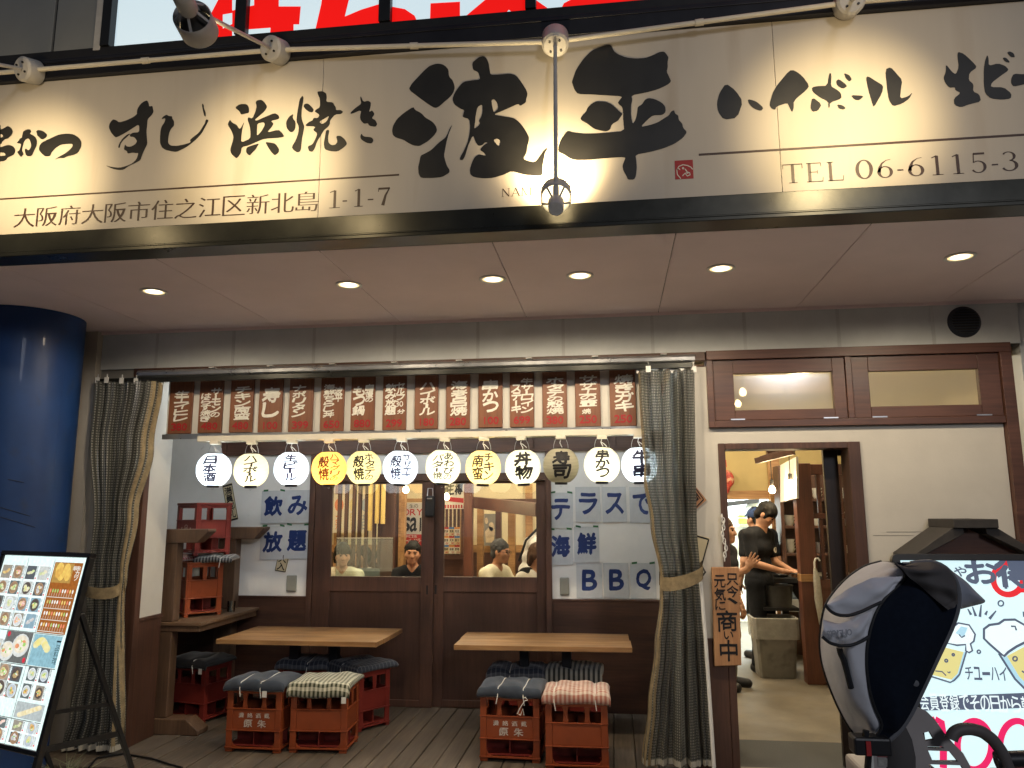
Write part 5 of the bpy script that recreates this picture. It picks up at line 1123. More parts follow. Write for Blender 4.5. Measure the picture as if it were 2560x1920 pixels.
def fabric(name, kind, c0, c1, c2=None, per=0.032):
    m = bpy.data.materials.new(name); m.use_nodes = True; nt = m.node_tree; N = nt.nodes; L = nt.links; b = N['Principled BSDF']; b.inputs['Roughness'].default_value = 0.9; b.inputs['Specular IOR Level'].default_value = 0.2; b.inputs['Sheen Weight'].default_value = 0.2
    uv = N.new('ShaderNodeUVMap'); uv.uv_map = 'UVMap'; sp = N.new('ShaderNodeSeparateXYZ'); L.new(uv.outputs[0], sp.inputs[0]); f = []
    for k in (0, 1):
        mu = N.new('ShaderNodeMath'); mu.operation = 'MULTIPLY'; mu.inputs[1].default_value = 1/per; L.new(sp.outputs[k], mu.inputs[0]); fr = N.new('ShaderNodeMath'); fr.operation = 'FRACT'; L.new(mu.outputs[0], fr.inputs[0])
        lt = N.new('ShaderNodeMath'); lt.operation = 'LESS_THAN'; lt.inputs[1].default_value = 0.5 if kind != 'plaid' else 0.25; L.new(fr.outputs[0], lt.inputs[0]); f.append(lt)
    av = N.new('ShaderNodeMath'); av.operation = 'ADD'; L.new(f[0].outputs[0], av.inputs[0])
    if kind == 'stripe': av.inputs[1].default_value = 0.0; L.new(f[0].outputs[0], av.inputs[1])
    elif kind == 'plain': av.inputs[1].default_value = 0; av.operation = 'MULTIPLY'
    else: L.new(f[1].outputs[0], av.inputs[1])
    hf = N.new('ShaderNodeMath'); hf.operation = 'MULTIPLY'; hf.inputs[1].default_value = 0.5; L.new(av.outputs[0], hf.inputs[0])
    cr = N.new('ShaderNodeMix'); cr.data_type = 'RGBA'; cr.inputs[6].default_value = (*c0, 1); cr.inputs[7].default_value = (*c1, 1); L.new(hf.outputs[0], cr.inputs[0])
    tc = N.new('ShaderNodeTexCoord'); nz = N.new('ShaderNodeTexNoise'); nz.inputs['Scale'].default_value = 14; nz.inputs['Detail'].default_value = 5; L.new(tc.outputs['Object'], nz.inputs['Vector']); mr = N.new('ShaderNodeMapRange'); mr.inputs[1].default_value = .3; mr.inputs[2].default_value = .7; mr.inputs[3].default_value = .82; mr.inputs[4].default_value = 1.15; L.new(nz.outputs['Fac'], mr.inputs[0])
    mx = N.new('ShaderNodeMix'); mx.data_type = 'RGBA'; mx.blend_type = 'MULTIPLY'; mx.inputs[0].default_value = 1; L.new(cr.outputs[2], mx.inputs[6]); L.new(mr.outputs[0], mx.inputs[7]); L.new(mx.outputs[2], b.inputs['Base Color'])
    n2 = N.new('ShaderNodeTexNoise'); n2.inputs['Scale'].default_value = 350; L.new(tc.outputs['Object'], n2.inputs['Vector']); bp = N.new('ShaderNodeBump'); bp.inputs['Strength'].default_value = .25; bp.inputs['Distance'].default_value = .002; L.new(n2.outputs['Fac'], bp.inputs['Height']); L.new(bp.outputs[0], b.inputs['Normal'])
    return m
F_navy = fabric('navy_cotton', 'plain', (0.040, 0.050, 0.068), (0.04, 0.05, 0.07)); F_olive = fabric('olive_gingham', 'check', (0.62, 0.60, 0.47), (0.05, 0.055, 0.03), per=.030); F_pink = fabric('pink_gingham', 'check', (0.66, 0.56, 0.46), (0.38, 0.14, 0.10), per=.028)
F_plaid = fabric('blue_plaid', 'plaid', (0.035, 0.042, 0.060), (0.16, 0.17, 0.19), per=.034); F_gstripe = fabric('grey_stripe', 'stripe', (0.42, 0.40, 0.33), (0.06, 0.06, 0.055), per=.036); F_blk = fabric('black_twill', 'stripe', (0.012, 0.012, 0.014), (0.022, 0.022, 0.025), per=.012); F_blkc = fabric('black_white_check', 'check', (0.40, 0.40, 0.38), (0.02, 0.02, 0.025), per=.024); F_redc = fabric('red_white_check', 'check', (0.60, 0.52, 0.48), (0.28, 0.04, 0.05), per=.024)
M_string = mat('white_string', (0.72, 0.70, 0.64), 0.7, var=0.05)
def make_cushion(lab, fab, w=.43, d=.36, th=.055, front=.05, seed=0, ties=(-.2, .2), tagside=None, bow=False, puff=1.0):
    t = thing('seat_cushion', lab, 'cushion', (0, 0, 0), 'tied seat cushions')
    rr = random.Random(seed); ph = [rr.uniform(0, 6.28) for _ in range(6)]
    def top(u, v):
        x, y = (u-.5)*2, (v-.5)*2
        e = max(0, (1-abs(x)**5)*(1-abs(y)**5))**.45
        zt_ = th*(.35+.65*e)*puff+.006*math.sin(4*x+ph[0])*math.sin(3*y+ph[1])*e+.004*math.sin(9*x+ph[2]+4*y)*e
        for q in ties: zt_ -= .016*math.exp(-((x/2-q)*w/.016)**2)*e
        X = x*w/2*(1-.012*math.sin(3*y+ph[3])*abs(x)); Y = y*d/2*(1-.015*math.sin(4*x+ph[4])*abs(y))
        dr = max(0, -Y-(CD/2+.005)); 
        if dr > 0: Y = -(CD/2+.005)-min(dr, .02)-max(0, dr-.02)*.25; zt_ -= max(0, dr-.008)*1.25
        dx = max(0, abs(X)-(CW/2+.012))
        if dx > 0: zt_ -= dx*.8
        return X, Y, zt_, e
    def bot(u, v): X, Y, z_, e = top(u, v); return (X*.985, Y*.985+(.012 if Y < -CD/2 else 0), z_-th*(.30+.68*e)*puff*.98)
    b = MB(); N_ = 44
    b.sheet(lambda u, v: top(u, v)[:3], N_, N_, uvfn=lambda u, v: (u*w, v*d)); b.sheet(bot, N_, N_, uvfn=lambda u, v: (u*w, v*d))
    n0 = (N_+1)**2
    ed = [i for i in range(N_)]+[N_+i*(N_+1) for i in range(N_)]+[(N_+1)*(N_+1)-1-i for i in range(N_)]+[(N_-i)*(N_+1) for i in range(N_)]
    for a_, c_ in zip(ed, ed[1:]+ed[:1]): b.f.append((a_, c_, n0+c_, n0+a_)); b.m.append(0)
    b.build('pad', fab, t, smooth=True, fix=True, angle=180, local=True)
    for q in ties:
        b = MB(); pts = [Vector(top(.5+q, v)[:3])+Vector((0, 0, .0025)) for v in np.linspace(0, 1, 16)]
        pts = [pts[0]+Vector((rr.uniform(-.012, .012), .002, -.055))]+pts
        b.tube(pts, .0032, 6)
        if bow and q > 0:
            o = pts[1]+Vector((0, -.006, -.012)); b.tube([o, o+Vector((.018, -.006, .012)), o+Vector((.03, -.004, -.006)), o+Vector((.012, -.003, -.012)), o+Vector((-.018, -.004, -.055)), o+Vector((-.035, -.004, -.09)), o+Vector((-.015, -.005, -.10)), o+Vector((0, -.004, -.06)), o+Vector((.008, -.004, -.10))], .003, 6)
        b.build('string', M_string, t, smooth=True, local=True)
    if tagside:
        q = top(.5+tagside, 0); b = MB(); b.box(q[0]-.016, q[0]+.016, q[1]-.004, q[1]-.001, q[2]-.045, q[2]-.004); b.build('label_tag', M_string, t, local=True)
    return t
CR = [(-2.461, 5.248+.145, -1, M_crate, 'front', 'red crate with white print under the dark blue cushion, left table front', dict(lab='dark navy cushion with a white tag on the front left crate', fab=F_navy, tagside=.20, seed=1, ties=(-.22, .12))),
      (-2.026, 5.285+.145, 3, M_crate, None, 'plain red crate under the olive checked cushion, left table front', dict(lab='olive and cream checked cushion folded over the crate front', fab=F_olive, seed=2, d=.42, ties=(), tagside=.42, puff=.8)),
      (-0.705, 5.252+.145, -2, M_crate, 'front', 'red crate with worn print under the navy cushion with bow, right table front', dict(lab='navy cushion tied with a white bow on the right table crate', fab=F_navy, seed=3, ties=(-.17, .22), bow=True)),
      (-0.272, 5.138+.145, 1, M_crate, None, 'plain red crate under the pink checked cushion, right table front', dict(lab='pink and white checked cushion on the crate nearest the right curtain', fab=F_pink, seed=4, ties=(-.32, .28), puff=1.15)),
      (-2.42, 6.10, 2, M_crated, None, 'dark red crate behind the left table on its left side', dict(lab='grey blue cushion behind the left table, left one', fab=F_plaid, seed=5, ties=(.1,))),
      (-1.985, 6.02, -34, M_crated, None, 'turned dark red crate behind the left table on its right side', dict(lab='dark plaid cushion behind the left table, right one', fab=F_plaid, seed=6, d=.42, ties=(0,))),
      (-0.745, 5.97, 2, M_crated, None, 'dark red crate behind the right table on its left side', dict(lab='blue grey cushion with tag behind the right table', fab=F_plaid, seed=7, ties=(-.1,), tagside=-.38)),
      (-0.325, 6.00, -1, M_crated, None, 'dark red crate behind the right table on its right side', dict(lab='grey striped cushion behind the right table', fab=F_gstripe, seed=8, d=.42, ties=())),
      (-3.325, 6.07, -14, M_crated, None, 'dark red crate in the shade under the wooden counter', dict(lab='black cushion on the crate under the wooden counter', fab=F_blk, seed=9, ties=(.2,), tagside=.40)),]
for x, y, dg, m, mk, lab, ck in CR:
    place(make_crate(lab, m, mk), x, y, 0.0015, dg)
    place(make_cushion(**ck), x, y-.004, CH+.0035, dg)
# two crates stacked corner-on upon the counter, two small cushions between them
zc0 = 0.7915
place(make_crate('lower red crate standing corner-on on the wooden counter', M_crate, None), -3.40, 6.06, zc0, -40)
place(make_cushion('red and white checked cushion squeezed between the stacked crates', F_redc, w=.30, d=.30, th=.045, seed=12, ties=()), -3.525, 6.0, zc0+CH+.006, -20)
place(make_cushion('black and white checked cushion hanging between the stacked crates', F_blkc, w=.30, d=.34, th=.045, seed=13, ties=(.2,)), -3.235, 6.08, zc0+CH+.006, 16)
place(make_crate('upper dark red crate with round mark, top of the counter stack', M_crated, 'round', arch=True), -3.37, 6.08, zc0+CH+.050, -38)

# ------------------------------------------------------------------ two tables
M_leg = mat('table_leg_black', (0.010, 0.011, 0.014), 0.5, var=0.2, scale=10)
def table(lab, fl, fr, depth, legs, seed):
    t = thing('wooden_table', lab, 'table', ((fl.x+fr.x)/2, fl.y+depth/2, 0), 'wooden tables on the terrace')
    u = (fr-fl); u.z = 0; W_ = u.length; u.normalize(); v = Vector((-u.y, u.x, 0)); rr = random.Random(seed)
    for k in range(4):
        d0, d1 = depth*k/4+(.0012 if k else 0), depth*(k+1)/4; o = fl+v*d0; b = MB(); j = rr.uniform(-.004, .004)
        b.obox(o+u*(W_/2+j)+v*((d1-d0)/2)+Vector((0, 0, -.0175)), (u, v, (0, 0, 1)), (W_/2, (d1-d0)/2, .0175)); b.build('tabletop_board', M_oak, t, bevel=0.003)
    for px in legs:
        q = AY(px, 1650, fl.y+depth*.52); b = MB(); b.box(q.x-.034, q.x+.034, q.y-.034, q.y+.034, .02, fl.z-.036); b.build('leg', M_leg, t, bevel=0.004)
        b = MB(); b.box(q.x-.04, q.x+.04, q.y-.26, q.y+.26, .0015, .019); b.build('foot', M_leg, t, bevel=0.003)
zt_ = .665
table('left wooden table with a wide honey coloured top on black legs', AZ(541, 1598, zt_), AZ(942, 1606, zt_), .68, (737, 836), 1)
table('right wooden table with a long honey coloured top on black legs', AZ(1133, 1612, zt_), AZ(1579, 1619, zt_), .60, (1311, 1417), 2)
# ================================================================== inside the shop
Wp = lambda x, y, Y: AY(780+x/3.687, 1180+y/3.687, Y)
Dp = lambda x, y, Y: AY(1780+x/2.5925, 1080+y/2.5925, Y)
M_cwall = mat('cream_wall', (0.66, 0.56, 0.36), 0.8, var=0.06, scale=3, bump=0.05)
M_kwall = mat('kitchen_white', (0.72, 0.76, 0.76), 0.5, var=0.05, scale=5)
ZC = 3.02
t = thing('dining_room', 'cream walled dining room seen through the sliding door glass', 'room', (-1.5, 10.5, 0))
b = MB(); b.box(-4.3, 0.9, 10.6, 10.75, 0, ZC); b.box(-4.35, -4.2, YW+0.121, 10.6, 0, ZC); b.box(-4.15, 0.42, YW+0.121, YW+0.14, 2.0, ZC); b.box(0.56, 4.0, Y0+0.141, Y0+0.16, 2.60, ZC)
b.box(3.9, 4.05, 5.36, 12.2, 0, ZC)
b.build('wall', M_cwall, t)
b = MB(); b.box(-4.35, 4.05, Y0+0.145, 12.3, ZC, ZC+0.1); b.build('ceiling', mat('ceiling_cream', (0.72, 0.66, 0.52), 0.8, var=0.05), t)
b = MB()
for yy in (7.2, 8.6, 10.0): b.box(-4.2, 3.9, yy, yy+0.14, ZC-0.16, ZC-0.001)
b.box(1.3, 1.44, 5.5, 7.19, ZC-0.15, ZC-0.002); b.box(2.2, 2.34, 5.5, 7.19, ZC-0.15, ZC-0.002)
b.build('ceiling_beam', M_redx, t)
b = MB(); b.box(-4.2, 0.9, 10.56, 10.599, 1.05, 1.15); b.box(-4.2, 0.9, 10.56, 10.599, 2.15, 2.25)
for xx in (-3.9, -3.0, -2.1, -1.2, -0.3, 0.5): b.box(xx, xx+0.10, 10.55, 10.5595, 0, ZC)
b.build('wall_timber', M_oak, t)
b = MB(); b.box(-4.2, 0.9, 10.57, 10.599, 0, 1.049); b.build('wall_panel', M_dark, t)
# ceiling lamps that light the room
for (x, y) in ((-3.2, 8.1), (-1.9, 8.9), (-0.9, 7.6), (-0.1, 9.2), (1.2, 6.4), (1.9, 7.9)):
    t = thing('ceiling_lamp', 'round warm ceiling lamp inside the shop', 'lamp', (x, y, ZC), 'ceiling lamps inside the shop')
    b = MB(); b.lathe([(0.0005, -.06), (.12, -.055), (.15, -.03), (.15, -.001)], (x, y, ZC), n=24); b.build('shade', mat('lamp_shade_glow', (0.9, 0.85, 0.7), 0.5, var=0, emit=((1.0, 0.86, 0.62), 4)), t, smooth=True)
    lamp('POINT', 'ceiling_lamp_light', (x, y, ZC-0.12), 120 if y > 7 else 15, (1.0, 0.87, 0.64), 0.12, parent=t)
def bulb(p, lab, pw=9, cord=True):
    t = thing('bare_bulb', lab, 'light bulb', p, 'bare glowing bulbs inside the shop')
    b = MB(); b.lathe([(0.0005, -.038), (.022, -.033), (.034, -.012), (.034, .006), (.024, .030), (.015, .044)], p, n=20); b.build('glass_bulb', M_bulb, t, smooth=True)
    b = MB(); b.lathe([(.016, .042), (.020, .05), (.020, .10), (.004, .11)], p, n=16); b.build('socket', M_black, t, smooth=True)
    b = MB(); b.tube([p+Vector((0, 0, .10)), Vector((p.x, p.y, ZC-.001))], .004, 6); b.build('cord', M_black, t)
    lamp('POINT', 'bulb_light', p+Vector((0, -.05, 0)), pw, (1.0, 0.72, 0.38), 0.034, parent=t)
bulb(Wp(865, 165, 8.2), 'bare bulb glowing behind the middle white lantern'); bulb(Wp(1240, 230, 8.4), 'bare bulb glowing beside the red and white banner inside')
bulb(Dp(390, 375, 8.2), 'bare bulb glowing on the wooden pillar inside the entrance'); bulb(Dp(510, 340, 7.6), 'bare bulb glowing before the white sign inside the entrance')
bulb(AY(1857, 981, 7.4), 'upper bulb seen through the left transom window', 5); bulb(AY(1845, 1010, 8.3), 'lower bulb seen through the left transom window', 5)

# lattice partition behind the left door pane
YL = 8.9
t = thing('lattice_screen', 'dark wooden lattice screen behind the left door pane', 'screen', (Wp(450, 800, YL).x, YL, 0))
b = MB(); 
for xz in (243, 308, 378, 432, 495, 570, 620):
    p = Wp(xz, 500, YL); b.box(p.x-.019, p.x+.019, YL, YL+.05, 0.95, 2.4)
b.build('slat', M_darkz, t, bevel=0.003)
p = Wp(707, 500, YL); b = MB(); b.box(p.x-.085, p.x+.085, YL-.03, YL+.12, 0.0, ZC-.002); b.build('post', M_darkz, t, bevel=0.004)
b = MB(); x0 = Wp(190, 500, YL).x; b.box(x0, p.x-.086, YL-.01, YL+.08, 0.0, 0.949); b.build('lower_panel', mat('bench_back_grey', (0.16, 0.18, 0.18), 0.7, var=0.1), t)
t = thing('bamboo_pole', 'three pale bamboo strips hanging in front of the lattice screen', 'bamboo', (Wp(590, 300, 8.8).x, 8.8, 1.6), 'bamboo strips by the lattice')
for xz, yb in ((532, 540), (598, 475), (652, 478)):
    a = Wp(xz, yb, 8.8); b = MB(); b.cyl((a.x, 8.8, a.z), (a.x, 8.8, 2.5), .026, n=10); b.build('strip', mat('bamboo_yellow', (0.62, 0.46, 0.16), 0.5, var=0.1), t, smooth=True)
def flat_print(name, lab, cat, quad, Yd, bg, draw=None, m=None, grp=None, rough=.5):
    a, c = quad; t = thing(name, lab, cat, ((a.x+c.x)/2, Yd, c.z), grp)
    b = MB(); b.box(a.x, c.x, Yd, Yd+.008, c.z, a.z); b.build('sheet', m or mat(name+'_paper_%d' % (len(MATS)), bg, rough, var=0.08), t)
    if draw: draw(t, lambda u, v: Vector((a.x+u*(c.x-a.x), Yd-.0012, c.z+v*(a.z-c.z))), (c.x-a.x), (a.z-c.z))
    return t
M_pred = mat('poster_red', (0.42, 0.03, 0.03), 0.5, var=0.05); M_pwhite = mat('poster_white', (0.70, 0.69, 0.64), 0.5, var=0.05); M_pblue = mat('poster_blue', (0.05, 0.16, 0.40), 0.5, var=0.05); M_porange = mat('poster_orange', (0.62, 0.25, 0.05), 0.5, var=0.05)
def drink(t, mp, w, h):
    i = Ink(mp); i.poly([(0, 0), (1, 0), (1, .30), (0, .30)]); i.htext('DRY', .02, .92, .72, .86, off=.03, shear=.1); i.build('red_print', M_pred, t)
    i = Ink(lambda u, v: mp(u, v)+Vector((0, -.001, 0))); i.htext('sal', .02, .98, .36, .66, gap=.04, off=.05, shear=.18); i.htext('生の', .30, .72, .89, .97, off=.0); i.build('black_print', M_ink, t)
    i = Ink(lambda u, v: mp(u, v)+Vector((0, -.002, 0))); i.htext('スーパードライ', .0, .98, .12, .20, off=.02); i.htext('辛口生', .1, .7, .225, .285, off=.01); i.build('white_print', M_pwhite, t)
flat_print('beer_poster', 'grey poster reading DRY above a red band, behind the man in black', 'poster', (Wp(836, 285, 9.3), Wp(1032, 700, 9.3)), 9.3, (0.50, 0.48, 0.45), drink)
t = thing('timber_post', 'lit orange brown post beside the beer poster', 'post', Wp(825, 900, 8.9)); a = Wp(818, 500, 8.9); c = Wp(850, 500, 8.9); b = MB(); b.box(a.x, c.x, 8.9, 9.0, 0, ZC-.001); b.build('post', M_oak, t)
t = thing('partition_wall', 'brown wooden partition behind the beer poster', 'wall', Wp(930, 900, 9.4)); a = Wp(850, 500, 9.35); c = Wp(1400, 500, 9.35)
b = MB(); b.box(a.x, c.x, 9.35, 9.42, 0, Wp(900, 750, 9.35).z); b.build('panel', M_redx, t); b = MB(); b.box(a.x, c.x, 9.33, 9.43, Wp(900, 278, 9.35).z, Wp(900, 245, 9.35).z); b.build('rail', M_oak, t)
def banner(t, mp, w, h):
    i = Ink(mp); i.poly([(0, .30), (1, .22), (1, .40), (0, .46)]); 
    for k in range(7): i.poly([(k/7, .03), (k/7+.09, .03), (k/7+.09, .15), (k/7, .16)])
    i.build('red_print', M_pred, t); i = Ink(mp); i.htext('生樽', .05, .95, .52, .95, off=.05, shear=.2); i.build('black_print', M_ink, t)
flat_print('beer_banner', 'white banner with black writing and a red stripe behind the right door pane', 'banner', (Wp(1225, 95, 9.1), Wp(1396, 340, 9.1)), 9.1, (0.62, 0.60, 0.52), banner)
for r_ in range(3):
    for c_ in range(3):
        x = 1212+c_*51; y = 508+r_*83
        def card(t, mp, w, h, q=(r_*3+c_)):
            i = Ink(mp); i.poly([(0, .78), (1, .78), (1, 1), (0, 1)]); i.build('band', [M_pred, M_porange, M_pblue][(q*5+q//3) % 3], t)
            i = Ink(mp); i.htext(['刺身', '焼鳥', '枝豆', '唐揚', '天丼', '豚汁', '海鮮', '串揚', '酢物'][q], .1, .9, .36, .68, off=.03); i.build('writing', M_ink, t)
            i = Ink(mp); i.htext(['580', '180', '280', '480', '780', '250', '680', '120', '320'][q], .35, .95, .06, .28, off=.04); i.build('price', M_pred, t)
        flat_print('menu_card', ['top', 'middle', 'bottom'][r_]+' row, '+['left', 'centre', 'right'][c_]+' one of the nine small menu cards behind the right pane', 'menu card', (Wp(x, y, 9.2), Wp(x+48, y+79, 9.2)), 9.2, [(0.68, 0.62, 0.48), (0.70, 0.66, 0.58), (0.62, 0.5, 0.3)][(r_+c_*2) % 3], card, grp='small menu cards behind the right door pane')
t = thing('card_frame', 'wooden lattice frame behind the small menu cards', 'frame', Wp(1290, 900, 9.22)); a = Wp(1205, 335, 9.22); c = Wp(1385, 765, 9.22)
b = MB()
for k in range(6): xx = a.x+(c.x-a.x)*k/5; b.box(xx-.015, xx+.015, 9.215, 9.25, c.z, a.z)
b.box(a.x-.02, c.x+.02, 9.21, 9.26, c.z-.05, c.z-.001); b.box(a.x-.02, c.x+.02, 9.21, 9.26, a.z+.001, a.z+.04); b.build('lattice', M_redx, t)
for (xa_, xb_, m, Yp, lab) in ((1400, 1475, M_red, 8.8, 'brown post right of the small menu cards'), (1520, 1575, M_oak, 9.6, 'lit honey coloured post behind the grey haired man'), (1690, 1740, M_darkz, 9.7, 'dark post behind the grey haired man'), (1805, 1870, M_oak, 9.4, 'honey post between the grey haired man and the woman')):
    a = Wp(xa_, 500, Yp); c = Wp(xb_, 500, Yp); t = thing('timber_post', lab, 'post', ((a.x+c.x)/2, Yp, 0)); b = MB(); b.box(a.x, c.x, Yp, Yp+.1, 0, Wp(1500, 262, Yp).z if Yp > 8.9 else ZC-.001); b.build('post', m, t, bevel=0.004)
t = thing('tie_beam', 'pair of timber beams over the posts behind the right door pane', 'beam', Wp(1770, 280, 9.3))
a = Wp(1480, 250, 9.3); c = Wp(2200, 290, 9.3); b = MB(); b.box(a.x, c.x, 9.25, 9.39, c.z, a.z); b.build('beam', M_darkz, t)
b = MB(); b.bar(Wp(1490, 278, 9.24), Wp(2100, 350, 7.6), .10, .13); b.build('beam', M_redx, t)
flat_print('wall_picture', 'grey brown picture on the wall behind the grey haired man', 'picture', (Wp(1578, 385, 10.4), Wp(1700, 680, 10.4)), 10.4, (0.2, 0.18, 0.15), lambda t, mp, w, h: (lambda i: (i.poly([(.2, .1), (.8, .1), (.9, .5), (.5, .62), (.15, .45)]), i.poly(arc(.25, .78, .12, .10, 0, 360, 14)), i.poly(arc(.62, .6, .2, .14, 0, 360, 14)), i.build('print', mat('picture_tone', (0.52, 0.40, 0.26), .5, var=.3, scale=12), t)))(Ink(mp)))
for k, (x0_, x1_, c_) in enumerate(((196, 300, (.62, .22, .10)), (335, 420, (.60, .50, .22)), (450, 520, (.30, .34, .36)))):
    flat_print('wall_poster', ['red and yellow poster on the wall behind the left end of the lattice', 'yellow poster behind the middle of the lattice', 'grey poster behind the right part of the lattice'][k], 'poster', (Wp(x0_, 205, 10.3), Wp(x1_, 560, 10.3)), 10.3, (.62, .56, .42), (lambda c_, k: lambda t, mp, w, h: (lambda i: (i.poly(arc(.5, .72, .36, .17, 0, 360, 18)), i.vtext(['大漁', '日替', '本日'][k], .25, .75, .5, .08, off=.05), i.build('print', mat('poster_print_%d' % k, c_, .5, var=.2), t)))(Ink(mp)))(c_, k))
# acrylic screen on the near table
t = thing('acrylic_screen', 'clear acrylic table screen with grey lower half behind the left pane', 'screen', Wp(480, 965, 8.0))
a = Wp(228, 612, 8.0); c = Wp(738, 1000, 8.0); b = MB(); b.box(a.x, c.x, 8.0, 8.006, c.z, a.z); b.build('pane', M_clear, t)
b = MB(); b.box(a.x, c.x, 7.998, 8.008, a.z+.0005, a.z+.008); b.build('edge', M_white, t)
for (xa_, xb_, Yt, lab) in ((150, 1010, 7.75, 'dark dining table behind the left door pane'), (1480, 2200, 7.9, 'dark dining table behind the right door pane')):
    a = Wp(xa_, 990, Yt); c = Wp(xb_, 990, Yt); t = thing('dining_table', lab, 'table', ((a.x+c.x)/2, Yt+.3, 0)); b = MB(); b.box(a.x, c.x, Yt, Yt+.65, .70, .735); b.build('tabletop', M_dark, t, bevel=.004)
    for s_ in (a.x+.06, c.x-.12):
        b = MB(); b.box(s_, s_+.06, Yt+.1, Yt+.16, 0, .699); b.build('leg', M_black, t); b = MB(); b.box(s_, s_+.06, Yt+.5, Yt+.56, 0, .699); b.build('leg', M_black, t)
p = Wp(1960, 962, 8.05); t = thing('dish', 'pale dish on the table in front of the brown haired woman', 'dish', (p.x, 8.05, .736)); b = MB(); b.lathe([(.0005, .004), (.05, .004), (.10, .030), (.102, .030), (.055, .0), (.0005, .0)], (p.x, 8.05, .7365), n=28); b.build('bowl', M_pwhite, t, smooth=True)

# ------------------------------------------------------------------ people
M_skin = mat('skin', (0.50, 0.27, 0.17), 0.5, var=0.06, scale=9); M_skin2 = mat('skin_tan', (0.40, 0.20, 0.12), 0.5, var=0.06, scale=9)
M_hblack = mat('hair_black', (0.005, 0.0045, 0.0045), 0.62, spec=.2, var=0.3, scale=40, stretch=(1, 1, .15), bump=.5, bscale=120); M_hbrown = mat('hair_brown', (0.055, 0.026, 0.014), 0.62, spec=.2, var=0.3, scale=40, stretch=(1, 1, .15), bump=.5, bscale=120); M_hgrey = mat('hair_grey', (0.05, 0.05, 0.053), 0.65, spec=.2, var=0.4, scale=50, bump=.5, bscale=120)
M_eye = mat('eye_dark', (0.012, 0.008, 0.006), 0.2, var=0); M_lip = mat('lips', (0.36, 0.11, 0.09), 0.45, var=0)
M_tblack = mat('black_cotton', (0.011, 0.012, 0.015), 0.9, var=0.25, scale=15, bump=.9, bscale=11, spec=.2); M_tcream = mat('cream_shirt', (0.66, 0.62, 0.48), 0.85, var=0.08, scale=12, bump=.9, bscale=11, spec=.2); M_twhite = mat('white_shirt', (0.70, 0.68, 0.64), 0.85, var=0.08, scale=12, bump=.9, bscale=11, spec=.2); M_tgrey = mat('grey_trousers', (0.22, 0.20, 0.17), 0.85, var=0.1)
def V3(*a): return np.array(a, float)
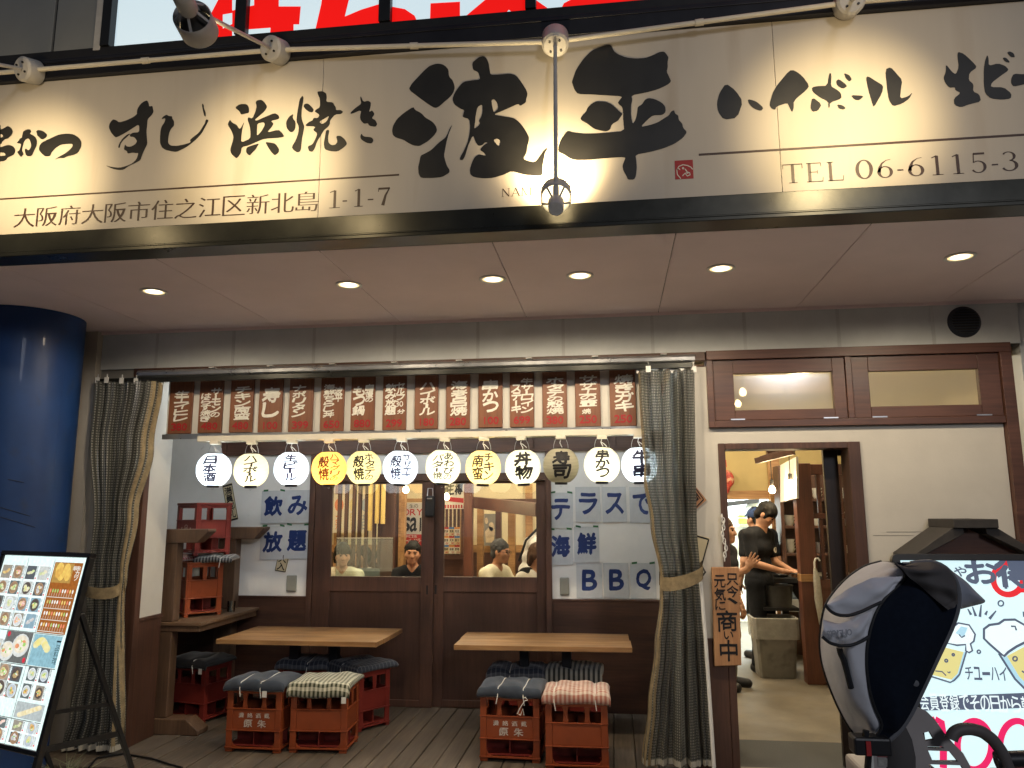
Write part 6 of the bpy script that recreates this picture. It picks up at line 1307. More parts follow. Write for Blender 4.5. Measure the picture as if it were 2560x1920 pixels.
def person(lab, loc, heading, J, hair='short', skin=None, hairm=None, top=None, bottom=None, sleeves='short', glasses=False, h=.0075, hands=None, long_hair=0, extra=None, apron=None, scale=1.0, cap=None, mouth=0):
    """J: joints in the figure's own frame (front = -Y, its left = +X, floor z = 0)"""
    t = thing('person', lab, 'person', loc); t.rotation_euler = (0, 0, R(heading)); sk = skin or M_skin; hm = hairm or M_hblack
    H = V3(*J['head']); yaw, pit = R(J.get('hyaw', 0)), R(J.get('hpit', 0)); rol = R(J.get('hrol', 0))
    f = V3(math.sin(yaw)*math.cos(pit), -math.cos(yaw)*math.cos(pit), math.sin(pit)); s_ = V3(math.cos(yaw), math.sin(yaw), 0); u = np.cross(s_, f); u = u if u[2] > 0 else -u
    s2 = s_*math.cos(rol)+u*math.sin(rol); u2 = u*math.cos(rol)-s_*math.sin(rol); s_, u = s2, u2
    M = [list(s_), list(f), list(u)]
    P = lambda a, b, c: H+s_*a+f*b+u*c
    headp = [('e', P(0, -.012, .032), (.077, .096, .096), M), ('e', P(0, .022, -.045), (.058, .066, .072), M), ('c', P(-.018, .062, -.088), P(.018, .062, -.088), .024, .024, dict(k=.03)),
             ('c', P(-.040, .045, -.02), P(.040, .045, -.02), .040, .040, dict(k=.03)), ('c', P(-.034, .078, .028), P(.034, .078, .028), .011, .011, dict(k=.016)),
             ('e', P(-.032, .097, .006), (.017, .012, .011), M, dict(sub=1, k=.012)), ('e', P(.032, .097, .006), (.017, .012, .011), M, dict(sub=1, k=.012)),
             ('c', P(0, .088, .016), P(0, .106, -.028), .008, .013, dict(k=.012)), ('c', P(-.012, .094, -.030), P(.012, .094, -.030), .009, .009, dict(k=.010)),
             ('c', P(-.018, .083, -.060), P(.018, .083, -.060), .0105, .0105, dict(k=.008)),
             ('e', P(-.079, -.008, -.008), (.013, .022, .032), M, dict(k=.008)), ('e', P(.079, -.008, -.008), (.013, .022, .032), M, dict(k=.008))]
    nk = V3(*J['neck']); ch = V3(*J['chest']); hp = V3(*J['hip']); sh = [V3(*q) for q in J['sh']]; el = [V3(*q) for q in J['el']]; wr = [V3(*q) for q in J['wr']]
    ax_ = (sh[1]-sh[0]); ax_ = ax_/np.linalg.norm(ax_); wmid = (hp+ch)/2
    torso = [('c', ch-ax_*.085, ch+ax_*.085, .098, .098), ('c', wmid-ax_*.055, wmid+ax_*.055, .090, .090), ('c', hp-ax_*.07, hp+ax_*.07, .098, .098), ('c', sh[0], sh[1], .056, .056, dict(k=.05)), ('c', (sh[0]+nk)/2, (sh[1]+nk)/2, .055, .055, dict(k=.05))]
    neck = [('c', nk-V3(0, 0, .03), H+u*(-.05)-f*.02, .053, .050, dict(k=.025))]
    uarm = []; farm = []; hand = []
    for i in (0, 1):
        uarm.append(('c', sh[i], el[i], .050, .042, dict(k=.03))); farm.append(('c', el[i], wr[i], .040, .028, dict(k=.02)))
        hd = (hands or {}).get(i, {}); d = V3(*hd['d']) if 'd' in hd else (wr[i]-el[i]); d = d/np.linalg.norm(d)
        n = V3(*hd.get('n', (0, 0, -1))); n = n-d*(n@d); n = n/max(np.linalg.norm(n), 1e-6); sd = np.cross(d, n); cu = R(hd.get('curl', 35)); tsd = hd.get('thumb', 1 if i == 0 else -1)
        W = wr[i]; hand += [('c', W, W+d*.03, .026, .028, dict(k=.015)), ('c', W+d*.045-sd*.018, W+d*.045+sd*.018, .020, .020, dict(k=.015)), ('c', W+d*.075-sd*.026, W+d*.075+sd*.026, .015, .015, dict(k=.015))]
        for q, (o, L_) in enumerate(((-.031, .060), (-.011, .074), (.010, .078), (.030, .068))):
            sp_ = hd.get('spread', .12)*(q-1.5)*.5; b0 = W+d*.082+sd*o*1.05; d1 = d*math.cos(cu*.5)+n*math.sin(cu*.5)+sd*sp_; d1 /= np.linalg.norm(d1); d2 = d*math.cos(cu*1.3)+n*math.sin(cu*1.3)+sd*sp_; d2 /= np.linalg.norm(d2)
            m_ = b0+d1*L_*.5; hand += [('c', b0, m_, .0098, .009, dict(k=.004)), ('c', m_, m_+d2*L_*.5, .009, .0078, dict(k=.004))]
        tb = W+d*.030+sd*tsd*.026; td = d*.72+sd*tsd*.62+n*.35; td /= np.linalg.norm(td); hand += [('c', tb, tb+td*.035, .013, .011, dict(k=.008)), ('c', tb+td*.035, tb+td*.035+(td+d*.5)/np.linalg.norm(td+d*.5)*.03, .011, .009, dict(k=.004))]
    leg = []; foot = []
    for i in (0, 1):
        hj = hp+ax_*(.085 if i else -.085)+V3(0, 0, -.03); kn = V3(*J['kn'][i]); an = V3(*J['an'][i])
        leg += [('c', hj, kn, .085, .058, dict(k=.04)), ('c', kn, an, .054, .036, dict(k=.03))]; foot.append(('c', an+V3(0, .03, -.045), an+V3((.02 if i else -.02), -.15, -.055), .040, .036, dict(k=.02)))
    soft('body', headp+neck+torso+uarm+farm+hand+leg+foot, sk, t, h=h, k=.02)
    # clothes over the body
    sl = uarm if sleeves == 'short' else uarm+farm
    sl = [('c', a[1], (a[1]*.30+a[2]*.70) if (sleeves == 'short') else a[2], a[3], a[4]+.008, dict(k=.03)) for a in sl]
    cut = [('e', nk+V3(0, 0, .045)+f*.015, (.066, .066, .05), None, dict(sub=1, k=.01))]
    soft('top', torso+sl+cut, top or M_tblack, t, h=.0095, k=.03, inflate=.012)
    lg = [(a[0], a[1], a[2], a[3], a[4]+.012, a[5]) for a in leg]
    soft('trousers', [('c', hp-ax_*.07-V3(0, 0, .02), hp+ax_*.07-V3(0, 0, .02), .099, .099)]+lg, bottom or M_tblack, t, h=.011, k=.03, inflate=.009)
    soft('shoes', foot, M_blackp, t, h=.010, k=.02, inflate=.008)
    # hair, brows, eyes, lips
    ln = long_hair
    if hair == 'fringe': hp_ = [('e', P(0, -.010, .045), (.089, .106, .098), M), ('e', P(0, -.055, -.03), (.074, .058, .065), M), ('c', P(-.074, .035, .04), P(-.079, .02, -.02), .020, .014), ('c', P(.074, .035, .04), P(.079, .02, -.02), .020, .014)]
    else: hp_ = [('e', P(0, -.018, .045), (.084, .102, .094), M), ('e', P(0, -.060, -.03), (.070, .052, .055), M), ('c', P(-.074, .01, .03), P(-.077, 0, -.01), .016, .012), ('c', P(.074, .01, .03), P(.077, 0, -.01), .016, .012)]
    if ln: hp_ += [('c', P(-.066, -.02, 0), P(-.07, -.03, -ln), .036, .022), ('c', P(.066, -.02, 0), P(.07, -.03, -ln), .036, .022), ('c', P(0, -.07, 0), P(0, -.075, -ln), .055, .035)]
    if hair == 'fringe': hp_ += [('e', P(0, .128, -.060), (.060, .080, .078), M, dict(sub=1, k=.012))]
    else: hp_ += [('e', P(0, .128, -.022), (.060, .066, .070), M, dict(sub=1, k=.014))]
    rh = random.Random(len(lab)*7+int(abs(heading)))
    for _k in range(46):
        az_ = rh.uniform(-2.6, 2.6); el_ = rh.uniform(.15, 1.5); dv = V3(math.sin(az_)*math.cos(el_), -math.cos(az_)*math.cos(el_), math.sin(el_))
        b0 = P(dv[0]*.082, dv[1]*.095-.015, .040+dv[2]*.092); tn = V3(*(b0-P(0, -.01, .20))); tn /= np.linalg.norm(tn); sw = rh.uniform(-.4, .4); e0 = b0+tn*rh.uniform(.018, .034)+s_*sw*.02
        hp_.insert(1, ('c', b0, e0, .013, .004, dict(k=.008)))
    soft('hair', hp_, hm, t, h=.0062, k=.02)
    mb = MB()
    for a in (-.032, .032): mb.lathe([(.0004, -.010), (.009, -.006), (.0125, 0), (.009, .006), (.0004, .010)], Vector(P(a, .079, .006)), Vector(s_), 10)
    mb.build('eyes', M_eye, t, smooth=True, local=True)
    mb = MB()
    for a in (-1, 1): mb.tube([Vector(P(a*.016, .091, .024)), Vector(P(a*.032, .089, .030)), Vector(P(a*.050, .078, .026))], .0042, 6)
    mb.build('eyebrows', hm, t, smooth=True, local=True)
    mb = MB(); mb.tube([Vector(P(-.024, .084, -.061+mouth)), Vector(P(0, .0955, -.060)), Vector(P(.024, .084, -.061+mouth))], [.003, .0052, .003], 6); mb.build('lips', M_lip, t, smooth=True, local=True)
    if glasses:
        mb = MB()
        for a in (-.034, .034): mb.tube([Vector(P(a+.024*math.cos(q), .103, .004+.017*math.sin(q))) for q in np.linspace(0, 2*PI, 16)], .0022, 6)
        mb.tube([Vector(P(-.010, .105, .008)), Vector(P(.010, .105, .008))], .002, 6)
        for a in (-1, 1): mb.tube([Vector(P(a*.058, .10, .008)), Vector(P(a*.082, .03, .008)), Vector(P(a*.084, -.02, .004))], .002, 6)
        mb.build('glasses', M_black, t, local=True)
    if cap:
        mb = soft('cap', [('e', P(0, -.012, .055), (.092, .108, .085), M), ('c', P(-.05, .09, .055), P(.05, .09, .055), .012, .012), ('c', P(-.035, .13, .050), P(.035, .13, .050), .010, .010), ('e', P(0, 0, -.06), (.14, .14, .09), M, dict(sub=1, k=.01))], cap, t, h=.008, k=.02)
    if extra: extra(t)
    return t
def seated(lean=0.0, armz=.78, hyaw=0, hpit=0, head_fwd=0.0, hrol=0, elb=.22, wrx=.12, wry=-.36):
    return dict(head=(0, -.05-lean-head_fwd, 1.17), hyaw=hyaw, hpit=hpit, hrol=hrol, neck=(0, -.02-lean*.8, 1.005), chest=(0, -lean*.5, .83), hip=(0, .05, .50), sh=[(-.175, -lean*.8, .945), (.175, -lean*.8, .945)], el=[(-elb, -.12-lean, .74), (elb, -.12-lean, .74)],
                wr=[(-wrx, wry, armz), (wrx, wry, armz)], kn=[(-.12, -.40, .47), (.12, -.40, .47)], an=[(-.12, -.38, .09), (.12, -.38, .09)])
def stand(hyaw=0, hpit=0, sc=1.0, **kw):
    J = dict(head=(0, -.02, 1.54), hyaw=hyaw, hpit=hpit, neck=(0, .0, 1.385), chest=(0, 0, 1.20), hip=(0, .01, .90), sh=[(-.185, 0, 1.325), (.185, 0, 1.325)], el=[(-.235, .03, 1.05), (.235, .03, 1.05)], wr=[(-.23, -.06, .82), (.23, -.06, .82)], kn=[(-.10, -.02, .49), (.10, -.02, .49)], an=[(-.10, .02, .09), (.10, .02, .09)])
    J.update(kw); return J
def seat_at(xz, yz, Y, zref=1.17, dy=.05): p = Wp(xz, yz, Y); return (p.x, Y+dy, p.z-zref)
def stool(p, lab):
    t = thing('stool', lab, 'stool', (p[0], p[1]+.05, 0), 'stools under the diners'); z = p[2]
    b = MB(); b.box(p[0]-.17, p[0]+.17, p[1]-.12, p[1]+.20, z+.365, z+.39); b.build('seat', M_redx, t, bevel=.004)
    for sx_ in (-.14, .11):
        for sy_ in (-.09, .14): b = MB(); b.box(p[0]+sx_, p[0]+sx_+.03, p[1]+sy_, p[1]+sy_+.03, 0, z+.364); b.build('leg', M_redx, t)
# man in black facing the street
p = seat_at(932, 748, 8.55); stool(p, 'stool under the man in black')
person('man in a black shirt seated behind the left door pane, facing the street', p, 4, seated(lean=.05, hyaw=6, hpit=-4, hrol=-4, wrx=.17, wry=-.30, armz=.80), skin=M_skin2, top=M_tblack)
# grey haired man in a cream shirt, back to the left, looking right
p = seat_at(1700, 735, 8.45); stool(p, 'stool under the grey haired man')
person('grey haired man with glasses in a cream shirt, in profile behind the right pane', (p[0]-.10, p[1], p[2]), 62, seated(lean=.12, hyaw=14, hpit=-6, wrx=.10), hairm=M_hgrey, skin=M_skin2, top=M_tcream, glasses=True, sleeves='long')
# woman with brown hair
p = seat_at(1990, 772, 8.3); stool(p, 'stool under the brown haired woman')
def scarf(t):
    soft('scarf', [('c', V3(-.12, -.04, .98), V3(.12, -.04, .98), .06, .06), ('c', V3(-.15, -.02, .93), V3(-.20, -.04, .80), .055, .05), ('c', V3(.15, -.02, .93), V3(.20, -.04, .80), .055, .05), ('c', V3(-.09, -.10, .92), V3(-.16, -.13, .80), .03, .03), ('c', V3(.09, -.10, .92), V3(.16, -.13, .80), .03, .03)], M_tblack, t, h=.009, k=.03, inflate=.016)
person('woman with brown hair and a black shawl over white, looking right and down', (p[0]+.02, p[1], p[2]), 52, seated(lean=.06, hyaw=10, hpit=-18, wrx=.08), hair='fringe', hairm=M_hbrown, top=M_twhite, long_hair=.10, extra=scarf, sleeves='short')
# standing person in white, back turned
q = Wp(2010, 700, 9.3)
def strap(t):
    mb = MB(); mb.tube([(-.10, -.06, 1.40), (-.06, .075, 1.26), (.02, .135, 1.02)], .014, 8); mb.build('strap', M_tblack, t, local=True)
person('person in white with a dark strap, back turned behind the woman', (q.x, 9.3, 0), 118, stand(hpit=-40, head=(0, -.36, 1.40), neck=(0, -.22, 1.33), chest=(0, -.06, 1.20), sh=[(-.185, -.17, 1.29), (.185, -.17, 1.29)], el=[(-.22, -.32, 1.06), (.22, -.32, 1.06)], wr=[(-.15, -.48, .92), (.15, -.48, .92)]), top=M_twhite, sleeves='long', extra=strap, hairm=M_hblack)
# woman at the left edge behind the acrylic screen, two more diners behind the lattice
p = seat_at(268, 765, 8.45); stool(p, 'stool under the woman behind the acrylic screen')
person('smiling dark haired woman in a cream top at the left edge of the left pane', p, 18, seated(lean=.04, hyaw=10, hpit=-6, wrx=.15), hair='fringe', top=M_tcream, long_hair=.07, mouth=.004)
p = seat_at(475, 785, 9.6); stool(p, 'stool under the diner in white behind the lattice')
person('diner in a white shirt half hidden by the lattice slats', p, -20, seated(hyaw=-30), top=M_twhite, h=.009)
p = seat_at(645, 800, 9.4); stool(p, 'stool under the small diner behind the lattice')
person('small dark haired diner with a pale face low behind the lattice', p, 10, seated(hyaw=5), top=M_tblack, hair='fringe', h=.009)

# ------------------------------------------------------------------ entrance interior
YK = 9.6
t = thing('kitchen_wall', 'yellow wall with a timber lintel over the bright kitchen hatch', 'wall', Dp(220, 400, YK))
a = Dp(20, 440, YK); zl = Dp(200, 436, YK).z; zl2 = Dp(200, 380, YK).z
b = MB(); b.box(0.4, 3.9, YK, YK+.1, zl2, ZC-.001); b.box(Dp(385, 600, YK).x, 3.9, YK, YK+.1, 0, zl2-.001); b.box(0.4, Dp(40, 600, YK).x, YK, YK+.1, 0, zl2-.001); b.build('plaster', mat('ochre_wall', (0.44, 0.34, 0.15), .8, var=.08, scale=3), t)
b = MB(); b.box(0.4, Dp(385, 400, YK).x, YK-.02, YK+.12, zl, zl2-.0015); b.build('lintel', M_oak, t)
b = MB(); b.box(Dp(366, 300, YK-.05).x, Dp(436, 300, YK-.05).x, YK-.10, YK-.021, 0, ZC-.002); b.build('pillar', M_oak, t)
t = thing('kitchen', 'white tiled kitchen beyond the hatch', 'room', Dp(220, 700, 11.8))
b = MB(); b.box(0.4, 3.9, 12.0, 12.1, 0, ZC-.001); b.box(.95, 1.0, YK+.11, 12.0, 0, ZC-.001); b.build('wall', M_kwall, t)
b = MB(); a = Dp(170, 598, 11.7); c = Dp(330, 612, 11.7); b.box(a.x, c.x, 11.6, 11.99, c.z, a.z); b.build('shelf', M_alu, t)
b = MB(); a = Dp(75, 470, 11.4); c = Dp(290, 500, 11.4); b.bar(a, Vector((c.x, 11.4, a.z+.05)), .5, .06); b.build('range_hood', M_blackp, t)
for (x, y) in ((1.9, 10.6), (2.9, 11.0)):
    tt = thing('kitchen_tube_light', 'white fluorescent kitchen ceiling light', 'lamp', (x, y, ZC), 'kitchen ceiling lights'); b = MB(); b.box(x-.5, x+.5, y-.06, y+.06, ZC-.06, ZC-.001); b.build('tube', mat('fluorescent_tube', (0.9, 0.95, 1), .4, var=0, emit=((0.85, 0.96, 1.0), 6)), tt, bevel=.01)
    lamp('AREA', 'kitchen_light', (x, y, ZC-.08), 200, (0.85, 0.96, 1.0), .8, (x, y, 0), parent=tt)
for k, (x, y, m, lab) in enumerate(((190, 585, 'box_green', 'yellow green box on the kitchen shelf'), (255, 585, 'box_white', 'white bag beside the green box on the kitchen shelf'))):
    a = Dp(x-18, y+12, 11.65); t = thing('kitchen_box', lab, 'box', a); b = MB(); b.box(a.x, a.x+.20, 11.62, 11.80, a.z+.002, a.z+.13+.05*k); b.build('body', mat(m, ((0.5, 0.55, 0.12), (0.7, 0.72, 0.74))[k], .5, var=.1), t, bevel=.012); b = MB(); b.box(a.x-.003, a.x+.203, 11.617, 11.803, a.z+.08, a.z+.10); b.build('band', M_pwhite, t)
p = Dp(285, 520, 11.3); t = thing('plastic_bag', 'clear plastic bag hanging in the kitchen', 'bag', p); 
soft('bag', [('e', (p.x, 11.3, p.z), (.16, .10, .17)), ('e', (p.x+.09, 11.28, p.z-.10), (.13, .09, .13)), ('c', (p.x, 11.3, p.z+.1), (p.x+.03, 11.3, p.z+.26), .05, .02)], mat('cloudy_plastic', (0.70, 0.76, 0.80), .25, var=.25, scale=14, bump=.8, bscale=14), t, h=.016, k=.05, local=False)
p = Dp(98, 315, YK-.04); t = thing('lucky_charm', 'red and gold good luck charm hanging on the yellow wall', 'charm', p)
soft('body', [('e', (p.x, p.y, p.z+.06), (.065, .025, .07)), ('e', (p.x-.01, p.y, p.z-.06), (.045, .025, .10)), ('e', (p.x+.05, p.y, p.z), (.03, .025, .05))], mat('charm_red', (0.45, 0.06, 0.04), .5, var=.6, scale=30, blotch=((0.6, 0.35, 0.2), 22, .5, .62)), t, h=.012, k=.03, local=False)
b = MB(); b.tube([p+Vector((0, 0, .16)), p+Vector((0, .02, .25))], .004, 6); b.build('cord', M_pred, t)
t = thing('eaves_ornament', 'dark red stepped timber ornament near the entrance ceiling', 'ornament', Dp(400, 160, 7.4))
b = MB(); b.bar(Dp(285, 188, 7.4), Dp(530, 128, 7.2), .06, .05); b.bar(Dp(320, 172, 7.44), Dp(530, 110, 7.24), .06, .04); b.bar(Dp(355, 135, 7.4), Dp(420, 118, 7.4), .05, .05); b.bar(Vector((Dp(500, 130, 7.3).x, 7.3, Dp(500, 130, 7.3).z)), Vector((Dp(500, 130, 7.3).x, 7.3, ZC-.001)), .03, .03); b.build('bars', M_redx, t, bevel=.003)
# leaning white signboard inside
A_, B_ = Dp(442, 215, 8.6), Dp(545, 160, 7.5); C_, D_ = Dp(548, 430, 7.5), Dp(442, 455, 8.6)
t = thing('inner_signboard', 'white signboard with a red corner on the inner partition', 'sign', (A_+C_)/2)
b = MB(); n = (B_-A_).cross(D_-A_).normalized()*.02; b.prism([A_, B_, C_, D_], n); b.build('board', M_pwhite, t)
n = n if n.y < 0 else -n
i = Ink(lambda u, v: D_+(C_-D_)*u+(A_-D_)*v+n*1.08); i.poly([(0, .02), (.5, .02), (.35, .22), (0, .26)]); i.build('red_corner', M_pred, t); i = Ink(lambda u, v: D_+(C_-D_)*u+(A_-D_)*v+n*1.12); i.htext('ハムカツ', .08, .92, .60, .86, off=.02); i.build('writing', M_ink, t)
# big red brown post, lattice, dark door leaf, glass strip
pb = AZ(2035, 1712, 0); YPp = pb.y
t = thing('entrance_post', 'thick red brown post standing inside the entrance', 'post', pb)
a = AY(1994, 1300, YPp); c = AY(2030, 1300, YPp); b = MB(); b.box(a.x, c.x+.02, YPp, YPp+.14, 0, AY(2000, 1158, YPp).z); b.build('post', M_red, t, bevel=.004); b = MB(); b.box(a.x-.004, c.x+.024, YPp-.012, YPp+.145, .93, 1.0); b.build('joint_block', M_oak, t, bevel=.004)
t = thing('entrance_lattice', 'red brown lattice with shelf rails between post and door leaf', 'screen', (c.x+.2, YPp, 0))
zt2 = AY(2050, 1160, YPp).z; b = MB(); 
for za_, zb2 in ((zt2-.10, zt2), (1.52, 1.57), (.86, .95)): b = MB(); b.box(c.x+.021, c.x+.56, YPp+.02, YPp+.10, za_, zb2); b.build('rail', M_red, t, bevel=.003)
b = MB()
for k in range(5): xx = c.x+.075+k*.10; b.box(xx, xx+.036, YPp+.04, YPp+.08, .951, 1.519); b.box(xx, xx+.036, YPp+.04, YPp+.08, 1.571, zt2-.101)
b.build('slat', M_red, t, bevel=.002)
b = MB(); b.box(c.x+.021, c.x+.56, YPp+.03, YPp+.09, 0, .859); b.build('lower_panel', M_red, t)
# back shelving with crockery seen through the lattice
t = thing('crockery_shelf', 'dark shelf with stacked white dishes behind the lattice', 'shelf', (c.x+.2, 9.05, 0)); YSh = 9.05; x0, x1 = AY(1962, 1300, YSh).x, AY(1962, 1300, YSh).x+1.35
b = MB(); 
for zz in (.8, 1.1, 1.4, 1.7): b.box(x0, x1, YSh, YSh+.3, zz, zz+.03)
b.box(x0-.04, x0-.001, YSh, YSh+.3, 0, 2.1); b.box(x1+.001, x1+.04, YSh, YSh+.3, 0, 2.1); b.box(x0, x1, YSh+.301, YSh+.33, 0, 2.1); b.build('rack', M_darkz, t, bevel=.003)
for k in range(20):
    xx = x0+.09+(k % 5)*.29+random.uniform(-.03, .03); zz = (.831, 1.131, 1.431, 1.731)[k//5]; nd = random.choice((2, 3, 4)); rr = random.choice((.06, .075))
    tt = thing('dish_stack', 'stack of white dishes on the dark shelf behind the lattice', 'dishes', (xx, YSh+.13, zz), 'dishes on the shelf behind the lattice'); b = MB()
    for q in range(nd): b.lathe([(.0005, q*.035), (rr*.6, q*.035), (rr, q*.035+.045), (rr*.96, q*.035+.045), (rr*.5, q*.035+.012), (.0005, q*.035+.012)], (xx, YSh+.13, zz+.001), n=18)
    b.build('bowl', M_pwhite if k % 3 else M_alu, tt, smooth=True)
t = thing('entrance_door_leaf', 'dark sliding door leaf with a narrow glass strip, pushed open', 'door', (1.45, Y0+.2, 0))
yy = (Y0+.19, Y0+.23); xa_ = Dp(730, 300, yy[0]).x; xg0 = Dp(824, 300, yy[0]).x; xg1 = Dp(880, 300, yy[0]).x
b = MB(); zg = Dp(850, 152, yy[0]).z; b.box(xa_, xg0, *yy, .002, 2.03); b.box(xg1, 1.66, *yy, .002, 2.03); b.box(xg0, xg1, *yy, zg, 2.03); b.box(xg0, xg1, *yy, .002, .9); b.build('leaf', mat('door_leaf_black', (0.018, 0.012, 0.010), .4, var=.2), t, bevel=.003)
b = MB(); b.box(xg0, xg1, Y0+.208, Y0+.212, .9, zg); b.build('pane', M_pane, t)
# counter, pot, bin, umbrella
YCn = 8.55; a = Dp(390, 945, YCn); c = Dp(590, 1000, YCn); t = thing('service_counter', 'dark service counter beside the employee with a small white notice', 'counter', (c.x, YCn, 0))
b = MB(); b.box(a.x, c.x+.25, YCn-.05, YCn+.4, a.z-.05, a.z); b.build('top', M_blackp, t, bevel=.005); b = MB(); b.prism([(a.x+.15, YCn, a.z-.051), (c.x+.2, YCn, a.z-.051), (c.x+.2, YCn, .0), (a.x+.36, YCn, .0), (a.x+.32, YCn, a.z-.35)], (0, .38, 0)); b.build('cabinet', M_blackp, t); q = Dp(530, 1125, YCn-.01); b = MB(); b.box(q.x-.05, q.x+.05, YCn-.012, YCn-.0015, q.z-.06, q.z+.06); b.build('notice', M_pwhite, t)
for k, (x, w_, h_, m) in enumerate(((445, .09, .03, M_blackp), (500, .05, .06, M_alu), (548, .06, .025, M_pwhite))):
    q = Dp(x, 945, YCn+.1); tt = thing('counter_item', ['black tray at the left end of the service counter', 'small metal cup on the service counter', 'white saucer at the right end of the service counter'][k], ['tray', 'cup', 'saucer'][k], (q.x, YCn+.1, a.z)); b = MB(); b.lathe([(.0005, .003), (w_*.8, .003), (w_, h_), (w_*.94, h_), (w_*.7, .008), (.0005, .008)], (q.x, YCn+.1, a.z), n=22); b.build('body', m, tt, smooth=True)
q = Dp(430, 1128, 8.38); t = thing('cooking_pot', 'dark metal pot on a crate in front of the service counter', 'pot', q); b = MB(); b.lathe([(.0005, 0), (.13, 0), (.15, .20), (.158, .21), (.145, .21), (.125, .015), (.0005, .015)], q, n=28); b.build('pot', mat('pot_metal', (0.10, 0.10, 0.10), .4, metal=.5, var=.3), t, smooth=True)
b = MB(); b.box(q.x-.17, q.x+.17, 8.23, 8.53, q.z-.03, q.z-.001); b.build('shelf', M_blackp, t); b = MB(); b.box(q.x+.05, q.x+.11, 8.42, 8.48, 0, q.z-.031); b.build('support', M_blackp, t)
pb = AZ(1948, 1698, 0); t = thing('waste_bin', 'grey plastic waste bin with a clear liner folded over its rim', 'bin', pb)
def bx_(hw, hd, z, r=.03):
    return [(pb.x+x*hw, pb.y+.16+y*hd, z) for x, y in ((-1, -.85), (-.87, -1), (.87, -1), (1, -.85), (1, .85), (.87, 1), (-.87, 1), (-1, .85))]
def loft(L, m, nm, close=True):
    b = MB(); 
    for k, r in enumerate(L): b.v += r
    for k in range(len(L)-1):
        for i in range(8): b.f.append((k*8+i, k*8+(i+1) % 8, k*8+8+(i+1) % 8, k*8+8+i)); b.m.append(0)
    if close: b.f.append(tuple(range(8))); b.m.append(0)
    return b.build(nm, m, t, smooth=True, bevel=0)
zb_ = AY(1948, 1548, pb.y).z
loft([bx_(.165, .135, .001), bx_(.170, .14, .02), bx_(.20, .165, zb_-.06), bx_(.212, .175, zb_-.055), bx_(.212, .175, zb_), bx_(.198, .162, zb_), bx_(.16, .13, .03)], mat('bin_grey', (0.22, 0.215, 0.195), .5, var=.12, scale=6, blotch=((0.10, 0.09, 0.08), 5, .48, .66)), 'bin')
loft([bx_(.214, .177, zb_-.19), bx_(.217, .181, zb_-.10), bx_(.218, .182, zb_+.006), bx_(.200, .165, zb_+.010), bx_(.19, .155, zb_-.10)], mat('bin_liner', (0.55, 0.55, 0.52), .25, var=.2, scale=9, bump=.8, bscale=18, alpha=.55), 'liner', False)
a = AY(2036, 1405, YPp-.06); c = AY(2053, 1560, YPp-.06); t = thing('umbrella', 'folded pale umbrella hanging on the red brown post', 'umbrella', c)
b = MB(); b.tube([a+Vector((.0, 0, -.06)), a, a+Vector((.012, 0, .03)), a+Vector((.035, 0, .035)), a+Vector((.05, 0, .01))], .009, 8); b.build('handle', M_white, t, smooth=True)
b = MB(); b.tube([a+Vector((0, 0, -.055)), a+Vector((.01, 0, -.14)), a.lerp(c, .6), c, c+Vector((.01, 0, -.06))], [.012, .030, .036, .018, .006], 10); b.build('canopy', mat('umbrella_cloth', (0.50, 0.49, 0.44), .6, var=.2, scale=30, bump=.4, bscale=40, alpha=.9), t, smooth=True)
# staff
p = Dp(318, 1100, 8.4)
def badge(t):
    i = Ink(lambda u, v: Vector((.075+.055*(u-.5)*2*.6, -.142-.012*math.cos((u-.5)*2), 1.195+.07*(v-.5)))); i.poly(arc(.5, .55, .5, .42, 0, 360, 24)); i.build('shirt_print', M_pwhite, t, local=True)
    i = Ink(lambda u, v: Vector((.075+.055*(u-.5)*2*.6, -.1435-.012*math.cos((u-.5)*2), 1.195+.07*(v-.5)))); i.put('平', .25, .35, .75, .78, off=.03); i.build('shirt_mark', M_tblack, t, local=True)
    b = MB(); b.obox((.02, -.335, .985), ((1, -.2, 0), (.2, 1, .1), (0, -.1, 1)), (.055, .11, .006)); b.build('order_pad', M_blackp, t, local=True, bevel=.003)
person('young man in a black T-shirt with white round print looking down at a pad', (p.x, 8.4, 0), 52, stand(head=(.03, -.09, 1.555), hyaw=14, hpit=-38, neck=(.01, -.03, 1.40), chest=(0, -.01, 1.22), sh=[(-.195, -.01, 1.345), (.195, -.01, 1.345)], el=[(-.245, -.06, 1.08), (.235, -.04, 1.08)], wr=[(-.07, -.29, 1.0), (.11, -.30, .99)]), hair='fringe', skin=M_skin, h=.0065,
       hands={0: dict(d=(.75, -.55, -.1), n=(0, -.1, -1), curl=45), 1: dict(d=(-.7, -.6, 0), n=(0, -.1, -1), curl=45)}, extra=badge)
p = Dp(78, 1000, 7.6)
person('staff woman in a black shirt raising her right hand beside the entrance frame', (p.x, 7.6, 0), 58, stand(head=(0, -.03, 1.41), hyaw=8, hpit=0, neck=(0, 0, 1.27), chest=(0, 0, 1.10), hip=(0, .01, .83), sh=[(-.165, 0, 1.205), (.165, 0, 1.205)], el=[(-.20, -.12, .98), (.21, .03, .96)], wr=[(-.16, -.30, 1.08), (.20, -.06, .74)], kn=[(-.09, -.02, .46), (.09, -.02, .46)]), hair='short', hairm=M_hbrown, long_hair=.16, bottom=M_tgrey, h=.0065,
       hands={0: dict(d=(.05, -.55, .8), n=(.9, .1, 0), curl=12, spread=.3)})
p = Dp(300, 700, 9.1)
person('cook in a blue cap behind the young man', (p.x, 9.1, 0), -150, stand(head=(0, -.03, 1.50), hpit=-5), cap=mat('cap_blue', (0.03, 0.06, 0.16), .8, var=.1), top=M_tblack, h=.0085)
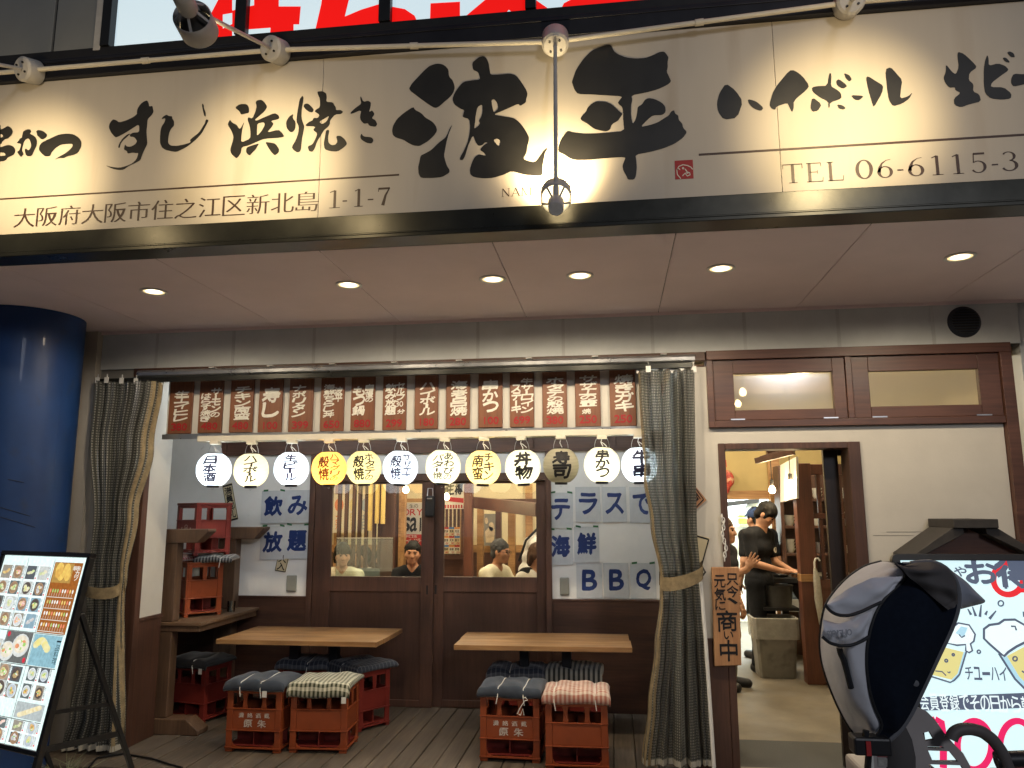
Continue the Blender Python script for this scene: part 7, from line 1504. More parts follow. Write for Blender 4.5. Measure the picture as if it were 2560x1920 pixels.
# wooden "open" plaque on a white chain
YPq = Y0-.05
P4 = [AY(x, y, YPq) for x, y in ((1779, 1418), (1848, 1418), (1854, 1664), (1786, 1666))]
t = thing('open_plaque', 'long wooden plaque with black handwriting hanging beside the entrance', 'plaque', (P4[0]+P4[2])/2)
b = MB(); b.prism(P4, (0, .03, 0)); b.build('board', M_plaque, t, bevel=.005)
o = P4[3]; i = Ink(lambda u, v: P4[3].lerp(P4[2], u).lerp(P4[0].lerp(P4[1], u), v)+Vector((0, -.0018, 0)))
i.vtext('只今、', .52, .94, .94, .62, off=.03, amp=.015); i.vtext('元気に', .08, .48, .92, .56, off=.03, amp=.015); i.put('商', .14, .35, .88, .555, off=.03); i.put('い', .38, .27, .72, .345, off=.04); i.put('中', .22, .05, .86, .255, off=.035); i.build('lettering', M_ink, t)
t = thing('plastic_chain', 'white plastic link chain above the wooden plaque', 'chain', AY(1805, 1290, YPq)); b = MB(); n = 13
for k in range(n):
    p = AY(1805+10*k/n+3*math.sin(k*.9), 1288+(1400-1288)*(k+.5)/n, YPq); vert = k % 2
    b.tube([p+Vector(((.009 if vert else .003)*math.cos(q), (.003 if vert else .009)*math.cos(q), .019*math.sin(q))) for q in np.linspace(0, 2*PI, 13)[:-1]], .0034, 6, closed=True)
b.build('links', M_white, t, smooth=True)
# ================================================================== in front: lit menu stand, lit price board, bicycle child seat
def linmix(a, b, s): return tuple(x+(y-x)*s for x, y in zip(a, b))
# ------------------------------------------------------------------ lit menu stand at the left
def menu_stand():
    YM = 4.50
    BR = AY(96, 1878, 3.92); phi = R(20)
    ys = [3.93+.01*k for k in range(60)]; TR = min((AY(222, 1395, y) for y in ys), key=lambda p: abs((p.x-BR.x)/(p.y-BR.y)-math.tan(phi)))
    up = (TR-BR); H = up.length; up.normalize()
    rt = Vector((math.cos(phi), -math.sin(phi), 0)); rt = (rt-up*rt.dot(up)).normalized(); nrm = rt.cross(up).normalized()
    if nrm.y > 0: nrm = -nrm
    Wd = 0.80; O = BR-rt*Wd
    t = thing('menu_stand', 'black easel stand with a brightly lit menu of dish photographs', 'menu stand', (O.x+Wd/2, YM, -.02))
    S = lambda u, v, l=0.0: O+rt*(u*Wd)+up*(v*H)+nrm*l
    b = MB(); b.obox(S(.5, .5, -.018), (rt, up, nrm), (Wd/2, H/2, .016)); b.build('back_box', M_blackp, t)
    fw = .026
    b = MB(); b.obox(S(.5, 1, -.004)+up*fw*.5, (rt, up, nrm), (Wd/2+fw, fw*.55, .022)); b.build('top_rail', mat('frame_gloss_black', (0.01, 0.01, 0.012), .2, var=.1, coat=.5), t, bevel=.006)
    b = MB(); b.obox(S(.5, 0, -.004)-up*fw*.5, (rt, up, nrm), (Wd/2+fw, fw*.55, .022)); b.build('bottom_rail', MATS['frame_gloss_black'], t, bevel=.006)
    for u_, sg in ((0, -1), (1, 1)):
        b = MB(); a = S(u_, 1, -.004)+rt*sg*fw*.5; foot = S(u_, 0, -.004)+rt*sg*fw*.5; k = (foot.z+.02)/(a.z-foot.z); foot2 = foot-(a-foot)*k
        b.bar(foot2, a, .030, .036, nrm); b.build('front_leg', M_black, t, bevel=.004)
        hz = S(u_, .70, -.03)+rt*sg*fw*.5; ft = Vector((hz.x+.46*math.sin(phi), hz.y+.46*math.cos(phi), -.02)); b = MB(); b.bar(hz, ft, .026, .026); b.build('rear_leg', M_black, t, bevel=.003)
        for fz in (.40, .27):
            p0 = foot2.lerp(a, fz+.02); p1 = ft.lerp(hz, fz/.70*.9); b = MB(); b.bar(p0, p1, .016, .02 if fz > .3 else .03); b.build('side_brace', M_black, t)
    # the print
    mb = MB(); cols = []
    def q(u0, v0, u1, v1, c, l):
        mb.quad(S(u0, v0, l), S(u1, v0, l), S(u1, v1, l), S(u0, v1, l)); cols.append(c)
    def disc(u, v, r, c, l, sq=1.0, n=16):
        asp = Wd/H; mb.add([S(u+r*math.cos(a), v+r*asp*sq*math.sin(a), l) for a in np.linspace(0, 2*PI, n+1)[:-1]], [tuple(range(n))]); cols.append(c)
    WH = (0.60, 0.74, 0.72); q(0, 0, 1, 1, WH, .001)
    rr = random.Random(5); L = .0016
    GR = (0.16, 0.18, 0.17)
    food = [((.55, .42, .22), (.30, .22, .10)), ((.62, .50, .20), (.42, .20, .08)), ((.45, .52, .25), (.6, .55, .4)), ((.60, .30, .22), (.65, .55, .5)), ((.55, .52, .50), (.35, .36, .36)), ((.62, .58, .40), (.30, .40, .16))]
    def dish(u0, v0, u1, v1, l=L):
        bg = rr.choice([(.10, .12, .12), (.24, .22, .18), (.20, .30, .36), (.42, .44, .42), (.08, .09, .10)]); q(u0, v0, u1, v1, bg, l)
        cu, cv = (u0+u1)/2, (v0+v1)/2; R_ = (u1-u0)*.43; f1, f2 = rr.choice(food); plate = rr.choice([(.62, .66, .66), (.10, .08, .07), (.50, .56, .60), (.32, .20, .12)])
        if rr.random() < .75:
            disc(cu, cv, R_, plate, l+.0003, .9); disc(cu, cv, R_*.86, linmix(plate, (0, 0, 0), .25), l+.0005, .88)
            for k in range(11):
                a = rr.uniform(0, 6.28); d = R_*.5*math.sqrt(rr.random()); disc(cu+d*math.cos(a), cv+d*math.sin(a)*.62, R_*rr.uniform(.16, .36), linmix(f1, f2, rr.random()), l+.0007+k*.00005, rr.uniform(.5, .9), 9)
            for k in range(3): disc(cu+rr.uniform(-.3, .3)*R_, cv+rr.uniform(-.2, .25)*R_, R_*.14, rr.choice([(.20, .42, .10), (.62, .50, .10), (.60, .62, .56)]), l+.0014, .8, 8)
        else:
            for k in range(7):
                s = -.35+.7*k/6; disc(cu+s*R_*1.6, cv+s*R_*.5+rr.uniform(-.1, .1)*R_, R_*.34, linmix(f1, f2, rr.random()), l+.0004+k*.0001, .55, 10)
    ti = Ink(lambda u, v: S(u, v, .0032)); tw = Ink(lambda u, v: S(u, v, .0036)); tr_ = Ink(lambda u, v: S(u, v, .0034))
    for ik in (ti, tw, tr_): ik.nrm = nrm
    def dishcol(us, vs, w, h):
        for v in vs:
            for u in us:
                q(u-.006, v-.006, u+w+.030, v+h+.004, (.66, .74, .73), .0013); dish(u, v, u+w, v+h)
                ti.vtext(rr.choice(['鰯塩焼', '出し巻', '枝豆', '厚揚げ', '刺身盛', '唐揚げ', '天ぷら', 'サラダ', '肉豆腐', '丼物', '焼そば']), u+w+.005, u+w+.024, v+h*.98, v+h*.25, off=.0, amp=0)
                q(u+w+.006, v+.004, u+w+.022, v+.012, (.55, .10, .10), .0018)
    # columns, right half in detail, left half behind the frame edge
    dishcol((.325, .475, .02, .165), (.865, .775, .685, .595), .115, .078)
    q(.640, .580, .960, .970, (.26, .085, .015), .0014)
    q(.650, .855, .865, .965, (.34, .20, .05), .0017)
    for k in range(9): disc(.68+rr.uniform(0, .14), .885+rr.uniform(0, .05), rr.uniform(.025, .045), linmix((.62, .42, .10), (.45, .24, .05), rr.random()), .0020+k*.0001, 1.1, 12)
    for k in range(4): tw.put('串カツ単'[k], .90 if k < 3 else .865, .925-.027*(k if k < 3 else 0), .945 if k < 3 else .90, .953-.027*(k if k < 3 else 0), off=.02)
    for r_ in range(4):
        v = .785-.062*r_; tw.poly([(.650, v-.012), (.945, v-.012), (.945, v-.008), (.650, v-.008)])
        for k in range(10):
            u = .665+k*.028; tw.poly([(u+.006, v-.006), (u+.009, v-.006), (u+.009, v+.012), (u+.006, v+.012)]); disc(u+.0075, v+.025, .0085, rr.choice([(.66, .66, .62), (.60, .44, .14), (.30, .46, .14), (.62, .20, .12), (.66, .66, .60)]), .0021, 1.7, 9)
    # middle: pot dishes and a la carte
    q(.30, .405, .615, .572, (.11, .115, .11), .0014)
    for (u, v, r) in ((.50, .50, .098), (.355, .462, .085)):
        disc(u, v, r, (.50, .52, .50), .0017, .8); disc(u, v+.006, r*.82, (.60, .55, .44), .0019, .75)
        for k in range(14): a = rr.uniform(0, 6.28); d = r*.55*math.sqrt(rr.random()); disc(u+d*math.cos(a), v+.006+d*math.sin(a)*.5, r*rr.uniform(.12, .26), rr.choice([(.26, .46, .12), (.62, .58, .46), (.58, .24, .12), (.64, .60, .52)]), .0021+k*.00005, .7, 9)
    for (u, v) in ((.335, .555), (.585, .425)): disc(u, v, .018, (.50, .03, .05), .0024)
    q(.635, .405, .945, .570, (.20, .36, .42), .00135); 
    for k in range(9): disc(.675+k*.017, .515+.022*math.sin(k*.5), .034, linmix((.60, .52, .16), (.64, .60, .36), rr.random()), .0018+k*.00006, .75, 11)
    ti.vtext('一品料理', .90, .948, .560, .425, off=.0); tr_.vtext('飯物', .33, .42, .205, .125, off=.04)
    dishcol((.665, .805), (.325,), .10, .075); dishcol((.655, .80), (.235,), .095, .075); dishcol((.33, .33), (.31, .225), .13, .085)
    dish(.48, .31, .60, .39); dish(.48, .225, .60, .30)
    q(.64, .135, .95, .218, (.34, .38, .38), .00135)
    for k in range(12): disc(.70+k*.018, .152+k*.0045, .026, linmix((.60, .50, .26), (.66, .62, .46), rr.random()), .0018+k*.00005, .6, 10)
    dishcol((.60, .78), (.105, .065), .12, .03) if False else None
    dishcol((.475, .66, .82), (.012, .072), .105, .052)
    dishcol((.02, .165), (.45, .36, .27, .18, .09), .115, .075)
    q(.30, .01, .46, .12, (.20, .26, .30), .0014); disc(.38, .065, .07, (.62, .64, .62), .0017, .8); disc(.38, .07, .05, (.66, .64, .58), .0019, .7)
    for u in (.312, .628): q(u-.003, .0, u+.003, .985, GR, .0015)
    for v in (.40, .575, .128): q(.0, v-.0025, .955, v+.0025, GR, .00155)
    mb.build('menu_print', colattr('menu_print_lit', 1.45, .35, mottle=.16), t, cols=cols, fix=False)
    ti.build('small_writing', mat('menu_ink', (0.03, 0.08, 0.12), .5, var=0), t); tw.build('white_writing', mat('menu_white', (0.5, 0.5, 0.48), .5, var=0, emit=((.8, .8, .72), .9)), t); tr_.build('red_writing', mat('menu_red', (0.35, 0.03, 0.05), .5, var=0, emit=((.5, .04, .07), .5)), t)
    b = MB(); b.obox(S(.995, .5, .003), (rt, up, nrm), (.006, H*.48, .002)); b.build('edge_light', mat('edge_led', (1, 1, 1), .4, var=0, emit=((0.86, 1.0, 0.97), 3.0)), t)
    return t
menu_stand()
t = thing('power_cable', 'black power cable trailing on the ground by the menu stand', 'cable', (-2.9, 4.9, 0))
b = MB(); b.tube([Vector((-3.32, 4.75, .006)), Vector((-3.42, 5.0, .008)), Vector((-3.30, 5.10, .008)), Vector((-3.05, 5.03, .008)), Vector((-2.86, 4.93, .008)), Vector((-2.75, 4.88, .008))], .0065, 8); b.build('cable', M_black, t, smooth=True)
p = Vector((-2.98, 4.10, -.02)); t = thing('grass_tuft', 'pale dry grass tuft in a small black pot under the menu stand', 'plant', p); rr = random.Random(8)
b = MB(); b.lathe([(.0005, .001), (.07, .001), (.095, .15), (.10, .15), (.088, .13), (.0005, .13)], p, n=20); b.build('pot', M_blackp, t, smooth=True)
b = MB()
for k in range(46):
    a = rr.uniform(0, 6.28); l = rr.uniform(.14, .26); d = rr.uniform(.03, .16); o = p+Vector((rr.uniform(-.05, .05), rr.uniform(-.05, .05), .13)); pts = [o+Vector((math.cos(a)*d*s*s, math.sin(a)*d*s*s, l*s*(1-.25*s))) for s in (0, .35, .7, 1)]; b.tube(pts, [.003, .0028, .002, .0006], 4)
b.build('blades', mat('dry_grass', (0.24, 0.26, 0.15), .8, var=.3, scale=30), t)

# ------------------------------------------------------------------ lit board at the right: beer mugs, prices
def price_board():
    YR = 4.45
    TLc = AY(2225, 1385, YR+.06)
    rt = Vector((1, 0, 0)); up = Vector((0, .16, 1)).normalized(); dn = -up; nrm = rt.cross(up).normalized(); nrm = nrm if nrm.y < 0 else -nrm
    Wd, H = .92, 1.30; O = TLc+dn*H; kx = Wd
    S = lambda u, v, l=0.0: O+rt*u+up*v+nrm*l
    t = thing('price_board', 'lit board with drawn beer mugs and pink numerals behind the child seat', 'light board', (O.x+Wd/2, YR, -.12))
    # rounded black frame
    def rrect(x0, y0, x1, y1, r): 
        P = []
        for cx, cy, a in ((x1-r, y1-r, 0), (x0+r, y1-r, 90), (x0+r, y0+r, 180), (x1-r, y0+r, 270)): P += arc(cx, cy, r, r, a, a+90, 6)
        return P
    P = rrect(0, 0, Wd, H, .035); Q = rrect(.042, .042, Wd-.042, H-.034, .004); n = len(P)
    b = MB(); b.v = [tuple(S(x, y, .022)) for x, y in P]+[tuple(S(x, y, .022)) for x, y in Q]+[tuple(S(x, y, -.022)) for x, y in P]+[tuple(S(x, y, .0)) for x, y in Q]
    for i in range(n): j = (i+1) % n; b.f += [(i, j, n+j, n+i), (2*n+i, 2*n+j, j, i), (n+i, n+j, 3*n+j, 3*n+i)]; b.m += [0]*3
    b.f.append(tuple(range(2*n, 3*n))); b.m.append(0)
    b.build('frame', M_blackp, t, bevel=.003)
    for x in (.05, Wd-.05): b = MB(); b.bar(S(x, 0, -.01)+up*.02, Vector((S(x, 0).x, S(x, 0).y+.02, -.02)), .03, .03); b.build('leg', M_black, t); b = MB(); b.bar(S(x, H*.7, -.03), Vector((S(x, 0).x, S(x, 0).y+.48, -.02)), .025, .025); b.build('rear_strut', M_black, t)
    b = MB(); b.quad(S(.04, .04, .004), S(Wd-.04, .04, .004), S(Wd-.04, H-.032, .004), S(.04, H-.032, .004)); b.build('light_sheet', mat('board_lit_sheet', (0.45, 0.5, 0.5), .3, var=0, emit=((0.60, 0.82, 0.86), 1.05)), t, fix=False)
    d0 = ray(2225, 1385)
    def U(px, py):   # photograph pixel on the board plane
        d = Vector(ray(px, py)); c = Vector(CAM); k = (O-c).dot(nrm)/d.dot(nrm); p = c+d*k-O; return (p.dot(rt), p.dot(up))
    Z = lambda x, y: U(1720+x/2.476, 1250+y/2.476)       # zoomed crop
    G = lambda x, y: U(2020+x/2.963, 1360+y/2.963)
    def lay(l, nm, m, fn):
        i = Ink(lambda u, v: S(u, v, l)); i.nrm = nrm; fn(i); return i.build(nm, m, t)
    M_dk = mat('board_ink_slate', (0.04, 0.05, 0.07), .5, var=0, emit=((0.085, 0.105, 0.16), 1)); M_pk = mat('board_ink_pink', (0.4, 0.02, 0.1), .5, var=0, emit=((0.75, 0.012, 0.11), 1)); M_yl = mat('board_ink_beer', (0.4, 0.3, 0.1), .5, var=0, emit=((0.66, 0.62, 0.25), 1)); M_rd = mat('board_ink_red', (0.4, 0.02, 0.02), .5, var=0, emit=((0.68, 0.02, 0.03), 1)); M_wt = mat('board_ink_white', (0.5, 0.5, 0.5), .5, var=0, emit=((0.74, 0.90, 0.92), 1)); M_lb = mat('board_ink_paleblue', (0.3, 0.4, 0.5), .5, var=0, emit=((0.36, 0.62, 0.74), 1))
    sl = lambda P: [U(*p) for p in P]
    gp = lambda L: [G(*p) for p in L]
    lay(.0046, 'red_seal', M_rd, lambda i: i.pen(gp([(1480+110*math.cos(a), 260+115*math.sin(a)) for a in np.linspace(0, 2*PI, 30)[:-1]]), .030, closed=True) or i.poly(gp([(1505, 110), (1620, 110), (1620, 190), (1560, 200), (1505, 170)])) or i.poly(gp([(1540, 290), (1640, 280), (1640, 360), (1560, 360)])))
    beer1 = gp([(985, 760), (1150, 800), (1105, 960), (1060, 1005), (900, 965), (930, 900)]); beer2 = gp([(1470, 830), (1600, 760), (1900, 740), (1860, 900), (1790, 1050), (1640, 1060), (1560, 980)])
    lay(.0045, 'beer', M_yl, lambda i: i.poly(beer1)); lay(.0045, 'beer', M_yl, lambda i: i.poly(beer2))
    foam1 = gp([(1030, 735), (1040, 640), (1110, 585), (1190, 600), (1235, 670), (1225, 720), (1200, 740), (1215, 790), (1190, 805), (1165, 790), (1165, 745), (1100, 750)]); foam2 = gp([(1300, 700), (1300, 630), (1340, 600), (1410, 590), (1450, 562), (1530, 560), (1600, 600), (1700, 570), (1820, 600), (1880, 680), (1860, 730), (1700, 720), (1600, 730), (1540, 760), (1480, 800), (1450, 830), (1420, 810), (1340, 740)])
    lay(.0049, 'foam', M_wt, lambda i: i.poly(foam1)); lay(.0049, 'foam', M_wt, lambda i: i.poly(foam2))
    for P_ in ([(1150, 800), (1175, 795), (1120, 985), (1075, 1022), (1060, 1005), (1105, 960)], [(1130, 610), (1180, 620), (1150, 690), (1090, 660)], [(1430, 840), (1470, 830), (1560, 980), (1640, 1060), (1600, 1060), (1530, 990)]): lay(.0047 if P_[0][0] != 1130 else .0052, 'mug_tint', M_lb, lambda i: i.poly(gp(P_)))
    def lines(i):
        for f_, w_ in ((foam1, .009), (foam2, .012)): i.pen(f_, w_, closed=True)
        i.pen(gp([(1172, 790), (1120, 965), (1080, 1010), (1050, 1025), (890, 975)]), .008); i.pen(gp([(1410, 810), (1530, 1000), (1600, 1070), (1660, 1085)]), .011); i.pen(gp([(1115, 670), (1135, 692), (1160, 678)]), .007); i.pen(gp([(1500, 610), (1530, 610), (1540, 640)]), .009)
        for (x, y, r) in ((1425, 440, 20), (1262, 798, 12), (1021, 864, 10), (1073, 820, 8), (1530, 850, 16)): i.pen(gp([(x+r*math.cos(a), y+r*math.sin(a)) for a in np.linspace(0, 2*PI, 15)[:-1]]), .0075, closed=True)
        for seg in (((1180, 480), (1205, 525)), ((1215, 465), (1240, 535)), ((1280, 450), (1270, 540)), ((1325, 495), (1310, 525)), ((1390, 495), (1340, 555)), ((1590, 500), (1600, 540))): i.pen(gp(seg), [.006, .014])
        i.pen(gp([(940, 940), (990, 945), (1020, 975)]), .006); i.pen(gp([(1030, 945), (1040, 955), (1052, 945)]), .006); i.pen(gp([(1580, 940), (1610, 960), (1640, 940)]), .008)
        a = G(1178, 290); c = G(1385, 125); i.put('お', a[0], a[1], c[0], c[1], off=.06); a = G(1085, 240); c = G(1165, 170); i.put('や', a[0], a[1], c[0], c[1], off=.04)
        a = G(1410, 320); c = G(1630, 115); i.put('得', a[0], a[1], c[0], c[1], off=.07)
        a = G(1165, 1005); c = G(1465, 915); i.htext('チューハイ', a[0], c[0], a[1], c[1], off=.03, shear=.05)
        i.poly(gp([(830, 1135), (1000, 1125), (1400, 1110), (1900, 1090), (1900, 1200), (1400, 1222), (900, 1232), (700, 1240), (700, 1140)]))
    lay(.0054, 'dark_drawing', M_dk, lines)
    def wl(i):
        a = G(828, 1228); c = G(1640, 1130); i.htext('会員登録でその日から乾', a[0], c[0], a[1], c[1], off=.015)
    lay(.0062, 'white_writing', M_wt, wl)
    def pk(i):
        for cx in (1230, 1545):
            i.pen([G(cx+125*math.cos(a), 1490+180*math.sin(a)) for a in np.linspace(0, 2*PI, 36)[:-1]], .030, closed=True)
        i.pen([G(940, 1300), G(985, 1320), G(1000, 1420), G(1000, 1660)], .034); i.pen([G(880, 1330), G(940, 1296)], .03)
    lay(.0050, 'pink_numerals', M_pk, pk)
    return t
price_board()
# gabled notice board behind it
YG = 5.02; t = thing('gabled_notice_board', 'small dark wooden gabled notice board against the white wall', 'notice board', AY(2400, 1400, YG))
rg = AY(2347, 1297, YG); rg2 = AY(2455, 1297, YG); zr = rg.z; ev = AY(2280, 1370, YG); 
M_gab = mat('weathered_gable', (0.048, 0.044, 0.042), .75, var=.2, scale=18)
b = MB(); xc = (rg.x+rg2.x)/2; hw = xc-AY(2255, 1378, YG).x; dz = zr-.02-AY(2255, 1378, YG).z
ch_ = (rg2.x-rg.x)/2
for s_ in (-1, 1): b.prism([(xc+s_*ch_*.5, YG-.18, zr-.050), (xc+s_*ch_, YG-.18, zr-.051), (xc+s_*hw, YG-.18, zr-.035-dz), (xc+s_*hw, YG-.18, zr-.065-dz), (xc+s_*ch_*.5, YG-.18, zr-.085)], (0, .34, 0))
b.build('roof', M_gab, t, bevel=.003); b = MB(); b.box(rg.x, rg2.x, YG-.20, YG+.17, zr-.052, zr); b.build('ridge_cap', M_gab, t, bevel=.004)
b = MB(); b.prism([(xc, YG-.10, zr-.058), (xc+hw*.86, YG-.10, zr-.068-dz*.86), (xc-hw*.86, YG-.10, zr-.068-dz*.86)], (0, .02, 0)); b.box(xc-hw*.80, xc+hw*.80, YG-.07, YG-.05, .70, zr-.07-dz*.80); b.build('board', M_redx, t)
for s_ in (-1, 1): b = MB(); b.box(xc+s_*hw*.82-.025, xc+s_*hw*.82+.025, YG-.06, YG, -.018, zr-.08-dz*.82); b.build('post', M_gab, t)

# ------------------------------------------------------------------ bicycle with a hooded child seat
def bike():
    YS = 2.30
    c0 = AY(2200, 1640, YS)
    t = thing('child_seat_bicycle', 'parked bicycle with a grey and black hooded child seat', 'bicycle', (c0.x, YS, -.12))
    M_hg = mat('hood_grey_fabric', (0.60, 0.61, 0.65), .95, spec=.1, var=.08, scale=8, bump=.35, bscale=14); M_hb = mat('hood_black_mesh', (0.010, 0.014, 0.024), .95, spec=.05, var=.15, scale=60); M_hk = mat('hood_visor', (0.085, 0.080, 0.080), .95, spec=.1, var=.1, scale=10, bump=.15, bscale=9); M_tr = mat('hood_piping', (0.016, 0.017, 0.02), .6, var=.1); M_trg = mat('hood_grey_piping', (0.13, 0.135, 0.15), .6, var=.1)
    G = lambda x, y, Y=YS: AY(2020+x/2.963, 1360+y/2.963, Y)
    # outline of the rear (left) panel, the middle seam and the front opening, each at its own distance
    back = [(545, 130), (420, 160), (300, 240), (200, 345), (125, 450), (98, 590), (85, 720), (100, 880), (150, 1030), (210, 1180), (270, 1300), (330, 1400), (400, 1460)]
    seam = [(640, 140), (700, 185), (738, 240), (640, 330), (560, 405), (500, 500), (455, 640), (432, 780), (430, 920), (455, 1100), (500, 1240), (560, 1340), (470, 1465)]
    front = [(760, 145), (900, 125), (1010, 160), (1090, 250), (1125, 360), (1110, 500), (1060, 640), (990, 780), (920, 930), (840, 1100), (760, 1270), (680, 1390), (560, 1485)]
    far = [(700, 150), (860, 150), (960, 200), (1040, 300), (1075, 420), (1050, 560), (1000, 690), (930, 820), (860, 960), (780, 1120), (700, 1270), (620, 1380), (540, 1470)]
    def rs(P, n, Yf):
        P = np.array(P, float); d = np.r_[0, np.cumsum(np.hypot(*np.diff(P, axis=0).T))]; s = np.linspace(0, d[-1], n); X = np.interp(s, d, P[:, 0]); Y_ = np.interp(s, d, P[:, 1])
        for _ in range(2): X[1:-1] = (X[:-2]+2*X[1:-1]+X[2:])/4; Y_[1:-1] = (Y_[:-2]+2*Y_[1:-1]+Y_[2:])/4
        return [np.array(G(x, y, Yf(k/(n-1)))) for k, (x, y) in enumerate(zip(X, Y_))]
    N_ = 40
    B_ = rs(back, N_, lambda s: YS+.16); S_ = rs(seam, N_, lambda s: YS-.04*math.sin(PI*s)); F_ = rs(front, N_, lambda s: YS+.02); X_ = rs(far, N_, lambda s: YS+.34)
    def cloth(A, Bc, bulge, m, nm, nseg=14, wr=.006, seed=1, push=(0, -1, 0), fold=0.0):
        mb = MB(); pu = np.array(push, float)
        def fn(u, v):
            k = v*(N_-1); i = min(int(k), N_-2); f = k-i; a = A[i]*(1-f)+A[i+1]*f; c = Bc[i]*(1-f)+Bc[i+1]*f
            p = a*(1-u)+c*u; e = math.sin(PI*u)*math.sin(PI*min(1, v*1.05+.02))**.5
            w = wr*(math.sin(9*v+seed+4*u)+.7*math.sin(17*v-7*u+seed*2)+.5*math.sin(5*u+23*v*fold+seed))*math.sin(PI*u)
            return tuple(p+pu*(bulge*e+w))
        mb.sheet(fn, nseg*2, 60); return mb.build(nm, m, t, smooth=True, fix=False, angle=180)
    cloth(B_, S_, .10, M_hg, 'grey_back_panel', seed=2, wr=.009, push=(-.25, -1, .1), fold=1)
    cloth(S_, F_, .05, M_hb, 'black_side_panel', seed=5, wr=.003)
    cloth(X_, B_, .10, M_hb, 'far_side_panel', seed=7, wr=.003, push=(0, 1, .1))
    mb = MB(); mb.tube([Vector(p) for p in F_], .007, 8); mb.build('front_rim', M_trg, t, smooth=True)
    mb = MB(); mb.tube([Vector(p)+Vector((0, -.004, 0)) for p in S_], .004, 8); mb.build('seam_piping', M_tr, t, smooth=True)
    mb = MB(); mb.tube([Vector(p) for p in B_], .0045, 8); mb.build('rear_rim', M_tr, t, smooth=True)
    mb = MB(); mb.tube([Vector(p) for p in X_], .007, 8); mb.build('far_rim', M_trg, t, smooth=True)
    # visor: from seam top to the front rim and the peak beyond it
    V0 = rs([(640, 140), (700, 185), (738, 240), (830, 310), (940, 410), (1040, 490)], N_, lambda s: YS-.075+.03*s); V1 = rs([(690, 165), (800, 135), (930, 130), (1040, 180), (1100, 270), (1112, 440)], N_, lambda s: YS-.020)
    cloth(V0, V1, .035, M_hk, 'visor', seed=3, wr=.010)
    P0 = rs([(1020, 160), (1090, 240), (1128, 350), (1130, 480)], N_, lambda s: YS+.05); P1 = rs([(1110, 240), (1200, 310), (1322, 425), (1300, 440), (1135, 482)], N_, lambda s: YS+.22); cloth(P0, P1, .02, mat('visor_peak', (0.30, 0.33, 0.40), .7, var=.1), 'peak', seed=4, wr=.003)
    # pocket flap edges on the back panel
    def on(x, y, d=.09): return Vector(G(x, y, YS+.02))+Vector((0, -d, 0))
    def flap(nm, top, bot, m, d):
        n_ = 24; A = rs(top, N_, lambda s: YS-d); Bq = rs(bot, N_, lambda s: YS-d-.012); cloth(A, Bq, .018, m, nm, seed=6, wr=.0035)
    flap('upper_pocket', [(150, 430), (300, 330), (470, 250), (700, 240)], [(122, 452), (180, 515), (270, 530), (390, 495), (520, 432), (640, 330)], M_hg, .055)
    flap('lower_pocket', [(112, 560), (220, 590), (340, 560), (480, 490)], [(100, 680), (170, 735), (280, 750), (380, 720), (440, 680)], M_hg, .062)
    for nm, P in (('upper_piping', [(118, 448), (160, 500), (220, 525), (290, 528), (390, 495), (470, 455), (530, 428)]), ('lower_piping', [(98, 682), (150, 728), (230, 750), (310, 745), (390, 715), (440, 680)])):
        mb = MB(); mb.tube([Vector(p)+Vector((0, -.012, 0)) for p in rs(P, 24, lambda s: YS-.078-.02*math.sin(PI*s))], .0045, 8); mb.build(nm, M_tr, t, smooth=True)
    a = G(130, 690, YS-.095); c = G(318, 610, YS-.095); i = Ink(lambda u, v: Vector((a.x+(c.x-a.x)*u, YS-.105, a.z+.0+(c.z-a.z)*v+.006*u))); i.htext('maruo', .02, .98, .05, .62, gap=.03, off=.03, amp=.0); i.build('embossed_name', mat('emboss_grey', (0.30, 0.31, 0.34), .7, var=0), t)
    mb = MB(); mb.tube([Vector(p) for p in rs([(232, 765), (240, 810), (262, 850), (290, 950), (318, 1065)], 20, lambda s: YS-.055+.03*s)], .0085, 8); mb.build('zip_strap', M_tr, t, smooth=True)
    p = G(795, 1030, YS-.03); mb = MB(); mb.lathe([(.0005, .006), (.008, .005), (.0085, 0)], p, (0, -1, 0), 14); mb.build('snap_button', M_trg, t, smooth=True)
    p = G(450, 1490, YS-.01); mb = MB(); mb.box(p.x-.045, p.x+.05, p.y-.03, p.y+.03, p.z-.02, p.z+.025); mb.build('buckle', M_blackp, t, bevel=.006); mb = MB(); mb.box(p.x-.016, p.x-.004, p.y-.034, p.y-.0305, p.z-.018, p.z+.018); mb.build('red_clip', M_pred, t)
    mb = MB(); mb.tube([G(430, 1380, YS-.02), G(425, 1440, YS-.02), p, G(450, 1545, YS), G(440, 1700, YS+.03)], .009, 8); mb.build('webbing_strap', M_tr, t, smooth=True)
    # moulded seat shell with slots, seen side on
    M_sh = mat('seat_grey_plastic', (0.36, 0.33, 0.32), .5, var=.06, scale=8)
    sh = [(700, 1330), (800, 1205), (880, 1240), (940, 1300), (1010, 1400), (1080, 1480), (1150, 1550), (1200, 1640), (1235, 1760), (1240, 1950), (430, 1950), (440, 1560), (520, 1510), (620, 1440)]
    holes = [[(850, 1400), (900, 1388), (935, 1450), (870, 1462)], [(885, 1500), (1000, 1502), (1010, 1514), (890, 1512)], [(890, 1530), (1050, 1536), (1112, 1612), (925, 1612)], [(895, 1632), (1135, 1640), (1170, 1700), (920, 1700)]]
    y0_, y1_ = YS+.08, YS+.30
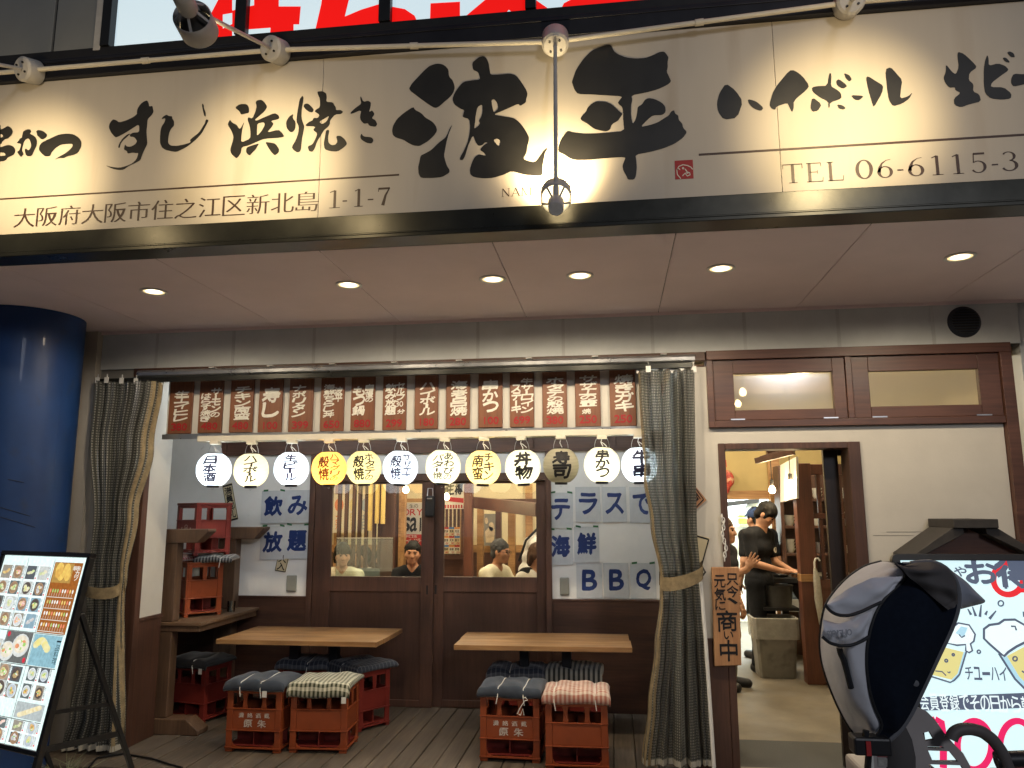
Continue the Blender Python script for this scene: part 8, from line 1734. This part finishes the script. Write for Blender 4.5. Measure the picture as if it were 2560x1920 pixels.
    for nm, yy in (('near_side_shell', y0_), ('far_side_shell', y1_)):
        mb = MB()
        for off in (0, .014):
            L_ = [[G(x, y, yy)+Vector((0, off, 0)) for x, y in P] for P in [sh]+holes]; fl = [p for l in L_ for p in l]; tri = tessellate_polygon([[Vector((p.x, p.z, 0)) for p in l] for l in L_]); mb.add(fl, [tuple(q) for q in tri])
        for P in [sh]+holes:
            n_ = len(P)
            for k in range(n_): a, c = G(*P[k], yy), G(*P[(k+1) % n_], yy); mb.quad(a, c, c+Vector((0, .014, 0)), a+Vector((0, .014, 0)))
        mb.build(nm, M_sh, t, bevel=0)
    mb = MB(); e = [(700, 1330), (800, 1205), (880, 1240), (940, 1300), (1010, 1400), (1080, 1480), (1150, 1550), (1200, 1640), (1235, 1760), (1240, 1950)]
    for (a, c) in zip(e[2:-1], e[3:]): a0, c0_ = G(*a, y0_), G(*c, y0_); mb.quad(a0, c0_, c0_+Vector((0, y1_-y0_, 0)), a0+Vector((0, y1_-y0_, 0))) if False else None
    mb.box(G(500, 1700, YS).x, G(1150, 1700, YS).x, y0_+.02, y1_-.006, G(600, 1800, YS).z-.05, G(600, 1800, YS).z); mb.build('seat_base', M_sh, t, bevel=.01)
    mb = MB(); mb.tube([G(600, 1370, y0_+.03), G(640, 1450, y0_+.03), G(660, 1550, y0_+.03), G(660, 1700, y0_+.03), G(660, 1800, y0_+.03)], .05, 12); mb.build('seat_cushion', M_hk, t, smooth=True)
    # stickers on the shell
    def stick(x0, y0__, x1, y1__, m, nm='sticker', l=.002):
        a, c = G(x0, y0__, y0_), G(x1, y1__, y0_); mb = MB(); mb.box(a.x, c.x, y0_-l, y0_-.0004, c.z, a.z); return mb.build(nm, m, t)
    stick(452, 1545, 500, 1800, M_pwhite); stick(510, 1530, 615, 1580, mat('sticker_red', (0.25, 0.08, 0.08), .5, var=.1)); stick(515, 1585, 610, 1650, mat('sticker_grey', (0.33, 0.32, 0.30), .5, var=.3, scale=90)); stick(625, 1470, 748, 1580, mat('sticker_dark', (0.09, 0.08, 0.075), .4, var=.2)); stick(620, 1600, 750, 1720, mat('sticker_dark2', (0.12, 0.11, 0.10), .4, var=.2)); stick(635, 1482, 738, 1570, mat('sticker_mid', (0.15, 0.13, 0.12), .4, var=.4, scale=40), 'sticker', .003)
    # armrest bar
    mb = MB(); mb.tube([Vector(p) for p in rs([(1060, 1450), (1075, 1400), (1130, 1372), (1200, 1368), (1290, 1390), (1370, 1450), (1430, 1530), (1480, 1640), (1490, 1780)], 40, lambda s: YS+.02+.02*s)], .016, 12); mb.build('grab_bar', mat('rubber_dark', (0.11, 0.098, 0.095), .55, var=.1), t, smooth=True)
    mb = MB(); mb.tube([G(1390, 1600, YS+.05), G(1700, 1590, YS+.04)], .022, 12); mb.build('handle_grip', M_blackp, t, smooth=True)
    # the bicycle itself, below the picture
    bx0, by = G(800, 1900, YS+.19).x, YS+.19; zr_ = G(600, 1800, YS).z-.06
    M_fr = mat('bike_frame_paint', (0.06, 0.07, 0.09), .35, var=.1)
    for x, nm in ((bx0-.10, 'rear_wheel'), (bx0+1.02, 'front_wheel')):
        mb = MB(); mb.tube([(x+.29*math.cos(a), by, .17+.29*math.sin(a)) for a in np.linspace(0, 2*PI, 41)[:-1]], .022, 8, closed=True)
        for k in range(14): a = 2*PI*k/14; mb.tube([(x, by+.02*(-1)**k, .17), (x+.28*math.cos(a), by, .17+.28*math.sin(a))], .0015, 4)
        mb.cyl((x, by-.05, .17), (x, by+.05, .17), .02); mb.build(nm, M_blackp, t, smooth=True)
    mb = MB(); r0 = Vector((bx0-.10, by, .17)); bb = Vector((bx0+.36, by, .15)); hd = Vector((bx0+.80, by, .70)); st = Vector((bx0+.28, by, .62)); fw = Vector((bx0+1.02, by, .17))
    for a, c, r in ((r0, bb, .012), (r0, st, .012), (bb, st, .018), (bb, hd, .020), (hd, fw, .016), (hd, Vector((bx0+.74, by, .98)), .016), (st, Vector((bx0+.25, by, .80)), .014)): mb.tube([a, c], r, 10)
    mb.build('frame', M_fr, t, smooth=True)
    mb = MB(); mb.tube([(bx0-.10, by-.07, .17), (bx0-.12, by-.08, zr_-.02)], .007, 6); mb.tube([(bx0-.10, by+.07, .17), (bx0-.12, by+.08, zr_-.02)], .007, 6); mb.box(bx0-.28, bx0+.20, by-.09, by+.09, zr_-.025, zr_-.005); mb.build('rack', M_black, t)
    mb = MB(); mb.lathe([(.0005, .0), (.09, .01), (.10, .04), (.06, .07), (.0005, .075)], (bx0+.25, by, .79), n=20); mb.build('saddle', M_blackp, t, smooth=True)
    mb = MB(); mb.tube([(bx0+.74, by, .97), (bx0+.72, by-.14, 1.0), (bx0+.58, by-.26, .98)], .012, 8); mb.tube([(bx0+.74, by, .97), (bx0+.72, by+.14, 1.0), (bx0+.58, by+.26, .98)], .012, 8); mb.build('handlebar', M_alu, t, smooth=True)
bike()
